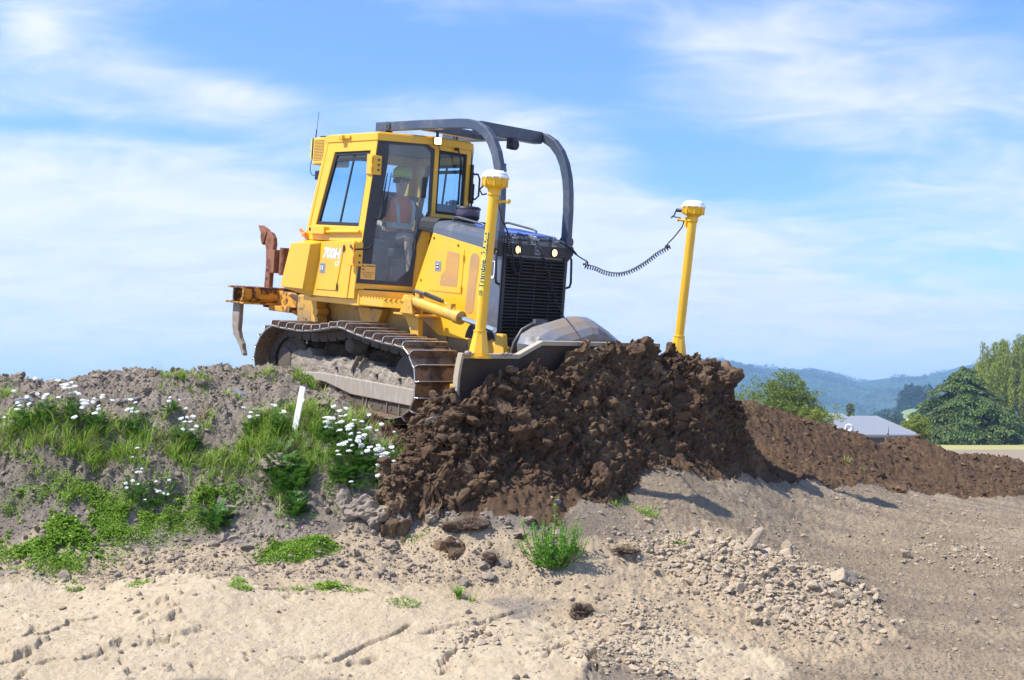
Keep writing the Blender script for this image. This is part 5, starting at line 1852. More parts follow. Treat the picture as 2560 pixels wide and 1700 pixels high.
CP= [[-3.113,7.4,0.159],[-1.578,7.5,0.139],[0.0,7.7,0.098],[1.651,8.1,0.018],[3.534,8.4,-0.043],[-3.635,8.6,0.418],[-2.242,8.7,0.461],[-0.814,8.8,0.447],[0.639,8.8,0.39],[2.162,9.1,0.258],[4.054,9.6,0.182],[-3.94,9.3,0.591],[-2.427,9.4,0.611],[-1.196,9.5,0.662],[0.062,9.4,0.611],[1.006,9.5,0.537],[2.713,10.0,0.446],[4.661,11.0,0.434],[-4.071,9.6,0.667],[-3.072,9.95,0.876],[-1.896,9.85,0.835],[-0.748,9.8,0.856],[0.064,9.7,0.896],[0.723,9.9,0.945],[-4.35,10.2,1.328],[-3.839,10.2,1.294],[-3.207,10.15,1.128],[-2.631,10.15,1.028],[-1.98,10.25,1.259],[-1.291,10.2,1.294],[-0.926,9.95,1.007],[-4.578,10.7,1.775],[-3.145,10.7,1.668],[-2.052,10.6,1.597],[-1.233,10.55,1.668],[-0.868,10.4,1.529],[-5.105,11.9,2.187],[-4.542,12.0,2.103],[-4.222,12.0,2.159],[-3.823,12.0,2.264],[-2.736,12.0,2.248],[-2.092,12.0,2.207],[-1.67,11.6,2.01],[-1.273,11.2,1.799],[-0.91,10.9,1.625],[1.539,11.0,1.285],[2.478,12.0,1.212],[3.549,13.0,1.119],[4.921,14.5,0.962],[6.812,16.0,0.838],[2.7,11.3,0.734],[5.696,13.4,0.696],[3.786,11.2,0.558],[1.885,10.9,1.054],[0.13,9.75,0.956],[-0.428,9.9,1.141],[0.761,10.4,1.115],[-0.612,10.2,1.43],[0.243,10.4,1.322],[1.174,11.0,1.412],[2.231,13.0,1.585],[3.483,14.5,1.433],[4.467,15.4,1.317],[5.506,16.2,1.182],[6.704,17.2,1.107],[2.512,14.6,2.064],[3.171,15.0,1.925],[3.828,15.6,1.848],[4.525,16.2,1.726],[5.674,17.2,1.604],[6.167,17.6,1.468],[6.646,18.0,1.345],[8.059,19.2,1.21],[-3.056,13.338,2.066],[-2.445,12.684,1.966],[-1.698,12.033,1.796],[-1.019,11.458,1.62],[-0.358,10.612,1.33],[-1.08,15.027,2.18],[0.064,13.659,1.916],[1.488,12.286,1.602],[0.033,9.905,1.157],[1.067,10.843,1.309],[2.167,11.861,1.366],[-2.44,14.581,2.197],[-3.297,15.531,1.737],[-3.678,13.712,2.129],[-5.5,14.0,1.2],[-3.5,15.5,1.2],[-8.0,14.0,0.9],[-7.0,17.0,0.2],[-3.0,19.0,0.0],[1.0,18.0,0.2],[4.0,17.5,0.5],[8.0,21.0,-0.2],[12.0,24.0,-0.35],[-8.0,24.0,-0.35],[0.0,25.0,-0.35],[20.0,26.0,-0.35],[9.0,18.3,0.3],[12.5,21.5,-0.2],[6.0,20.2,0.0],[-6.0,4.0,-0.1],[0.0,3.5,-0.1],[6.0,4.0,-0.2],[9.0,8.0,0.0],[12.0,12.0,0.2],[-6.0,9.0,0.2],[-8.0,11.5,1.9],[-9.0,9.0,0.5],[12.0,17.0,0.35],[16.0,20.0,0.1]]
DARK= [[-1.86,11.55],[-1.597,11.36],[-1.29,10.72],[-0.954,10.4],[-0.842,10.12],[-0.73,9.98],[-0.488,9.8],[-0.097,9.72],[0.161,9.7],[0.39,9.78],[0.463,9.94],[0.83,10.4],[0.98,10.52],[1.223,10.8],[1.545,11.04],[2.064,11.48],[2.698,12.1],[3.46,12.68],[4.859,14.32],[6.679,15.7]]
CREAM= [[-2.847,8.0,1.39,1.03],[-1.572,8.22,1.43,0.87],[-0.342,8.0,1.13,0.66],[-2.679,8.72,1.31,0.51],[-0.803,8.68,1.1,0.43],[1.281,8.28,0.64,0.38],[0.191,8.3,0.5,0.43]]
SAND= [[-1.362,9.56,1.12,0.25],[-0.406,9.44,0.41,0.15],[1.17,9.56,0.83,0.26],[0.688,9.44,0.44,0.18],[-2.543,9.26,0.93,0.34],[1.921,9.38,0.88,0.8],[0.914,8.66,0.87,0.77],[1.857,9.84,0.73,0.38],[0.0,9.3,1.3,0.35],[-2.5,9.4,2.3,0.32]]
HEAP= [[2.33,-1.8,0.795],[2.33,-1.59,0.875],[2.33,-1.28,0.957],[2.33,-1.01,1.024],[2.33,-0.63,1.166],[2.33,-0.28,1.284],[2.33,0.31,1.329],[2.33,0.78,1.296],[2.33,1.15,1.285],[2.33,1.64,1.224]]
GRASS= [[-4.041,10.44,0.56,0.18,1500,0.22],[-3.447,10.54,0.71,0.2,2200,0.24],[-2.83,10.6,0.64,0.16,2200,0.26],[-2.325,10.56,0.42,0.17,1300,0.24],[-1.777,10.64,0.46,0.26,1800,0.26],[-1.448,10.34,0.38,0.15,1500,0.26],[-1.007,10.24,0.12,0.11,500,0.2],[-1.895,10.34,0.21,0.22,900,0.24],[-4.329,10.62,0.28,0.23,800,0.22],[-2.256,10.72,0.32,0.12,600,0.22],[-3.18,11.3,0.23,0.12,330,0.15],[-1.982,11.48,0.17,0.1,330,0.18],[-2.382,11.46,0.15,0.08,200,0.14],[-4.725,11.2,0.15,0.18,300,0.15],[-4.335,11.16,0.19,0.12,150,0.12],[-2.877,11.3,0.15,0.08,120,0.14],[-3.189,11.08,0.22,0.12,120,0.1],[-2.681,11.12,0.37,0.11,120,0.1],[-1.406,11.06,0.15,1.2,300,0.16],[-3.036,10.36,0.42,0.12,300,0.14],[-2.473,10.32,0.28,0.16,500,0.2],[-4.0,10.18,0.2,0.09,200,0.12],[1.095,10.3,0.19,0.09,160,0.1],[0.907,10.3,0.09,0.08,90,0.1],[1.939,10.26,0.13,0.06,160,0.06],[-3.533,9.36,0.19,0.12,200,0.08],[-0.386,8.98,0.09,0.05,60,0.1],[4.282,14.94,0.15,0.2,60,0.12],[-1.25,13.36,0.13,1.2,60,0.1]]
COVER= [[-3.262,10.02,0.64,0.11,3800,1],[-3.61,9.8,0.3,0.21,2600,0],[-3.54,9.46,0.29,0.13,1300,1],[-2.763,10.14,0.41,0.06,1500,1],[-4.151,9.88,0.13,0.11,600,1],[-1.705,9.62,0.31,0.14,3600,2],[-1.865,9.7,0.19,0.14,500,0],[-1.378,9.06,0.11,0.09,260,0],[-1.987,8.84,0.09,0.08,160,2],[-2.805,9.12,0.1,0.06,110,2],[-3.303,9.12,0.09,0.04,90,2],[-1.629,8.96,0.11,0.04,80,2],[-0.775,9.74,0.13,0.04,60,2],[-2.028,9.02,0.06,0.07,90,2],[-0.778,8.72,0.12,0.08,110,2],[0.473,9.52,0.13,0.05,260,1],[1.384,9.94,0.07,0.04,60,2],[-1.092,9.96,0.05,0.04,60,1],[-0.596,9.96,0.1,0.04,60,1],[-1.152,8.94,0.09,0.05,60,2],[-4.098,10.02,0.1,0.05,200,1],[-3.294,9.56,0.1,0.05,150,1]]
YARROW = [[-4.33,10.54,1.65],[-4.143,10.6,1.692],[-3.918,10.66,1.724],[-3.689,10.62,1.668],[-3.389,10.68,1.681],[-3.098,10.84,1.787],[-2.93,10.64,1.582],[-2.829,10.6,1.531],[-2.052,10.6,1.598],[-1.605,10.46,1.54],[-1.413,10.34,1.446],[-1.274,10.2,1.298],[-1.082,10.16,1.269],[-1.51,10.52,1.611],[-2.318,10.68,1.636],[-1.829,10.54,1.58],[-3.183,10.18,1.149],[-2.979,10.18,1.095],[-3.284,10.08,1.069],[-1.42,10.16,1.236],[-1.204,10.32,1.447]]
FERN = [[-2.44,10.0,0.918],[-1.79,9.98,0.982],[-1.829,10.18,1.2],[-1.981,10.26,1.266],[-1.872,13.98,2.051]]
WEED = [[0.296,9.4,0.622]]
PLANTAIN = [[-0.4,8.96,0.449]]
STAKE = [[-1.929,10.6,1.619]]
THIN = [[0.059,8.96,0.426]]
SLAB = [[-2.551,11.2,2.063],[-4.428,10.92,1.913],[-0.726,13.4,1.81],[2.695,9.88,0.418],[2.347,10.34,0.627],[3.591,11.06,0.531],[3.444,11.34,0.614],[2.722,11.24,0.708],[0.379,9.92,1.06],[1.807,8.98,0.249],[0.395,9.9,1.041],[-3.488,10.92,1.881],[-3.814,10.86,1.861]]
BOULDER = [[-1.233,9.9,0.955],[-1.047,9.86,0.907],[-0.88,9.82,0.867],[-1.387,9.94,0.992],[-0.649,9.78,0.895],[-2.032,10.34,1.341]]
ROOT = [[-0.321,9.68,0.902],[-0.172,9.44,0.669],[0.896,9.66,0.69],[0.509,8.8,0.392],[-0.483,9.7,0.885]]
RUBBLE= [[1.676,9.74,0.55,0.35,900,1.0],[2.085,9.42,0.54,0.41,800,1.0],[2.587,9.78,0.29,0.46,500,1.2],[0.901,8.54,0.43,0.59,600,0.7],[1.363,9.8,0.39,0.15,300,0.8],[0.72,8.1,0.33,0.22,250,0.8],[-0.274,8.32,0.25,0.25,120,0.8],[2.247,9.2,0.37,0.35,500,0.8],[4.156,11.2,0.45,0.43,200,0.6],[2.066,10.06,0.4,0.22,400,1.1]]
# cracks and broken ledges in the pale clay: ground points
CRACKS = [
    [(-1.913, 8.88), (-1.714, 8.94), (-1.415, 8.92), (-1.19, 9.0), (-0.872, 8.94)],
    [(-3.083, 7.9), (-3.028, 8.06), (-3.024, 8.26), (-2.876, 8.34)],
    [(-3.139, 7.46), (-3.025, 7.54), (-3.0, 7.66)],
    [(-2.664, 7.5), (-2.6, 7.6), (-2.579, 7.72)],
    [(-1.144, 7.9), (-1.012, 8.08), (-0.867, 8.22), (-0.756, 8.34)],
    [(-0.43, 7.7), (-0.408, 8.0), (-0.272, 8.26), (-0.141, 8.52)],
    [(0.026, 7.94), (0.239, 8.08), (0.408, 8.26)],
    [(-1.445, 7.84), (-1.349, 7.88), (-1.209, 7.98)],
    [(-0.602, 8.3), (-0.28, 8.48), (0.029, 8.76)],
    [(0.567, 7.84), (0.531, 8.06), (0.656, 8.3)],
]

# ------------------------------------------------------------------ terrain
CPA = np.array(CP)


def _rbf(cp, lam):
    n = len(cp)
    d = np.linalg.norm(cp[:, None, :2] - cp[None, :, :2], axis=2)
    K = np.where(d > 0, d * d * np.log(d + 1e-12), 0) + lam * np.eye(n)
    P = np.c_[np.ones(n), cp[:, :2]]
    A = np.block([[K, P], [P.T, np.zeros((3, 3))]])
    return np.linalg.solve(A, np.r_[cp[:, 2], 0, 0, 0])


_w = _rbf(CPA, 0.02)


def rbf_eval(cp, w, x, y):
    out = np.zeros_like(x)
    for i in range(len(cp)):
        d2 = (x - cp[i, 0]) ** 2 + (y - cp[i, 1]) ** 2
        out += w[i] * 0.5 * d2 * np.log(d2 + 1e-12)
    return out + w[-3] + w[-2] * x + w[-1] * y


FAR_Z = -0.35


def base_h(x, y):
    xc = np.clip(x, -8.5, 17)
    yc = np.clip(y, 3.5, 26)
    h = rbf_eval(CPA, _w, xc, yc)
    h = np.clip(h, -1.2, 3.0)
    k = sstep(y, 21.5, 26)
    k = np.maximum(k, sstep(np.abs(x), 12, 18) * sstep(y, 10, 16))
    return h * (1 - k) + FAR_Z * k


def seg_side(x, y, poly):
    """inside test for a polygon, vectorised"""
    ins = np.zeros(x.shape, bool)
    n = len(poly)
    for i in range(n):
        x1, y1 = poly[i]
        x2, y2 = poly[(i + 1) % n]
        c = ((y1 > y) != (y2 > y)) & (x < (x2 - x1) * (y - y1) / (y2 - y1 + 1e-12) + x1)
        ins ^= c
    return ins


def poly_dist(x, y, poly, closed=False):
    d = np.full(x.shape, 1e9)
    n = len(poly)
    for i in range(n - (0 if closed else 1)):
        ax, ay = poly[i]
        bx_, by_ = poly[(i + 1) % n]
        vx, vy = bx_ - ax, by_ - ay
        t = np.clip(((x - ax) * vx + (y - ay) * vy) / (vx * vx + vy * vy), 0, 1)
        d = np.minimum(d, np.hypot(x - ax - t * vx, y - ay - t * vy))
    return d


DPOLY = [tuple(p) for p in DARK] + [(9.0, 19.0), (14, 26), (14, 30), (-1.6, 30), (-2.4, 16), (-3.0, 12.6), (-2.3, 12.0)]


def soil(x, y):
    wx = x + 0.07 * fbm(x * 2.5, y * 2.5, octv=4, seed=5)
    wy = y + 0.07 * fbm(x * 2.5, y * 2.5, octv=4, seed=9)
    near = (y > 6) & (y < 31)
    sd_ = np.full(x.shape, -5.0)
    q = near
    dd = poly_dist(wx[q], wy[q], DPOLY, True)
    ii = seg_side(wx[q], wy[q], DPOLY)
    sd_[q] = np.where(ii, dd, -dd)
    dark = sstep(sd_, -0.03, 0.05) * (1 - sstep(y, 20.0, 22.0))

    def blobs(L_, soft):
        m = np.zeros(x.shape)
        for cx_, cy_, rx, ry in L_:
            r = np.hypot((wx - cx_) / rx, (wy - cy_) / ry) + 0.25 * fbm(x * 1.7, y * 1.7, octv=3, seed=21)
            m = np.maximum(m, 1 - sstep(r, 0.75, 0.75 + soft))
        return m
    cream = blobs(CREAM, 0.45)
    sand = blobs(SAND, 0.6)
    return dark, cream, sand, sd_


def detail_h(x, y, dark, cream, sand, sd_):
    n0 = fbm(x * 0.9, y * 0.9, octv=2, seed=40)
    n1 = fbm(x * 3.2, y * 3.2, octv=3, seed=41)
    n2 = fbm(x * 11, y * 11, octv=3, gain=0.6, seed=42)
    n3 = fbm(x * 38, y * 38, octv=3, gain=0.6, seed=43)
    rd = ridged(x * 2.1 + 0.3 * n1, y * 3.4, 4, 44, 0.55)
    mound = sstep(y, 9.7, 10.2) * (1 - sstep(x, -0.4, 0.3)) * (1 - dark)
    plain = sstep(x, 0.6, 1.6) * (1 - dark) * (1 - cream)
    edge = np.exp(-((sd_ - 0.12) / 0.22) ** 2) * sstep(x, 0.7, 1.5)
    calm = sstep(x, 0.2, 1.4)
    h = 0.035 * n0 * (1 - 0.85 * calm) + 0.035 * n0 * cream
    h += 0.15 * np.exp(-((x - 2.0) / 0.55) ** 2 - ((y - 9.75) / 0.35) ** 2)
    h += n1 * (0.012 - 0.004 * calm - 0.004 * cream + 0.045 * mound + 0.028 * dark * (1 - 0.5 * calm) + 0.012 * sand)
    h += n2 * (0.005 - 0.002 * cream + 0.024 * mound + 0.026 * dark + 0.004 * plain + 0.006 * sand)
    h += n3 * (0.004 + 0.014 * mound + 0.016 * dark + 0.006 * plain + 0.003 * sand)
    # broken, layered clay: small terraces and cracks
    cl = np.maximum(cream, 0.45 * sand)
    rA = ridged(x * 0.55 + 0.10 * n1, y * 1.15 + 0.12 * n1 + 0.25 * x, 4, 61, 0.45)
    rB = ridged(x * 2.2 + 5, y * 2.6, 4, 62, 0.5)
    h -= cl * 0.050 * sstep(rA, 1.42, 1.50)
    h -= cl * 0.030 * sstep(rB, 1.40, 1.52) * sstep(n0, -0.2, 0.4)
    h += cl * 0.030 * sstep(n1 + 0.5 * n2, 0.55, 0.62) * sstep(n0, 0.0, 0.5)
    h += cl * 0.012 * np.abs(fbm(x * 6, y * 9, octv=3, seed=63))
    nearq = (y > 7.2) & (y < 9.5) & (np.abs(x) < 3.8)
    if nearq.any():
        xq, yq = x[nearq] + 0.05 * n2[nearq], y[nearq] + 0.06 * n2[nearq] + 0.05 * n1[nearq]
        cut = np.zeros(xq.shape)
        for k, ln in enumerate(CRACKS):
            dq = poly_dist(xq, yq, ln)
            mid = np.mean(np.array(ln), axis=0)
            # a sharp cut with the ground behind it standing a little proud
            cut = np.minimum(cut, -0.055 * np.exp(-(dq / 0.022) ** 2))
            cut = np.where(cut > -0.02, np.maximum(cut, 0.026 * np.exp(-((dq - 0.05) / 0.07) ** 2) * (0.6 + 0.8 * np.abs(n2[nearq]))), cut)
        h[nearq] = h[nearq] + cut
    h -= mound * 0.06 * sstep(rd, 1.1, 1.5)
    h += 0.07 * edge * (0.5 + 0.5 * n1)
    # faint machine tracks across the graded ground
    tx = x * 0.97 + y * 0.24
    ty = y * 0.97 - x * 0.24
    h += plain * 0.012 * np.sin(ty * 9 + 2.0 * n0) * sstep(n1, -0.3, 0.5)
    h += plain * 0.003 * n1 * np.sin(tx * 75 + 3 * n1) * sstep(np.sin(ty * 4.0 + 1.5 * n0), 0.1, 0.5)
    return h


def full_h(x, y):
    x = np.asarray(x, float)
    y = np.asarray(y, float)
    d, c, s, sdd = soil(x, y)
    k = 1 - sstep(y, 21, 26)
    return base_h(x, y) + detail_h(x, y, d, c, s, sdd) * k


tx_ = np.concatenate([np.linspace(-1.3, -0.62, 24)[:-1], np.linspace(-0.62, 0.62, 1150), np.linspace(0.62, 1.3, 24)[1:]])
ty_ = np.concatenate([np.linspace(1.2, 6.0, 26)[:-1], np.geomspace(6.0, 13.5, 640)[:-1], np.geomspace(13.5, 22, 170), np.geomspace(22.5, 12000, 80)])
TX, TY = np.meshgrid(tx_, ty_)
X = (TX * TY).ravel()
Y = TY.ravel()
dk_, cr_, sa_, sd0 = soil(X, Y)
Hh = base_h(X, Y) + detail_h(X, Y, dk_, cr_, sa_, sd0) * (1 - sstep(Y, 21, 26))
nc, nr = len(tx_), len(ty_)
i, j = np.meshgrid(np.arange(nc - 1), np.arange(nr - 1))
a = (j * nc + i).ravel()
F_ = np.stack([a, a + 1, a + nc + 1, a + nc], 1)


def groundmat():
    m, t, b = newmat('bare_earth')
    at = N(t, 'ShaderNodeAttribute', attribute_name='soil')
    sp = N(t, 'ShaderNodeSeparateColor')
    L(t, at.outputs['Color'], sp.inputs[0])
    dark, cream, sand = sp.outputs
    g = N(t, 'ShaderNodeNewGeometry')
    P = g.outputs['Position']
    n1 = noise(t, P, 1.1, 6, 0.6)
    n2 = noise(t, P, 9, 7, 0.65)
    n3 = noise(t, P, 55, 5, 0.7)
    n4 = noise(t, P, 160, 3, 0.6)
    sx = N(t, 'ShaderNodeSeparateXYZ')
    L(t, P, sx.inputs[0])
    right = SMOOTH(t, sx.outputs[0], -0.3, 1.6)
    gray = MIX(t, right, (0.205, 0.168, 0.130), (0.275, 0.212, 0.142))
    gray = MIX(t, SMOOTH(t, n1, 0.35, 0.65), gray, MIX(t, right, (0.29, 0.240, 0.188), (0.35, 0.275, 0.185)))
    gray = MIX(t, SMOOTH(t, n3, 0.50, 0.68, 0, 0.75), gray, (0.13, 0.105, 0.085))
    sandc = MIX(t, SMOOTH(t, n2, 0.35, 0.65), (0.48, 0.370, 0.240), (0.40, 0.310, 0.205))
    sandc = MIX(t, SMOOTH(t, n3, 0.52, 0.68, 0, 0.7), sandc, (0.24, 0.185, 0.135))
    cre = MIX(t, SMOOTH(t, n2, 0.3, 0.7), (0.58, 0.470, 0.320), (0.50, 0.395, 0.258))
    cre = MIX(t, SMOOTH(t, n1, 0.45, 0.65, 0, 0.6), cre, (0.45, 0.345, 0.220))
    cre = MIX(t, SMOOTH(t, n3, 0.50, 0.70, 0, 0.40), cre, (0.38, 0.29, 0.20))
    mps = N(t, 'ShaderNodeMapping')
    mps.inputs['Rotation'].default_value = (0, 0, R_(12))
    mps.inputs['Scale'].default_value = (0.35, 4.2, 1)
    L(t, P, mps.inputs[0])
    ns = noise(t, mps.outputs[0], 1.0, 6, 0.6)
    gray = MIX(t, MATH(t, 'MULTIPLY', right, SMOOTH(t, ns, 0.42, 0.62, 0, 0.75)), gray, (0.215, 0.165, 0.118))
    dk = MIX(t, SMOOTH(t, n2, 0.3, 0.7), (0.091, 0.055, 0.034), (0.140, 0.088, 0.052))
    dk = MIX(t, SMOOTH(t, n1, 0.5, 0.75, 0, 0.5), dk, (0.171, 0.107, 0.061))
    dk = MIX(t, SMOOTH(t, n4, 0.62, 0.75, 0, 0.5), dk, (0.20, 0.13, 0.075))
    jit = MATH(t, 'MULTIPLY', MATH(t, 'SUBTRACT', n2, 0.5), 0.5)
    c = MIX(t, SMOOTH(t, MATH(t, 'ADD', sand, jit), 0.25, 0.75), gray, sandc)
    c = MIX(t, SMOOTH(t, MATH(t, 'ADD', cream, jit), 0.25, 0.75), c, cre)
    c = MIX(t, SMOOTH(t, MATH(t, 'ADD', dark, MATH(t, 'MULTIPLY', jit, 0.6)), 0.35, 0.65), c, dk)
    # beyond the site: dry paddock, then a strip of rough grass, then green country
    yy = sx.outputs[1]
    far1 = SMOOTH(t, MATH(t, 'ADD', yy, MATH(t, 'MULTIPLY', n1, 6.0)), 150, 165)
    c = MIX(t, far1, c, MIX(t, n2, (0.30, 0.28, 0.09), (0.40, 0.36, 0.15)))
    far2 = SMOOTH(t, yy, 500, 900)
    c = MIX(t, far2, c, (0.12, 0.15, 0.07))
    L(t, c, b.inputs['Base Color'])
    b.inputs['Roughness'].default_value = 0.96
    b.inputs['Specular IOR Level'].default_value = 0.12
    nearf = SMOOTH(t, yy, 16, 60, 1.0, 0.0)
    h = MATH(t, 'ADD', MATH(t, 'MULTIPLY', n3, 0.8), MATH(t, 'MULTIPLY', n4, 0.5))
    h = MATH(t, 'MULTIPLY', h, nearf)
    bump(t, b, h, 0.9, 0.022)
    return m


M['earth'] = groundmat()
ground = rawmesh('ground', np.stack([X, Y, Hh], 1), F_, M['earth'], True)
ca = ground.data.color_attributes.new('soil', 'FLOAT_COLOR', 'POINT')
ca.data.foreach_set('color', np.stack([dk_, cr_, sa_, np.ones_like(dk_)], 1).astype(np.float32).ravel())
tag(ground, kind='structure')

# ---- soil heap in front of the blade
FOOT = [(-2.4, 2.0, -0.35), (-2.0, 2.28, -0.20), (-1.5, 2.78, -0.05), (-1.0, 3.1, -0.02), (-0.5, 3.1, 0.03), (0.0, 3.05, 0.10), (0.8, 3.0, 0.14), (1.5, 2.95, 0.08), (2.2, 2.75, 0.05)]
HP = HEAP + [[2.33, -2.2, 0.40], [2.33, 1.95, 0.95], [2.33, 2.25, 0.45], [2.33, -2.8, -0.4], [1.9, -1.75, 0.50], [1.55, -1.6, 0.32], [1.35, -1.35, 0.20], [2.1, -2.1, 0.36], [1.6, -2.0, 0.10], [1.9, -2.4, -0.2], [2.6, 1.6, 1.08], [2.55, 1.2, 1.16]]
_h0 = {y: z for _, y, z in HEAP}
for yv, xf, zf in FOOT:
    HP.append([xf, yv, zf])
    HP.append([xf + 0.4, yv, zf - 0.25])
    if -1.8 < yv < 1.2:
        z0 = float(np.interp(yv, [q[1] for q in HEAP], [q[2] for q in HEAP]))
        HP.append([0.55 * 2.33 + 0.45 * xf, yv, z0 + (zf - z0) * 0.52])
HP = np.array(HP)
_hw = _rbf(HP, 0.02)


def heap_pts(u, v):
    """u: forward of the machine, v: to its left -> world points"""
    z = rbf_eval(HP, _hw, u, v)
    lump = np.clip(fbm(u * 2.3, v * 2.3, octv=2, seed=77), -1.2, 1.2)
    calm_ = 1 - 0.65 * sstep(u, 2.6, 2.95)
    z = z + (0.10 * lump) * calm_ + 0.07 * calm_ * fbm(u * 6, v * 6, octv=3, gain=0.6, seed=71)
    # vertical buttresses and hollows where clods have rolled
    z += 0.06 * ridged(u * 3.0, v * 3.4, 3, 73) - 0.03
    z = z - 0.07
    foot = np.interp(v, [q[0] for q in FOOT], [q[1] for q in FOOT])
    edge = np.maximum.reduce([sstep(u, foot - 0.05, foot + 0.2), sstep(-v, 2.0, 2.5), sstep(v, 2.05, 2.45), (1 - sstep(u, 2.18, 2.28)) * sstep(v, -1.62, -1.52), 1 - sstep(u, 1.25, 1.5)])
    d1 = fbm(u * 5, v * 5, z * 5, octv=4, gain=0.6, seed=81) * 0.07 * calm_
    d2 = fbm(u * 5, v * 5, z * 5, octv=4, gain=0.6, seed=91) * 0.07 * calm_
    d3 = fbm(u * 24, v * 24, z * 20, octv=3, gain=0.65, seed=95) * 0.026
    uu = u + d1 * (u > 2.3) + d3
    vv = v + d2
    zz = z + d3 * 1.2
    F3, L3, U3, O3 = (np.array(q) for q in (FW, LW, UW, OW))
    Q = O3 + uu[:, None] * F3 + vv[:, None] * L3 + zz[:, None] * U3
    # settle the foot of the heap into the ground
    hb = base_h(Q[:, 0], Q[:, 1])
    Q[:, 2] = Q[:, 2] - edge * (Q[:, 2] - hb + 0.16)
    e1 = fbm(Q[:, 0] * 11, Q[:, 1] * 11, Q[:, 2] * 11, octv=4, gain=0.6, seed=201)
    e2 = fbm(Q[:, 0] * 11, Q[:, 1] * 11, Q[:, 2] * 11, octv=4, gain=0.6, seed=301)
    fr_ = (u > 2.32) | (v < -1.6)
    Q[:, 0] += 0.03 * e2 * fr_ * calm_
    Q[:, 1] -= 0.035 * e1 * fr_ * calm_
    Q[:, 2] += 0.02 * e1
    return Q


uu_, vv_ = np.linspace(1.2, 3.6, 620), np.linspace(-2.9, 2.6, 700)
UU, VV = np.meshgrid(uu_, vv_)
HV = heap_pts(UU.ravel(), VV.ravel())
i, j = np.meshgrid(np.arange(619), np.arange(699))
a = (j * 620 + i).ravel()
F_ = np.stack([a, a + 1, a + 621, a + 620], 1)


def darkmat(name, k=1.0):
    m, t, b = newmat(name)
    g = N(t, 'ShaderNodeNewGeometry')
    P = g.outputs['Position']
    n1 = noise(t, P, 1.6, 6, 0.6)
    n2 = noise(t, P, 12, 7, 0.65)
    n3 = noise(t, P, 60, 5, 0.7)
    n4 = noise(t, P, 170, 3, 0.6)
    dk = MIX(t, SMOOTH(t, n2, 0.3, 0.7), tuple(k * q for q in (0.090, 0.055, 0.034)), tuple(k * q for q in (0.142, 0.088, 0.052)))
    dk = MIX(t, SMOOTH(t, n1, 0.45, 0.68, 0, 0.75), dk, tuple(k * q for q in (0.244, 0.165, 0.098)))
    dk = MIX(t, SMOOTH(t, n4, 0.60, 0.75, 0, 0.6), dk, tuple(k * q for q in (0.244, 0.165, 0.098)))
    L(t, dk, b.inputs['Base Color'])
    b.inputs['Roughness'].default_value = 0.95
    b.inputs['Specular IOR Level'].default_value = 0.15
    bump(t, b, MATH(t, 'ADD', MATH(t, 'MULTIPLY', n3, 0.9), MATH(t, 'MULTIPLY', n4, 0.5)), 0.9, 0.018)
    return m


M['dark_soil'] = darkmat('dark_soil')
heap = rawmesh('soil_heap', HV, F_, M['dark_soil'], True)
tag(heap, 'tall heap of dark brown topsoil pushed up against the bulldozer blade', 'dirt pile')


# ---- clods and stones
def ico(sub):
    bm = bmesh.new()
    bmesh.ops.create_icosphere(bm, subdivisions=sub, radius=1.0)
    v = np.array([q.co[:] for q in bm.verts])
    f = np.array([[w_.index for w_ in q.verts] for q in bm.faces])
    bm.free()
    return v, f


I1, I2, I4 = ico(1), ico(2), ico(4)
rng = np.random.default_rng(7)


def rockshape(base, seed, amp=0.35, chip=0.0):
    v, f = base
    n = fbm(v[:, 0] * 1.3 + seed, v[:, 1] * 1.3, v[:, 2] * 1.3, octv=3, gain=0.55, seed=seed)
    r = 1 + amp * n
    w = v * r[:, None]
    if chip:
        rs = np.random.default_rng(seed)
        for _ in range(int(chip)):
            d = rs.normal(size=3)
            d /= np.linalg.norm(d)
            h = 0.45 + 0.3 * rs.random()
            q = w @ d - h
            w = w - np.outer(np.maximum(q, 0), d)
    return w, f


def rotmats(n, r):
    q = r.normal(size=(n, 4))
    q /= np.linalg.norm(q, axis=1)[:, None]
    w, x, y, z = q.T
    return np.stack([1 - 2 * (y * y + z * z), 2 * (x * y - z * w), 2 * (x * z + y * w),
                     2 * (x * y + z * w), 1 - 2 * (x * x + z * z), 2 * (y * z - x * w),
                     2 * (x * z - y * w), 2 * (y * z + x * w), 1 - 2 * (x * x + y * y)], 1).reshape(n, 3, 3)


def scatter(name, P, S, mat, shapes, r, flat_=0.75, smooth=False):
    Vs, Fs_, o = [], [], 0
    which = r.integers(0, len(shapes), len(P))
    Rm = rotmats(len(P), r)
    for k, (sv, sf) in enumerate(shapes):
        idx = np.nonzero(which == k)[0]
        if not len(idx):
            continue
        st = np.stack([0.8 + 0.5 * r.random(len(idx)), 0.8 + 0.5 * r.random(len(idx)), 0.55 + 0.4 * r.random(len(idx))], 1)
        q = sv[None] * st[:, None, :]
        q = np.einsum('nij,nkj->nki', Rm[idx], q)
        q[:, :, 2] *= flat_
        q = q * S[idx][:, None, None] + P[idx][:, None, :]
        Vs.append(q.reshape(-1, 3))
        ff = sf[None] + (np.arange(len(idx)) * len(sv))[:, None, None] + o
        Fs_.append(ff.reshape(-1, 3))
        o += len(idx) * len(sv)
    ob = rawmesh(name, np.concatenate(Vs), np.concatenate(Fs_), mat, smooth)
    return ob


shapes1 = [rockshape(I1, s, 0.45) for s in range(6)]
shapes2 = [rockshape(I2, 20 + s, 0.42, 3) for s in range(7)]
shapes2c = [rockshape(I2, 40 + s, 0.25, 7) for s in range(7)]


def sizes(n, lo, hi, r, p=2.6):
    u = r.random(n)
    return lo * (1 - u * (1 - (lo / hi) ** p)) ** (-1 / p)


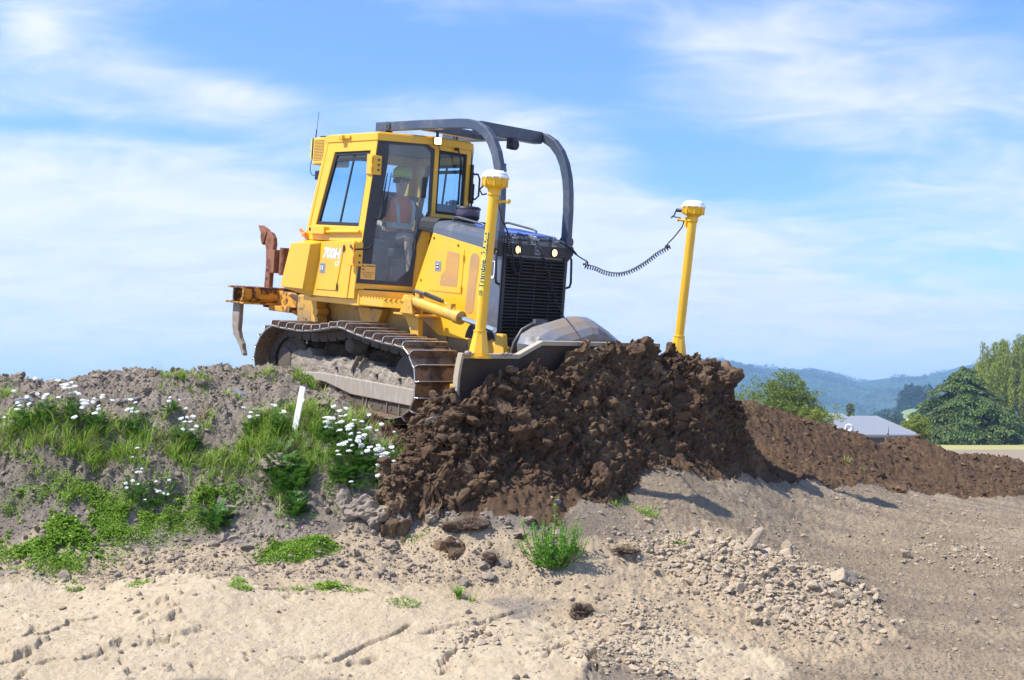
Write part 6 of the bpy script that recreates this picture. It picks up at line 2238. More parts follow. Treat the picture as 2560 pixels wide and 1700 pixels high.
# on the heap
n = 3600
u = rng.uniform(1.4, 3.25, n)
v = rng.uniform(-2.3, 2.2, n)
kb = (u > 2.32) | (v < -1.62)
u, v = u[kb], v[kb]
kf = u < np.interp(v, [-2.4, -1.9, -1.5, -1.0, 0.0, 1.5, 2.2], [2.0, 2.3, 2.75, 3.1, 3.05, 2.95, 2.7])
u, v = u[kf], v[kf]
n = len(u)
P = heap_pts(u, v)
hi = np.clip(1.25 - (u - 2.33) / 0.62, 0.16, 1.0)
S = sizes(n, 0.012, 0.10, rng, 2.0)
S = S * (0.35 + 0.65 * hi)
P[:, 2] += S * 0.15
o = scatter('soil_clods', P, S, M['dark_soil'], shapes2, rng)
tag(o, kind='stuff')
n = 2600
u = rng.uniform(1.4, 2.8, n)
v = rng.uniform(-2.3, -1.35, n)
kb = ((u > 2.32) | (v < -1.62)) & (u < np.interp(v, [-2.4, -1.9, -1.5, -1.0], [2.0, 2.4, 2.85, 3.1]))
u, v = u[kb], v[kb]
P = heap_pts(u, v)
S = sizes(len(u), 0.012, 0.075, rng, 1.9)
tag(scatter('soil_clods', P, S, M['dark_soil'], shapes2, rng), kind='stuff')
n = 22000
u = rng.uniform(1.4, 3.3, n)
v = rng.uniform(-2.3, 2.3, n)
kb = ((u > 2.32) | (v < -1.62)) & (u < np.interp(v, [-2.4, -1.9, -1.5, -1.0, 0.0, 1.5, 2.2], [2.0, 2.35, 2.8, 3.15, 3.1, 3.0, 2.7]))
u, v = u[kb], v[kb]
P = heap_pts(u, v)
S = sizes(len(u), 0.005, 0.022, rng, 2.4)
tag(scatter('soil_crumbs', P, S, M['dark_soil'], shapes1, rng), kind='stuff')
# on the dark ground, thickest along the front berm and the windrow crest
P_, S_ = [], []
tries = 26000
x = rng.uniform(-1.9, 8.0, tries)
y = rng.uniform(9.6, 20, tries)
d, c, s_, sdd = soil(x, y)
crest = np.zeros(tries)
wc = [(2.512, 14.6), (3.171, 15.0), (3.828, 15.6), (4.525, 16.2), (5.675, 17.2), (6.649, 18.0), (8.062, 19.2)]
crest = np.exp(-(poly_dist(x, y, wc) / 0.7) ** 2)
berm = np.exp(-((sdd - 0.25) / 0.35) ** 2)
keep = (d > 0.4) & (np.abs(x / y) < 0.52) & (rng.random(tries) < 0.22 + 0.65 * berm + 0.65 * crest)
x, y = x[keep], y[keep]
S = sizes(len(x), 0.008, 0.065, rng, 2.1)
P = np.stack([x, y, full_h(x, y) + S * 0.2], 1)
o = scatter('soil_clods', P, S, M['dark_soil'], shapes2, rng)
tag(o, kind='stuff')


def claymat(name, c1, c2, c3):
    m, t, b = newmat(name)
    g = N(t, 'ShaderNodeNewGeometry')
    P = g.outputs['Position']
    n2 = noise(t, P, 14, 6, 0.65)
    n3 = noise(t, P, 70, 5, 0.7)
    c = MIX(t, SMOOTH(t, n2, 0.3, 0.7), c1, c2)
    c = MIX(t, SMOOTH(t, n3, 0.55, 0.75, 0, 0.6), c, c3)
    L(t, c, b.inputs['Base Color'])
    b.inputs['Roughness'].default_value = 0.95
    b.inputs['Specular IOR Level'].default_value = 0.12
    bump(t, b, n3, 0.6, 0.01)
    return m


M['grey_clod'] = claymat('grey_clay', (0.225, 0.180, 0.138), (0.28, 0.228, 0.178), (0.165, 0.132, 0.102))
M['tan_clod'] = claymat('tan_clay', (0.27, 0.215, 0.155), (0.35, 0.28, 0.20), (0.19, 0.15, 0.11))
M['pale_clod'] = claymat('pale_clay', (0.42, 0.335, 0.235), (0.36, 0.285, 0.20), (0.25, 0.20, 0.14))
M['slate'] = claymat('grey_stone', (0.20, 0.205, 0.21), (0.26, 0.26, 0.26), (0.15, 0.15, 0.15))
# mound
n = 20000
x = rng.uniform(-5.6, 0.4, n)
y = rng.uniform(9.2, 12.4, n)
d, c, s_, sdd = soil(x, y)
keep = (d < 0.5) & (np.abs(x / y) < 0.5)
x, y = x[keep], y[keep]
S = sizes(len(x), 0.006, 0.060, rng, 2.3)
P = np.stack([x, y, full_h(x, y) + S * 0.2], 1)
tag(scatter('clay_clods', P, S, M['grey_clod'], shapes2, rng), kind='stuff')
# everywhere in the foreground: fine crumbs
n = 34000
x = rng.uniform(-4.5, 7.0, n)
y = rng.uniform(7.0, 14.0, n) ** 1.0
d, c, s_, sdd = soil(x, y)
keep = (d < 0.5) & (np.abs(x / y) < 0.47) & (rng.random(n) > 0.80 * c)
x, y = x[keep], y[keep]
S = sizes(len(x), 0.004, 0.032, rng, 2.3)
P = np.stack([x, y, full_h(x, y) + S * 0.2], 1)
tag(scatter('gravel', P, S, M['tan_clod'], shapes1, rng), kind='stuff')
# rubble of pale clay
P_, S_ = [], []
for cx_, cy_, rx, ry, cnt, sc0 in RUBBLE:
    k = int(cnt * 1.0)
    x = cx_ + rng.normal(size=k) * rx * 0.6
    y = cy_ + rng.normal(size=k) * ry * 0.6
    P_.append(np.stack([x, y], 1))
    S_.append(sizes(k, 0.009, 0.055 * sc0, rng, 1.8))
P_ = np.concatenate(P_)
S_ = np.concatenate(S_)
kk = P_[:, 1] > 7.2
P_, S_ = P_[kk], S_[kk]
P = np.column_stack([P_[:, 0], P_[:, 1], full_h(P_[:, 0], P_[:, 1]) + S_ * 0.22])
tag(scatter('clay_rubble', P, S_, M['pale_clod'], shapes2c, rng), kind='stuff')


# ---- single stones and lumps
def lump(name, x, y, sx, sy, sz, rot, mat, seed, label, cat, chip=8, amp=0.25, sink=0.3, group=None, base=None, z=None):
    v, f = rockshape(base or I4, seed, amp, chip)
    v = v * np.array([sx, sy, sz])
    fine = fbm(v[:, 0] * 30, v[:, 1] * 30, v[:, 2] * 30, octv=4, gain=0.6, seed=seed + 3)
    nn = v / (np.linalg.norm(v, axis=1)[:, None] + 1e-9)
    v = v + nn * (fine * 0.07 * min(sx, sy))[:, None]
    R3 = np.array(Matrix.Rotation(rot[2], 3, 'Z') @ Matrix.Rotation(rot[1], 3, 'Y') @ Matrix.Rotation(rot[0], 3, 'X'))
    v = v @ R3.T
    o = rawmesh(name, v, f, mat, False)
    zz = float(full_h(np.array([x]), np.array([y]))[0]) if z is None else z
    o.location = (x, y, zz + sz * (1 - 2 * sink) * 0.5)
    tag(o, label, cat, group)
    return o


def at(k):
    return k[0], k[1]


lump('stone_slab', *at(SLAB[0]), 0.085, 0.06, 0.045, (0.5, 0.3, 0.2), M['slate'], 1, 'grey angular stone near the crest between two grass tufts', 'stone')
lump('stone_slab', *at(SLAB[1]), 0.10, 0.07, 0.05, (0.4, 0.1, 0.6), M['slate'], 2, 'grey stone slab high on the far left of the mound', 'stone')
lump('stone_slab', *at(SLAB[11]), 0.07, 0.05, 0.04, (0.4, -0.2, 0.3), M['slate'], 3, 'small dark stone above the grass on the mound face', 'stone')
p = dw(1.75, -1.95, 0.30)
lump('stone_slab', p.x, p.y, 0.10, 0.025, 0.075, (0.5, -0.5, 0.5), M['grey_clod'], 4, 'thin pale slab standing tilted in front of the near track', 'stone', z=p.z)
p = dw(2.15, -1.75, 0.62)
lump('stone_slab', p.x, p.y, 0.14, 0.03, 0.05, (0.3, -0.45, 0.3), M['grey_clod'], 5, 'flat slab lying between the near track and the blade end', 'stone', z=p.z)
lump('clay_boulder', *at(SLAB[3]), 0.14, 0.10, 0.125, (0.2, 0.3, 0.4), M['pale_clod'], 6, 'large cream boulder at the right end of the clay rubble', 'boulder')
lump('clay_boulder', *at(SLAB[4]), 0.055, 0.05, 0.095, (0.1, 0.2, 0.3), M['pale_clod'], 7, 'pointed clay rock standing at the top of the rubble', 'boulder')
lump('clay_boulder', 1.93, 9.86, 0.06, 0.05, 0.17, (0.1, 0.75, 0.3), M['pale_clod'], 17, 'long smooth clay slab leaning in the middle of the rubble', 'boulder')
lump('stone', *at(SLAB[5]), 0.06, 0.05, 0.05, (0.1, 0.2, 0.3), M['pale_clod'], 8, 'sandy stone alone on the graded ground right of the rubble', 'stone')
lump('stone', *at(SLAB[6]), 0.028, 0.022, 0.018, (0, 0, 0), M['pale_clod'], 9, 'small rounded pale pebble behind the sandy stone', 'stone', chip=0)
lump('stone', *at(SLAB[7]), 0.030, 0.025, 0.022, (0, 0, 0), M['pale_clod'], 10, 'round whitish pebble behind the top of the rubble', 'stone', chip=0)
lump('stone', *at(SLAB[8]), 0.05, 0.03, 0.03, (0.1, 0.2, 0.9), M['slate'], 12, 'blue-grey stone lying on the dark soil edge above the leafy weed', 'stone')
lump('stone', *at(SLAB[9]), 0.055, 0.05, 0.05, (0.1, 0.2, 0.9), M['pale_clod'], 13, 'rounded stone among the lower clay rubble', 'stone', chip=2)
BL = ['grey clay lump under the white flowers, leftmost of the three', 'bulging clay lump in shadow directly beneath the flowering yarrow clump', 'cracked clay lump beside the dark soil edge below the flowers', 'knobbly clay lump left of the shaded hollow', 'broken clay lump by the foot of the dark soil', 'pale rounded clay lump under the ferny leaves near the white stake']
BS = [(0.16, 0.12, 0.12), (0.17, 0.13, 0.14), (0.10, 0.09, 0.10), (0.12, 0.10, 0.11), (0.09, 0.08, 0.06), (0.20, 0.12, 0.08)]
for k, (q, lb, ss) in enumerate(zip(BOULDER, BL, BS)):
    lump('clay_boulder', q[0], q[1] + 0.05, *ss, (0.2 * k if k < 5 else 0.0, 0.1, k), M['grey_clod'], 30 + k, lb, 'boulder', chip=3 if k < 5 else 2, amp=0.5, sink=0.45)
for k, (uu0, vv0, s0, lb) in enumerate(((2.80, -1.95, 0.17, 'big dark clod at the left foot of the soil heap in front of the track'), (3.0, -1.55, 0.13, 'dark clod just right of the biggest clod on the soil heap'), (2.45, -1.25, 0.12, 'dark clod resting against the lower left of the blade'), (2.55, 1.62, 0.15, 'dark clod on the top right shoulder of the soil heap'), (2.95, -0.55, 0.12, 'dark clod bulging midway down the soil heap'))):
    p = heap_pts(np.array([uu0]), np.array([vv0]))[0]
    lump('soil_clod', p[0], p[1], s0, s0 * 0.9, s0 * 0.95, (k, 0.3, k), M['dark_soil'], 50 + k, lb, 'soil clod', chip=3, amp=0.45, z=p[2])
# white survey peg
b = MB()
b.box((-0.031, -0.006, -0.15), (0.031, 0.006, 0.43))
b.box((0.016, -0.007, 0.30), (0.046, -0.004, 0.335))
pg = link('survey_peg', b, M['white'], None, 0.001)
pg.location = (STAKE[0][0], STAKE[0][1], STAKE[0][2] + 0.03)
pg.rotation_euler = (0.02, R_(14), -0.55)
tag(pg, 'white wooden survey peg leaning among grass and yarrow on the mound', 'peg')

# ------------------------------------------------------------------ vegetation near the camera
def leafmat(name, cols, trans=0.35, rough=0.55, scale=6.0):
    m, t, b = newmat(name)
    g = N(t, 'ShaderNodeNewGeometry')
    oi = g.outputs['Random Per Island']
    n1 = noise(t, g.outputs['Position'], scale, 3, 0.6)
    f = MATH(t, 'ADD', MATH(t, 'MULTIPLY', oi, 0.6), MATH(t, 'MULTIPLY', n1, 0.4))
    c = MIX(t, SMOOTH(t, f, 0.15, 0.55), cols[0], cols[1])
    c = MIX(t, SMOOTH(t, f, 0.60, 0.85), c, cols[2])
    L(t, c, b.inputs['Base Color'])
    b.inputs['Roughness'].default_value = rough
    b.inputs['Specular IOR Level'].default_value = 0.3
    out = [n for n in t.nodes if n.type == 'OUTPUT_MATERIAL'][0]
    tr = N(t, 'ShaderNodeBsdfTranslucent')
    L(t, c, tr.inputs[0])
    ms = N(t, 'ShaderNodeMixShader')
    ms.inputs[0].default_value = trans
    L(t, b.outputs[0], ms.inputs[1]); L(t, tr.outputs[0], ms.inputs[2])
    L(t, ms.outputs[0], out.inputs[0])
    return m


M['grass'] = leafmat('grass_blades', ((0.14, 0.25, 0.022), (0.31, 0.47, 0.055), (0.52, 0.56, 0.20)), 0.35)
M['cover'] = leafmat('ground_cover', ((0.13, 0.25, 0.022), (0.24, 0.40, 0.045), (0.38, 0.50, 0.10)), 0.3)
M['fern'] = leafmat('feathery_leaves', ((0.045, 0.13, 0.018), (0.08, 0.20, 0.028), (0.15, 0.29, 0.045)), 0.3)
M['weed'] = leafmat('weed_leaves', ((0.10, 0.27, 0.02), (0.18, 0.42, 0.04), (0.30, 0.52, 0.08)), 0.4)
M['straw'] = leafmat('dry_stalks', ((0.30, 0.23, 0.13), (0.40, 0.32, 0.18), (0.22, 0.17, 0.10)), 0.2)
M['stem'] = leafmat('green_stems', ((0.10, 0.17, 0.04), (0.13, 0.20, 0.05), (0.18, 0.20, 0.08)), 0.1)
M['petal'] = flat('white_florets', (0.90, 0.90, 0.88), 0.7, var=0.08, scale=60)
M['pink'] = flat('pink_clover', (0.55, 0.18, 0.35), 0.7)
M['root'] = mudmat('root_mat', (0.13, 0.09, 0.065), (0.09, 0.06, 0.045), (0.19, 0.14, 0.10), 0.9, 0.02)


def blades(P, H, W, bend, r, segs=3, az=None):
    """curved tapering strips; P (n,3) roots, H heights, W widths"""
    n = len(P)
    a = r.uniform(0, 2 * math.pi, n) if az is None else az
    d = np.stack([np.cos(a), np.sin(a), np.zeros(n)], 1)
    s = np.stack([-np.sin(a), np.cos(a), np.zeros(n)], 1)
    tw = r.uniform(-0.8, 0.8, n)
    s = s * np.cos(tw)[:, None] + d * np.sin(tw)[:, None]
    V = []
    for k in range(segs + 1):
        q = k / segs
        up = q * (1 - 0.35 * bend * q)
        out = bend * q * q * 0.75
        c = P + np.stack([d[:, 0] * out * H, d[:, 1] * out * H, up * H], 1)
        w = W * (1 - q) ** 0.7 * 0.5 if k < segs else W * 0.02
        V.append(c - s * w[:, None])
        V.append(c + s * w[:, None])
    V = np.stack(V, 1)
    m = 2 * (segs + 1)
    base = np.arange(n)[:, None, None] * m
    f = np.array([[2 * k, 2 * k + 1, 2 * k + 3, 2 * k + 2] for k in range(segs)])[None] + base
    return V.reshape(-1, 3), f.reshape(-1, 4)


def leaves(P, D, U, Ln, Wd, fold=0.15):
    """diamond-oval leaves: P base, D direction, U side vector"""
    n = len(P)
    Nn = np.cross(D, U)
    V = np.stack([P, P + D * (Ln * 0.45)[:, None] + U * (Wd * 0.5)[:, None] + Nn * (Ln * fold)[:, None],
                  P + D * Ln[:, None], P + D * (Ln * 0.45)[:, None] - U * (Wd * 0.5)[:, None] + Nn * (Ln * fold)[:, None]], 1)
    f = np.array([[0, 1, 2, 3]])[None] + np.arange(n)[:, None, None] * 4
    return V.reshape(-1, 3), f.reshape(-1, 4)


def unit(v):
    return v / (np.linalg.norm(v, axis=-1, keepdims=True) + 1e-9)


def join(parts):
    V, F_, o = [], [], 0
    for v, f in parts:
        V.append(v)
        F_.append(f + o)
        o += len(v)
    return np.concatenate(V), np.concatenate(F_)


rg = np.random.default_rng(11)
parts, dry = [], []
for cx_, cy_, rx, ry, cnt, hh in GRASS:
    cnt = int(cnt * 1.25)
    # blades come in tufts
    nt = max(6, cnt // 14)
    tx = cx_ + rg.normal(size=nt) * rx * 0.55
    ty = cy_ + rg.normal(size=nt) * ry * 0.60
    gp_ = fbm(tx * 3.2, ty * 5.0, octv=2, seed=88) > -0.48
    if gp_.sum() > 4:
        tx, ty = tx[gp_], ty[gp_]
    nt = len(tx)
    cnt = min(cnt, nt * 14)
    k = rg.integers(0, nt, cnt)
    a = rg.uniform(0, 2 * math.pi, cnt)
    rr = np.abs(rg.normal(size=cnt)) * 0.022
    x = tx[k] + np.cos(a) * rr
    y = ty[k] + np.sin(a) * rr
    z = full_h(x, y) - 0.012
    th = (0.45 + 0.75 * rg.random(nt))[k]
    H = hh * th * (0.30 + 0.75 * rg.random(cnt))
    P = np.stack([x, y, z], 1)
    v, f = blades(P, H, rg.uniform(0.004, 0.0115, cnt), rg.uniform(0.3, 1.7, cnt), rg, 4, az=a)
    q = rg.random(nt)[k] < 0.10
    vv = v.reshape(cnt, -1, 3)
    m4 = vv.shape[1]
    for sel, lst in ((~q, parts), (q, dry)):
        if sel.sum():
            vs = vv[sel].reshape(-1, 3)
            fs = (np.array([[2 * j_, 2 * j_ + 1, 2 * j_ + 3, 2 * j_ + 2] for j_ in range(4)])[None] + np.arange(sel.sum())[:, None, None] * m4).reshape(-1, 4)
            lst.append((vs, fs))
v, f = join(parts)
tag(rawmesh('grass', v, f, M['grass'], True), kind='stuff')
# sparse dry stalks
n = 520
x = rg.uniform(-4.4, 0.2, n)
y = rg.uniform(9.9, 11.9, n)
P = np.stack([x, y, full_h(x, y)], 1)
dry.append(blades(P, rg.uniform(0.03, 0.14, n), rg.uniform(0.002, 0.004, n), rg.uniform(0.3, 1.4, n), rg, 4))
n = 420
x = rg.uniform(-0.4, 5.0, n)
y = rg.uniform(9.4, 14, n)
P = np.stack([x, y, full_h(x, y) + 0.004], 1)
dry.append(blades(P, rg.uniform(0.03, 0.10, n), rg.uniform(0.002, 0.004, n), rg.uniform(1.2, 2.0, n), rg, 4))
v, f = join(dry)
tag(rawmesh('dry_grass', v, f, M['straw'], True), kind='stuff')
# low leafy ground cover
parts = []
for cx_, cy_, rx, ry, cnt, kind in COVER + [[-3.55, 10.12, 0.42, 0.10, 2600, 1], [-3.25, 9.85, 0.40, 0.13, 2600, 1], [-3.75, 9.62, 0.34, 0.13, 1900, 0], [-2.95, 10.05, 0.45, 0.07, 2000, 1], [-4.0, 9.75, 0.2, 0.12, 900, 1], [-2.6, 10.2, 0.3, 0.06, 900, 0]]:
    cnt = int(cnt * 2.2)
    if kind == 2:
        rr = np.sqrt(rg.random(cnt)) * (1 + 0.12 * rg.normal(size=cnt))
    else:
        rr = np.abs(rg.normal(size=cnt)) * 0.6
    if kind != 2 and rx > 0.25:
        rx, ry = rx * 1.35, ry * 1.5
    a = rg.uniform(0, 2 * math.pi, cnt)
    x = cx_ + np.cos(a) * rr * rx
    y = cy_ + np.sin(a) * rr * ry
    cl = fbm(x * 7, y * 7, octv=3, seed=66)
    keep = cl > (-0.9 if kind == 2 else -0.45)
    x, y, rr, a = x[keep], y[keep], rr[keep], a[keep]
    n = len(x)
    big = (0.065 if rx > 0.25 else 0.03)
    z = full_h(x, y) + rg.random(n) ** 1.3 * big * np.clip(1.15 - rr ** 2, 0.2, 1)
    D = unit(np.stack([rg.normal(size=n), rg.normal(size=n), 0.25 + 0.35 * rg.random(n)], 1))
    U = unit(np.cross(D, np.stack([rg.normal(size=n) * 0.3, rg.normal(size=n) * 0.3, np.ones(n)], 1)))
    s0 = {0: 0.026, 1: 0.017, 2: 0.015}[kind]
    Ln = s0 * rg.uniform(0.6, 1.4, n)
    parts.append(leaves(np.stack([x, y, z], 1), D, U, Ln, Ln * (0.75 if kind != 1 else 0.45)))
v, f = join(parts)
tag(rawmesh('ground_cover', v, f, M['cover'], True), kind='stuff')
# yellow and pink specks of bloom in the ground cover
b = MB()


# ---- yarrow: feathery foliage, stiff stems, flat white flower heads
def frond(base, d, ln, r, nl=14, wl=0.30):
    """a feathery leaf: rachis with narrow leaflets on both sides"""
    d = unit(d)
    up = np.array([0, 0, 1.0])
    s = unit(np.cross(d, up) + 1e-3)
    out = []
    P, D, U = [], [], []
    for k in range(nl):
        q = (k + 1) / nl
        c = base + d * ln * q + up * (-0.35 * ln * q * q)
        w = ln * wl * math.sin(math.pi * min(0.97, q * 0.85 + 0.12))
        for sg in (-1, 1):
            P.append(c)
            D.append(unit(s * sg + d * 0.55 + up * 0.2 * r.normal()))
            U.append(d)
            out.append(w)
    P, D, U, W = np.array(P), np.array(D), np.array(U), np.array(out)
    v1, f1 = leaves(P, D, U, W, W * 0.34, 0.05)
    tip = base + d * ln + up * (-0.35 * ln)
    w = 0.0012
    v2 = np.array([base - s * w, base + s * w, tip + s * w * 0.5, tip - s * w * 0.5])
    return join([(v1, f1), (v2, np.array([[0, 1, 2, 3]]))])


def yarrow(name, x, y, z, nst, hgt_, spread, nfr, r, label, group, headr=0.028, lean=0.0):
    root = empty(name, (x, y, z))
    tag(root, label, 'flowering plant', group)
    fr = []
    for k in range(nfr):
        a = r.uniform(0, 2 * math.pi)
        rr = abs(r.normal()) * spread * 0.45
        px_, py_ = math.cos(a) * rr, math.sin(a) * rr
        dz_ = float(full_h(np.array([x + px_]), np.array([y + py_]))[0]) - z
        base = np.array([px_, py_, dz_ + r.uniform(0, hgt_ * 0.55)])
        d = np.array([math.cos(a + r.normal() * 0.6), math.sin(a + r.normal() * 0.6), r.uniform(0.3, 1.4)])
        fr.append(frond(base, d, r.uniform(0.05, 0.12), r))
    v, f = join(fr)
    rawmesh('foliage', v, f, M['fern'], True, root)
    sm = MB()
    heads = []
    for k in range(int(nst * 1.6)):
        a = r.uniform(0, 2 * math.pi)
        rr = abs(r.normal()) * spread * 0.5
        px_, py_ = math.cos(a) * rr, math.sin(a) * rr
        dz_ = float(full_h(np.array([x + px_]), np.array([y + py_]))[0]) - z
        h = hgt_ * r.uniform(0.75, 1.15)
        tip = Vector((px_ * 1.35 + lean * h + r.normal() * 0.02, py_ * 1.35 + r.normal() * 0.02 - 0.02, dz_ + h))
        b0 = Vector((px_, py_, dz_ - 0.01))
        mid = b0.lerp(tip, 0.55) + Vector((0, 0, 0.02))
        link('stem', MB().tube([b0, mid, tip], [0.0022, 0.0019, 0.0014], 4), M['stem'], root)
        heads.append((tip, h))
    for tip, h in heads:
        m = MB()
        R0 = headr * r.uniform(0.55, 1.0)
        tl = Matrix.Rotation(r.uniform(0.1, 0.75), 3, Vector((1, r.normal() * 0.3, 0)).normalized())
        nfl = int(14 + R0 * 500)
        for j_ in range(nfl):
            rr = R0 * math.sqrt((j_ + 0.5) / nfl) * (1 + 0.08 * r.normal())
            a = j_ * 2.39996
            c = tip + tl @ Vector((rr * math.cos(a), rr * math.sin(a), 0.012 - rr * rr * 8 + 0.002 * r.normal()))
            q = R0 * 0.21
            ring = [(c.x + q * math.cos(t), c.y + q * math.sin(t), c.z - 0.001) for t in [math.pi * 2 * i_ / 5 + a for i_ in range(5)]]
            m.add(ring + [(c.x, c.y, c.z + q * 0.5), (c.x, c.y, c.z - 0.008)], [(i_, (i_ + 1) % 5, 5) for i_ in range(5)] + [((i_ + 1) % 5, i_, 6) for i_ in range(5)])
        link('flower_head', m, M['petal'], root)
    return root


ry_ = np.random.default_rng(23)
YS = [  # index in YARROW, stems, height, spread, fronds, head radius, label
    (0, 4, 0.24, 0.10, 60, 0.024, 'yarrow at the far left edge of the mound, second row of white heads'),
    (1, 5, 0.27, 0.10, 60, 0.026, 'yarrow with a cluster of white heads near the left edge'),
    (2, 9, 0.30, 0.11, 80, 0.028, 'tallest left yarrow with a crowded bank of white heads against the bare mound'),
    (3, 8, 0.27, 0.12, 80, 0.028, 'yarrow carrying many flat white heads right of the crowded bank'),
    (4, 4, 0.24, 0.09, 70, 0.026, 'yarrow with two low rows of white heads below a dark hollow'),
    (5, 3, 0.14, 0.08, 30, 0.020, 'small yarrow high on the bare mound face, above the grass band'),
    (6, 3, 0.22, 0.09, 50, 0.022, 'yarrow with few white heads in the middle of the grass band'),
    (7, 4, 0.22, 0.10, 60, 0.026, 'yarrow with white heads beside the dark feathery leaves mid band'),
    (8, 3, 0.24, 0.10, 90, 0.024, 'dark ferny yarrow with scattered white heads just left of the white peg'),
    (13, 4, 0.24, 0.10, 70, 0.022, 'yarrow with small white heads close to the bulldozer track'),
    (9, 5, 0.26, 0.11, 90, 0.026, 'yarrow rising behind the big white clump right of the white peg'),
    (10, 13, 0.27, 0.20, 230, 0.029, 'big yarrow clump covered in white heads below the bulldozer track'),
    (11, 11, 0.20, 0.19, 210, 0.029, 'yarrow clump whose white heads hang over the shaded clay hollow'),
    (12, 14, 0.17, 0.14, 150, 0.026, 'rightmost yarrow clump with dense white heads beside the dark soil'),
    (14, 3, 0.26, 0.10, 80, 0.020, 'sparse yarrow between the grass band and the dark feathery leaves'),
    (16, 5, 0.13, 0.14, 70, 0.020, 'low yarrow with small faded heads above the pale ground cover'),
    (17, 6, 0.13, 0.12, 60, 0.018, 'low yarrow with grey-white heads hanging over the lower bank'),
    (19, 0, 0.22, 0.13, 150, 0.02, 'leafy yarrow without flowers spilling down beside the pale clay lump'),
]
for (ix, ns, hh, spd, nf, hr, lb) in YS:
    q = YARROW[ix]
    if ns == 0:
        root = empty('fern_plant', q)
        tag(root, lb, 'plant')
        fr = []
        for k in range(nf):
            a = ry_.uniform(0, 2 * math.pi)
            rr = abs(ry_.normal()) * spd * 0.5
            dz_ = float(full_h(np.array([q[0] + math.cos(a) * rr]), np.array([q[1] + math.sin(a) * rr]))[0]) - q[2]
            fr.append(frond(np.array([math.cos(a) * rr, math.sin(a) * rr, dz_ + ry_.uniform(0, 0.12)]), np.array([math.cos(a), math.sin(a), ry_.uniform(0.2, 1.3)]), ry_.uniform(0.06, 0.13), ry_))
        v, f = join(fr)
        rawmesh('foliage', v, f, M['fern'], True, root)
    else:
        yarrow('yarrow_plant', q[0], q[1], q[2], ns, hh, spd, nf, ry_, lb, 'yarrow plants on the mound', hr)
FL = ['feathery green plant at the right foot of the pale ground cover', 'feathery green plant in front of the clay lumps below the peg', 'tall feathery plant on the bank directly under the white peg', 'dark feathery plant left of the white peg', 'small feathery plant at the edge of the dark soil by the track']
for k, (q, lb) in enumerate(zip(FERN, FL)):
    root = empty('fern_plant', q)
    tag(root, lb, 'plant')
    fr = []
    sp_, hh = ((0.14, 0.15), (0.11, 0.14), (0.19, 0.26), (0.22, 0.26), (0.08, 0.10))[k]
    for j_ in range((150, 130, 260, 280, 60)[k]):
        a = ry_.uniform(0, 2 * math.pi)
        rr = abs(ry_.normal()) * sp_ * 0.4
        dz_ = float(full_h(np.array([q[0] + math.cos(a) * rr]), np.array([q[1] + math.sin(a) * rr]))[0]) - q[2]
        fr.append(frond(np.array([math.cos(a) * rr, math.sin(a) * rr, dz_ + ry_.uniform(0, hh * 0.6)]), np.array([math.cos(a), math.sin(a), ry_.uniform(0.5, 1.8)]), ry_.uniform(0.06, 0.13), ry_))
    v, f = join(fr)
    rawmesh('foliage', v, f, M['fern'], True, root)

# ---- the leafy weed in the foreground
q = WEED[0]
weed = empty('leafy_weed', (q[0] + 0.02, q[1], q[2] - 0.02))
weed.scale = (1.35, 1.2, 1.22)
tag(weed, 'bright green leafy weed growing alone on the tan soil before the dark heap', 'weed')
sm, lv = MB(), []
rw = np.random.default_rng(5)
stems = [(0.0, 0.0, 0.46, 0.02)] + [(rw.uniform(-0.5, 0.5), rw.uniform(-0.4, 0.3), rw.uniform(0.16, 0.34), 0.0) for _ in range(40)]
for i_, (dx, dy, h, _) in enumerate(stems):
    b0 = Vector((dx * 0.12, dy * 0.12, 0))
    tip = Vector((dx * 0.42, dy * 0.35, h))
    if i_ == 0:
        tip = Vector((0.02, 0, h))
    md_ = b0.lerp(tip, 0.5) + Vector((dx * 0.06, dy * 0.05, -0.02))
    pts = [b0, md_, tip]
    sm.tube(pts, [0.004, 0.003, 0.0015], 5)
    nl = int(h * 150)
    t_ = rw.uniform(0.08, 1.0, nl)
    c = np.array([(1 - t) ** 2 * np.array(b0) + 2 * t * (1 - t) * np.array(md_) + t * t * np.array(tip) for t in t_])
    a = rw.uniform(0, 2 * math.pi, nl)
    D = unit(np.stack([np.cos(a), np.sin(a), rw.uniform(-0.1, 0.9, nl)], 1))
    U = unit(np.cross(D, np.stack([rw.normal(size=nl) * 0.4, rw.normal(size=nl) * 0.4, np.ones(nl)], 1)))
    Ln = rw.uniform(0.022, 0.055, nl) * (1.15 - 0.5 * t_)
    lv.append(leaves(c, D, U, Ln, Ln * 0.30, 0.04))
link('stem', sm, M['stem'], weed)
v, f = join(lv)
rawmesh('foliage', v, f, M['weed'], True, weed)
# plantain rosette with seed stalks
q = PLANTAIN[0]
pl = empty('plantain_plant', tuple(q))
tag(pl, 'small plantain rosette with thin brown seed stalks on the pale clay', 'weed')
n = 46
a = rw.uniform(0, 2 * math.pi, n)
v, f = blades(np.stack([np.cos(a) * 0.01, np.sin(a) * 0.01, np.zeros(n)], 1), rw.uniform(0.05, 0.13, n), rw.uniform(0.010, 0.018, n), rw.uniform(0.5, 1.3, n), rw, 5, az=a)
rawmesh('leaf', v, f, M['weed'], True, pl)
for k in range(13):
    a = rw.uniform(0, 2 * math.pi)
    tip = Vector((math.cos(a) * rw.uniform(0.03, 0.20) - 0.03, math.sin(a) * 0.08, rw.uniform(0.14, 0.27)))
    m = MB().tube([Vector((0, 0, 0)), tip * 0.5 + Vector((0, 0, 0.03)), tip], 0.0011, 4)
    m.tube([tip, tip + tip.normalized() * 0.016], [0.0035, 0.0015], 6)
    link('seed_stalk', m, M['straw'], pl)
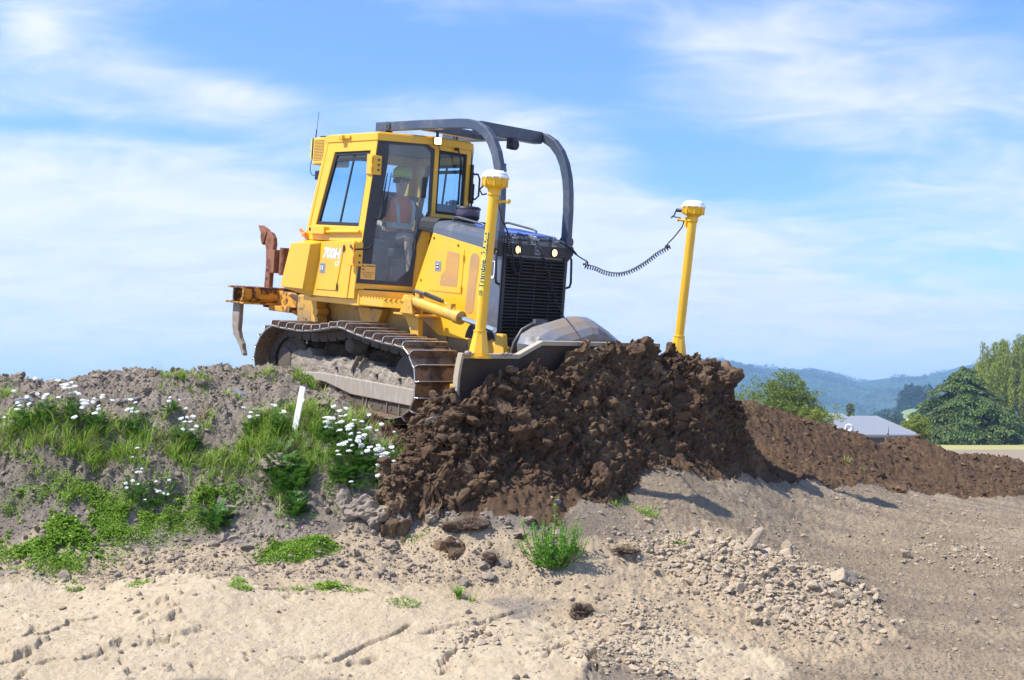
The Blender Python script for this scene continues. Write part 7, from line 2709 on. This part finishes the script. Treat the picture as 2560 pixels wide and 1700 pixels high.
# clover heads over the round cover patch
for k, (dx, dz_) in enumerate(((0.02, 0.13), (-0.27, 0.10), (-0.18, 0.09))):
    x, y = COVER[5][0] + dx, COVER[5][1] + 0.08
    z = float(full_h(np.array([x]), np.array([y]))[0])
    m = MB().tube([(0, 0, 0), (0.004, 0, dz_ * 0.6), (0.0, 0, dz_)], 0.0014, 4)
    st = link('clover_flower', m, M['stem'])
    st.location = (x, y, z)
    tag(st, ('pink clover head standing tallest over the round green patch', 'pink clover head at the left end of the round green patch', 'pink clover head low over the left part of the round green patch')[k], 'flower')
    v, f = rockshape(I2, 5 + k, 0.15)
    o = rawmesh('blossom', v * 0.012, f, M['pink'], False, st)
    o.location = (0, 0, dz_ + 0.006)
# tangled root clumps
RL = ['dark tangle of roots at the foot of the soil heap above the leafy weed', 'brown lump of turf beside the leafy weed', 'flat mat of dry roots right of the leafy weed', 'round tangle of dead roots below the tan ramp', 'dark root tangle at the lower left edge of the dark soil']
for k, (q, ss) in enumerate(zip(ROOT, ((0.13, 0.09, 0.05), (0.07, 0.06, 0.045), (0.12, 0.07, 0.03), (0.09, 0.07, 0.05), (0.08, 0.07, 0.04)))):
    rt_ = lump('root_clump', q[0], q[1], *ss, (0.1, 0.1, 0.3 * k), M['root'], 70 + k, RL[k], 'root clump', chip=0, amp=0.5, sink=0.2)
    n = 240
    a = rw.uniform(0, 2 * math.pi, n)
    el = rw.uniform(0.0, 1.4, n)
    p = np.stack([np.cos(a) * np.cos(el) * ss[0], np.sin(a) * np.cos(el) * ss[1], np.sin(el) * ss[2]], 1) * 0.92
    v, f = blades(p, rw.uniform(0.03, 0.09, n), rw.uniform(0.0015, 0.003, n), rw.uniform(0.6, 2.2, n), rw, 4, az=a)
    rawmesh('root_fibre', v, f, M['straw'] if k > 1 else M['root'], True, rt_)
# pale root strands caught in the fresh soil
n = 700
uu = rw.uniform(1.9, 3.1, n)
vv = rw.uniform(-2.0, 2.0, n)
kb = ((uu > 2.36) | (vv < -1.65)) & (uu < np.interp(vv, [-2.2, -1.5, 1.5, 2.2], [2.2, 2.8, 3.0, 2.7]))
P = heap_pts(uu[kb], vv[kb])
P[:, 2] += 0.01
v, f = blades(P, rw.uniform(0.03, 0.12, len(P)), rw.uniform(0.0015, 0.004, len(P)), rw.uniform(0.8, 2.2, len(P)), rw, 4)
tag(rawmesh('root_strands', v, f, M['straw'], True), kind='stuff')
# tall seeding grasses on the skyline
SK = [(940, 395, 0.30), (100, 118, 0.26), (20, 10, 0.2), (255, 245, 0.25), (600, 575, 0.12), (470, 455, 0.10)]
for k, (lb, x, y, hh) in enumerate((('thin seeding grass stalks rising highest on the left skyline', -3.42, 11.55, 0.30), ('feathery seed grass on the skyline at the dip left of the mound crest', -4.45, 11.6, 0.24), ('bent seed grass at the far left skyline', -4.86, 11.5, 0.20), ('sparse seed stalks just left of the near track', -2.72, 11.6, 0.14), ('fan of fine grass stems on the crest by the track', -2.55, 11.6, 0.15))):
    z = float(full_h(np.array([x]), np.array([y]))[0])
    root = empty('seed_grass', (x, y, z))
    tag(root, lb, 'grass')
    n = 16
    a = rw.uniform(0, 2 * math.pi, n)
    v, f = blades(np.stack([rw.normal(size=n) * 0.05, rw.normal(size=n) * 0.02, np.zeros(n)], 1), hh * rw.uniform(0.5, 1.0, n), rw.uniform(0.0022, 0.004, n), rw.uniform(0.1, 0.9, n), rw, 5, az=a)
    rawmesh('stalk', v, f, M['grass'], True, root)

# ------------------------------------------------------------------ the country behind
M['leaf_bush'] = leafmat('broadleaf', ((0.090, 0.135, 0.018), (0.16, 0.215, 0.028), (0.25, 0.30, 0.05)), 0.25, scale=0.7)
M['leaf_cedar'] = leafmat('conifer_needles', ((0.040, 0.075, 0.014), (0.080, 0.125, 0.020), (0.17, 0.225, 0.038)), 0.12, scale=0.5)
M['leaf_willow'] = leafmat('willow_leaves', ((0.16, 0.20, 0.022), (0.25, 0.29, 0.035), (0.34, 0.37, 0.07)), 0.3, scale=0.3)
M['leaf_dark'] = leafmat('far_pines', ((0.020, 0.042, 0.016), (0.030, 0.058, 0.020), (0.045, 0.075, 0.025)), 0.1, scale=0.05)
M['bark'] = mudmat('bark', (0.11, 0.085, 0.06), (0.075, 0.058, 0.042), (0.15, 0.12, 0.09), 0.6, 0.03)
M['pasture'] = flat('pasture', (0.22, 0.26, 0.09), 0.95, var=0.2, scale=0.01)


def atpx(px, d, z=0.0):
    return ((px - 1280) / 2985 * d * 1.003, d, z)


def zpx(py, d):
    return 1.65 + (1085 - py) / 2985 * d


GZ = FAR_Z


def leafcloud(C_, Rr, n_per, size, r, droop=0.0, aspect=0.5, flat_=0.8, normal_up=0.0, shell=0.6):
    """leaf quads spread through many small clumps"""
    k = np.repeat(np.arange(len(C_)), n_per)
    n = len(k)
    d = unit(r.normal(size=(n, 3)))
    rad = Rr[k] * (shell + (1 - shell) * r.random(n)) ** 1.0 * np.clip(np.abs(1 + 0.18 * r.normal(size=n)), 0.4, 1.5)
    P = C_[k] + d * rad[:, None] * np.array([1, 1, flat_])
    D = unit(d * 0.6 + r.normal(size=(n, 3)) * 0.7 + np.array([0, 0, -droop]))
    U = unit(np.cross(D, r.normal(size=(n, 3))))
    Ln = size * r.uniform(0.6, 1.5, n)
    return leaves(P, D, U, Ln, Ln * aspect, 0.08)


def trunk_limbs(h, r0, tips, r, base_h=0.3):
    m = MB()
    top = Vector((0, 0, h))
    m.tube([(0, 0, -0.4), (0.02 * h, 0, h * 0.35), (-0.01 * h, 0.01 * h, h * 0.7), top], [r0, r0 * 0.8, r0 * 0.45, r0 * 0.15], 8)
    for t in tips:
        z0 = h * r.uniform(base_h, 0.75)
        a = Vector((0, 0, z0))
        t = Vector(t)
        m.tube([a, a.lerp(t, 0.5) + Vector((0, 0, 0.08 * h)), t], [r0 * 0.35, r0 * 0.2, r0 * 0.06], 6)
    return m


def broadleaf(name, px, d, w, h, seed, label, cat, mat, leafn=34, clumps=260, group=None, size=0.2, top=None, trunk=True):
    r = np.random.default_rng(seed)
    x, y, _ = atpx(px, d)
    root = empty(name, (x, y, GZ))
    tag(root, label, cat, group)
    # clumps fill a lumpy ellipsoid: several big lobes, each of many small clumps
    lob = []
    nl = 9
    for k in range(nl):
        a = r.uniform(0, 2 * math.pi)
        q = r.uniform(0.0, 0.62)
        lob.append((math.cos(a) * q * w / 2, math.sin(a) * q * w / 2, h * r.uniform(0.42, 0.80), w * r.uniform(0.18, 0.30)))
    lob.append((0, 0, h * 0.76, w * 0.24))
    cc, rr = [], []
    for k in range(clumps):
        lx, ly, lz, lr = lob[r.integers(0, len(lob))]
        dd = unit(r.normal(size=3))
        q = lr * r.uniform(0.55, 1.05)
        c = np.array([lx, ly, lz]) + dd * q * np.array([1, 1, 0.85])
        if c[2] < h * 0.16:
            continue
        c[2] = min(c[2], h * 0.97)
        cc.append(c)
        rr.append(w * r.uniform(0.030, 0.065))
    v, f = leafcloud(np.array(cc), np.array(rr), leafn, size, r)
    rawmesh('crown', v, f, mat, False, root)
    if trunk:
        tips = [tuple(cc[r.integers(0, len(cc))]) for _ in range(9)]
        link('trunk', trunk_limbs(h * 0.7, w * 0.035, tips, r), M['bark'], root)
    return root


broadleaf('broadleaf_tree', 1956, 100, 7.4, 7.6, 3, 'rounded light green tree behind the soil bank left of the grey roof', 'tree', M['leaf_bush'], 44, 360, size=0.17)
broadleaf('broadleaf_tree', 1858, 108, 4.6, 6.4, 4, 'thin pale green tree half hidden left of the rounded tree', 'tree', M['leaf_willow'], 20, 150, size=0.16)
broadleaf('garden_shrub', 2022, 92, 4.6, 4.3, 6, 'bright green shrub between the rounded tree and the grey roof', 'shrub', M['leaf_willow'], 40, 200, size=0.14)
broadleaf('garden_shrub', 2284, 150, 6.0, 4.4, 8, 'bright green shrub beyond the right end of the grey roof', 'shrub', M['leaf_willow'], 40, 280, size=0.22)


def willow(px, d, w, h, seed, label, curt=330, group=None):
    r = np.random.default_rng(seed)
    x, y, _ = atpx(px, d)
    root = empty('willow_tree', (x, y, GZ))
    tag(root, label, 'tree', group)
    P, D, Ln = [], [], []
    parts = []
    cc, rr = [], []
    for k in range(curt):
        a = r.uniform(0, 2 * math.pi)
        q = math.sqrt(r.random())
        cx_ = math.cos(a) * q * w / 2
        cy_ = math.sin(a) * q * w / 2
        lump_ = 0.82 + 0.28 * float(fbm(np.array([cx_ * 0.25 + seed]), np.array([cy_ * 0.25]), octv=2, seed=seed)[0])
        zt = h * (0.42 + 0.58 * math.sqrt(max(0.02, 1 - q * q))) * lump_
        ln = h * r.uniform(0.16, 0.42)
        m_ = int(70 * ln / 3)
        t = r.random(m_)
        px_ = cx_ * (1 + 0.10 * t) + r.normal(size=m_) * 0.28
        py_ = cy_ * (1 + 0.10 * t) + r.normal(size=m_) * 0.28
        pz_ = zt - ln * t ** 1.2 + r.normal(size=m_) * 0.12
        P.append(np.stack([px_, py_, np.maximum(pz_, 0.6)], 1))
    P = np.concatenate(P)
    n = len(P)
    D = unit(np.stack([r.normal(size=n) * 0.45, r.normal(size=n) * 0.45, -np.ones(n)], 1))
    U = unit(np.cross(D, r.normal(size=(n, 3))))
    Ln = r.uniform(0.3, 0.75, n)
    v, f = leaves(P, D, U, Ln, Ln * 0.26, 0.05)
    rawmesh('crown', v, f, M['leaf_willow'], False, root)
    tips = [(math.cos(a) * w * 0.3, math.sin(a) * w * 0.3, h * 0.62) for a in np.linspace(0, 6.0, 8)]
    link('trunk', trunk_limbs(h * 0.72, 0.55, tips, r, 0.2), M['bark'], root)
    return root


willow(2548, 262, 26, 24.3, 12, 'tall yellow-green weeping willow at the right edge behind the dark conifer', 520)
willow(2462, 285, 12, 22.6, 14, 'yellow-green willow rising just behind the top of the dark conifer', 170)


def cedar(px, d, w, h, seed, label, tiers=15, mat=None, density=1.0):
    r = np.random.default_rng(seed)
    x, y, _ = atpx(px, d)
    root = empty('conifer_tree', (x, y, GZ))
    tag(root, label, 'tree')
    br = MB()
    parts = []
    for t in range(tiers):
        q = t / (tiers - 1)
        z = h * (0.07 + 0.90 * q)
        rad = w / 2 * (1 - q) ** 0.66 * (1.0 if q > 0.12 else 0.9)
        nb = max(5, int((7 + 5 * (1 - q)) * density))
        for k in range(nb):
            a = 2 * math.pi * (k + r.uniform(-0.35, 0.35)) / nb + t * 0.7
            ln = max(0.6, rad * r.uniform(0.55, 1.18))
            z1 = z + r.uniform(-0.03, 0.03) * h
            d_ = np.array([math.cos(a), math.sin(a), 0.0])
            side_ = np.array([-d_[1], d_[0], 0.0])
            tipz = z1 + ln * 0.05 - ln * 0.10
            br.tube([(0, 0, z1 - ln * 0.05), tuple(d_ * ln * 0.5 + np.array([0, 0, z1 + ln * 0.10])), tuple(d_ * ln * 0.95 + np.array([0, 0, tipz]))], [0.10, 0.06, 0.02], 5)
            # flat sprays of foliage drooping along and beside the branch
            m_ = int(ln * 46 * density)
            s = r.uniform(0.30, 1.0, m_)
            wd = r.normal(size=m_) * ln * 0.15 * (1.15 - 0.4 * s)
            P = d_[None] * (s * ln)[:, None] + side_[None] * wd[:, None]
            P[:, 2] += z1 + ln * (0.10 * np.sin(s * math.pi)) - 0.10 * ln * s ** 2 - np.abs(wd) * 0.35 - r.random(m_) * 0.30
            D = unit(d_[None] * 0.8 + side_[None] * np.sign(wd)[:, None] * 0.5 + np.stack([r.normal(size=m_) * 0.3, r.normal(size=m_) * 0.3, -0.55 - 0.4 * r.random(m_)], 1))
            U = unit(np.cross(D, np.stack([r.normal(size=m_) * 0.5, r.normal(size=m_) * 0.5, np.ones(m_)], 1)))
            Ln = r.uniform(0.35, 0.85, m_) * min(1.0, h / 12)
            parts.append(leaves(P, D, U, Ln, Ln * 0.42, 0.06))
    v, f = join(parts)
    rawmesh('crown', v, f, mat or M['leaf_cedar'], False, root)
    br.tube([(0, 0, -0.5), (0, 0, h * 0.5), (0.1, 0, h * 0.98)], [h * 0.028, h * 0.018, 0.05], 8)
    link('trunk', br, M['bark'], root)
    return root


cedar(2405, 228, 25.0, 15.2, 31, 'large dark green conifer with drooping layered branches beyond the right end of the soil bank', 16)
cedar(2122, 175, 3.6, 6.6, 32, 'small dark conifer poking up behind the middle of the grey roof', 9, density=0.7)
cedar(2492, 240, 9.0, 9.5, 33, 'low dark conifer in the shade between the big conifer and the willow', 9)

# ---- house with hipped grey roofs
M['roof'] = flat('grey_metal_roof', (0.23, 0.24, 0.26), 0.5, var=0.08, scale=1.5)
M['wallh'] = flat('house_wall', (0.42, 0.36, 0.28), 0.8, var=0.08)
M['pane'] = flat('window_dark', (0.04, 0.05, 0.06), 0.15)
hd = 120.0
hx0, _, _ = atpx(1995, hd)
hx1, _, _ = atpx(2295, hd)
house = empty('house', ((hx0 + hx1) / 2, hd + 4, GZ))
tag(house, 'low house with hipped grey metal roofs half hidden behind the soil bank', 'house')
hw_ = (hx1 - hx0) / 2
ez = zpx(1086, hd) - GZ


def hip(m, x0, x1, y0, y1, ze, zr, run=None):
    """hipped roof over a rectangle, ridge along x"""
    c = (y0 + y1) / 2
    rn = run if run is not None else (y1 - y0) / 2
    A = [(x0, y0, ze), (x1, y0, ze), (x1, y1, ze), (x0, y1, ze), (x0 + rn, c, zr), (x1 - rn, c, zr)]
    B_ = [(p[0], p[1], p[2] - 0.14) for p in A[:4]]
    m.add(A + B_, [(0, 1, 5, 4), (1, 2, 5), (2, 3, 4, 5), (3, 0, 4), (0, 6, 7, 1), (1, 7, 8, 2), (2, 8, 9, 3), (3, 9, 6, 0), (9, 8, 7, 6)])


def xr(px):
    return (px - 1280) / 2985 * hd * 1.003 - (hx0 + hx1) / 2


zr1 = zpx(1031, hd) - GZ
zr2 = zpx(1038, hd) - GZ
m = MB()
hip(m, xr(1975), xr(2200), -4.0, 5.0, ez, zr1, 2.8)
roof_ = link('roof', m, M['roof'], house)
m = MB()
hip(m, xr(2080), xr(2290), -4.6, 4.6, ez - 0.02, zr2, 2.9)
link('roof', m, M['roof'], house)
m = MB()
m.tube([(xr(2208), -4.62, ez + 0.05), (xr(2236), -1.2, zr2 - 0.65)], 0.09, 6)
m.tube([(xr(2038), -4.05, ez + 0.35), (xr(2052), -3.2, ez + 0.75)], 0.07, 6)
for pc_ in pieces(m):
    link('ridge_cap', pc_, M['roof'], roof_)
m = MB()
for k in range(70):
    x0 = xr(1985) + k * (xr(2285) - xr(1985)) / 70
    pass
m.box((xr(1990), -3.4, 0), (xr(2285), 4.2, ez - 0.14))
link('wall', m, M['wallh'], house)
for k, p_ in enumerate((2030, 2110, 2190, 2250)):
    m = MB().box((xr(p_) - 0.9, -3.46, 0.8), (xr(p_) + 0.9, -3.40, 1.75))
    wn = link('window', m, M['white'], house)
    m = MB().box((xr(p_) - 0.82, -3.48, 0.88), (xr(p_) + 0.82, -3.462, 1.67))
    link('pane', m, M['pane'], wn)
m = MB()
m.lathe([(0.001, 0.10), (0.25, 0.06), (0.45, -0.03), (0.46, -0.05), (0.25, 0.03), (0.001, 0.06)], (xr(2117), -4.1, ez + 0.62), 'y', 20)
m.tube([(xr(2117), -4.0, ez + 0.6), (xr(2117), -3.3, ez + 0.25)], 0.03, 6)
dish = link('satellite_dish', m, M['white'], house)
# another roof further off
rh = empty('house', atpx(2286, 246, GZ))
tag(rh, 'distant house of which only a sliver of red roof shows beside the conifer', 'house')
m = MB()
hip(m, -1.3, 3.2, -3, 3, zpx(1073, 246) - GZ, zpx(1058, 246) - GZ, 1.2)
link('roof', m, flat('red_roof', (0.45, 0.06, 0.05), 0.6), rh)
link('wall', MB().box((-1.1, -2.7, 0), (3.0, 2.7, zpx(1073, 246) - GZ - 0.14)), M['wallh'], rh)


# ---- hills
SKYL = [(-2000, 1050), (600, 1045), (1200, 1000), (1500, 950), (1650, 915), (1765, 913), (1800, 916), (1850, 926), (1895, 935), (1935, 940), (1990, 941), (2030, 936), (2075, 943), (2120, 952), (2150, 957), (2190, 953), (2230, 950), (2310, 947), (2350, 940), (2400, 927), (2500, 915), (2700, 905), (3200, 960), (5000, 1030)]
azs = np.linspace(-0.95, 1.05, 900)
dd = np.concatenate([np.linspace(1500, 4700, 150), np.linspace(4750, 6200, 24)])
AZ, DD = np.meshgrid(azs, dd)
pxs = 1280 + azs * 2985
pxs_w = pxs + 0 * pxs
elv = np.interp(pxs, [p[0] for p in SKYL], [p[1] for p in SKYL])
elv = (1085 - elv) / 2985
Hx = AZ * DD
Hy = DD
prog = sstep(DD, 1700, 4600)
spur = ridged(Hx / 900 + 3, Hy / 1500, 3, 131, 0.5)
nn = fbm(Hx / 260, Hy / 260, octv=5, seed=133)
Hz = (elv[None, :] * 4600) * (prog ** 0.9) + (spur - 0.6) * 38 * np.sin(math.pi * np.clip(prog, 0, 1)) * sstep(DD, 1600, 2600) + nn * 4.5 * prog
drop = sstep(DD, 4650, 6000)
Hz = Hz * (1 - 0.6 * drop) + GZ - 2.0
i, j = np.meshgrid(np.arange(len(azs) - 1), np.arange(len(dd) - 1))
a = (j * len(azs) + i).ravel()
F_ = np.stack([a, a + 1, a + len(azs) + 1, a + len(azs)], 1)


def hillmat():
    m, t, b = newmat('hillside')
    g = N(t, 'ShaderNodeNewGeometry')
    P = g.outputs['Position']
    n1 = noise(t, P, 0.0011, 4, 0.5)
    n2 = noise(t, P, 0.006, 6, 0.6)
    n3 = noise(t, P, 0.05, 5, 0.7)
    at = N(t, 'ShaderNodeAttribute', attribute_name='open_land')
    c = MIX(t, SMOOTH(t, n3, 0.40, 0.62), (0.030, 0.062, 0.040), (0.065, 0.105, 0.055))
    f = SMOOTH(t, MATH(t, 'ADD', at.outputs['Fac'], MATH(t, 'MULTIPLY', MATH(t, 'SUBTRACT', n2, 0.5), 0.9)), 0.45, 0.60)
    c = MIX(t, f, c, MIX(t, n2, (0.46, 0.34, 0.19), (0.34, 0.29, 0.14)))
    L(t, c, b.inputs['Base Color'])
    b.inputs['Roughness'].default_value = 1.0
    b.inputs['Specular IOR Level'].default_value = 0.0
    bump(t, b, n3, 1.0, 5.0)
    return m


M['hill'] = hillmat()
hills = rawmesh('hills', np.stack([Hx.ravel(), Hy.ravel(), Hz.ravel()], 1), F_, M['hill'], True)
PXX = np.broadcast_to(pxs[None, :], Hx.shape)
ol = 0.75 * np.exp(-((PXX - 1850) / 75) ** 2) * np.exp(-((DD - 4150) / 260) ** 2)
ol += 0.70 * np.exp(-((PXX - 2060) / 60) ** 2) * sstep(DD, 4250, 4550)
ol += 0.35 * np.exp(-((PXX - 1780) / 60) ** 2) * np.exp(-((DD - 3500) / 120) ** 2)
ol += 0.42 * np.exp(-((PXX - 2300) / 130) ** 2) * sstep(DD, 4350, 4600)
at_ = hills.data.attributes.new('open_land', 'FLOAT', 'POINT')
at_.data.foreach_set('value', ol.ravel().astype(np.float32))
tag(hills, kind='structure')

# rolling pasture in the middle distance
azs2 = np.linspace(0.20, 0.45, 120)
d2 = np.linspace(620, 1500, 70)
A2, D2 = np.meshgrid(azs2, d2)
px2 = 1280 + A2 * 2985
zz = 27 * np.exp(-((px2 - 2290) / 110) ** 2) * np.exp(-((D2 - 1150) / 300) ** 2) + 9 * np.exp(-((px2 - 2330) / 90) ** 2) * np.exp(-((D2 - 760) / 130) ** 2)
edge_ = np.minimum(sstep(A2, 0.20, 0.25), 1 - sstep(A2, 0.42, 0.45))
zz = zz * edge_ + GZ - 1.0 + 0.3 * fbm(A2 * 60, D2 / 60, octv=3, seed=9)
i, j = np.meshgrid(np.arange(119), np.arange(69))
a = (j * 120 + i).ravel()
F_ = np.stack([a, a + 1, a + 121, a + 120], 1)


def pasturemat():
    m, t, b = newmat('rolling_pasture')
    g = N(t, 'ShaderNodeNewGeometry')
    s = N(t, 'ShaderNodeSeparateXYZ')
    L(t, g.outputs['Position'], s.inputs[0])
    n = noise(t, g.outputs['Position'], 0.01, 4, 0.6)
    q = MATH(t, 'ADD', s.outputs[1], MATH(t, 'MULTIPLY', MATH(t, 'SUBTRACT', n, 0.5), 120))
    f = SMOOTH(t, q, 860, 900)
    c = MIX(t, f, MIX(t, n, (0.45, 0.36, 0.20), (0.40, 0.34, 0.17)), (0.19, 0.25, 0.11))
    L(t, c, b.inputs['Base Color'])
    b.inputs['Roughness'].default_value = 1.0
    b.inputs['Specular IOR Level'].default_value = 0.0
    return m


tag(rawmesh('pasture_hill', np.stack([(A2 * D2).ravel(), D2.ravel(), zz.ravel()], 1), F_, pasturemat(), True), kind='structure')


def pasz(x, y):
    px_ = 1280 + x / y * 2985
    return 27 * math.exp(-((px_ - 2290) / 110) ** 2) * math.exp(-((y - 1150) / 300) ** 2) + 9 * math.exp(-((px_ - 2330) / 90) ** 2) * math.exp(-((y - 760) / 130) ** 2) + GZ - 1.0


def blobforest(name, pts, hs, r, label=None, cat=None, kind=None, wide=0.36, per=46):
    """far woods: every tree a small cone-ish bundle of leaf quads"""
    P, D, U, Ln = [], [], [], []
    for (x, y, z), h in zip(pts, hs):
        q = r.random(per)
        a = r.uniform(0, 2 * math.pi, per)
        rad = h * wide * (1 - q) ** 0.6 * (0.6 + 0.5 * r.random(per))
        P.append(np.stack([x + np.cos(a) * rad, y + np.sin(a) * rad, z + h * (0.10 + 0.85 * q)], 1))
        D.append(np.stack([np.cos(a) * 0.7 + 0.3 * r.normal(size=per), np.sin(a) * 0.7 + 0.3 * r.normal(size=per), 0.5 * r.normal(size=per)], 1))
        Ln.append(h * r.uniform(0.20, 0.38, per))
    P, D, Ln = np.concatenate(P), unit(np.concatenate(D)), np.concatenate(Ln)
    U = unit(np.cross(D, r.normal(size=D.shape)))
    v, f = leaves(P, D, U, Ln, Ln * 0.7, 0.1)
    o = rawmesh(name, v, f, M['leaf_dark'], False)
    tag(o, label, cat, kind=kind)
    return o


rf = np.random.default_rng(77)


def hillz(x, y):
    az_ = x / y
    ii = int(np.clip((az_ - azs[0]) / (azs[1] - azs[0]), 0, len(azs) - 2))
    jj = int(np.clip(np.searchsorted(dd, y) - 1, 0, len(dd) - 2))
    return float(Hz[jj, ii])


pts, hs = [], []
for k in range(620):
    px_ = rf.uniform(1640, 1898)
    y = rf.uniform(4480, 4760)
    x = (px_ - 1280) / 2985 * y
    pts.append((x, y, hillz(x, y)))
    hs.append(rf.uniform(18, 30))
for px_ in (1902, 1915, 1925, 1948, 2032, 2037, 2146):
    y = 4600
    x = (px_ - 1280) / 2985 * y
    pts.append((x, y, hillz(x, y)))
    hs.append(rf.uniform(14, 20))
blobforest('pine_forest', pts, hs, rf, kind='stuff', per=22)
pts, hs = [], []
for k in range(5200):
    px_ = rf.uniform(1640, 2400)
    y = rf.uniform(2300, 4500)
    cl = float(vnoise(np.array([px_ / 50]), np.array([y / 260]), seed=3)[0])
    x = (px_ - 1280) / 2985 * y
    if cl < -0.15 or (1790 < px_ < 1930 and 3950 < y < 4400):
        continue
    pts.append((x, y, hillz(x, y)))
    hs.append(rf.uniform(7, 15))
blobforest('hillside_woods', pts, hs, rf, kind='stuff', per=12, wide=0.55)
for lb, px0, px1, y0, y1, hmin, hmax, cnt in (
        ('dark clump of trees on the green rise behind the grey roof', 2200, 2243, 745, 790, 6, 10, 60),
        ('dark row of trees on the far side of the green rise', 2184, 2220, 1250, 1300, 10, 15, 60),
        ('dark wood at the right end of the green rise beside the conifer', 2262, 2330, 1240, 1330, 18, 30, 80)):
    pts, hs = [], []
    for k in range(cnt):
        px_, y = rf.uniform(px0, px1), rf.uniform(y0, y1)
        x = (px_ - 1280) / 2985 * y
        pts.append((x, y, pasz(x, y) - 0.5))
        hs.append(rf.uniform(hmin, hmax))
    blobforest('distant_trees', pts, hs, rf, lb, 'trees', per=60)
# hedge line and shade trees under the big conifer
pts, hs = [], []
for k in range(150):
    px_, y = rf.uniform(2300, 2640), rf.uniform(236, 262)
    x = (px_ - 1280) / 2985 * y
    pts.append((x, y, GZ))
    hs.append(rf.uniform(2.2, 4.2))
blobforest('hedge', pts, hs, rf, 'dark hedge in the shade beneath the big conifer and willow', 'hedge', per=90, wide=0.6)

# ---- air
bm_ = MB().box((-6500, -60, -6.0), (6500, 6300, 330))
haze = link('haze', bm_, M['white'])
hm = bpy.data.materials.new('air')
hm.use_nodes = True
t = hm.node_tree
t.nodes.clear()
o_ = t.nodes.new('ShaderNodeOutputMaterial')
pv = t.nodes.new('ShaderNodeVolumePrincipled')
pv.inputs['Color'].default_value = (0.40, 0.64, 1.0, 1)
pv.inputs['Density'].default_value = 0.00020
pv.inputs['Anisotropy'].default_value = 0.2
t.links.new(pv.outputs[0], o_.inputs['Volume'])
haze.data.materials.clear()
haze.data.materials.append(hm)
tag(haze, kind='stuff')
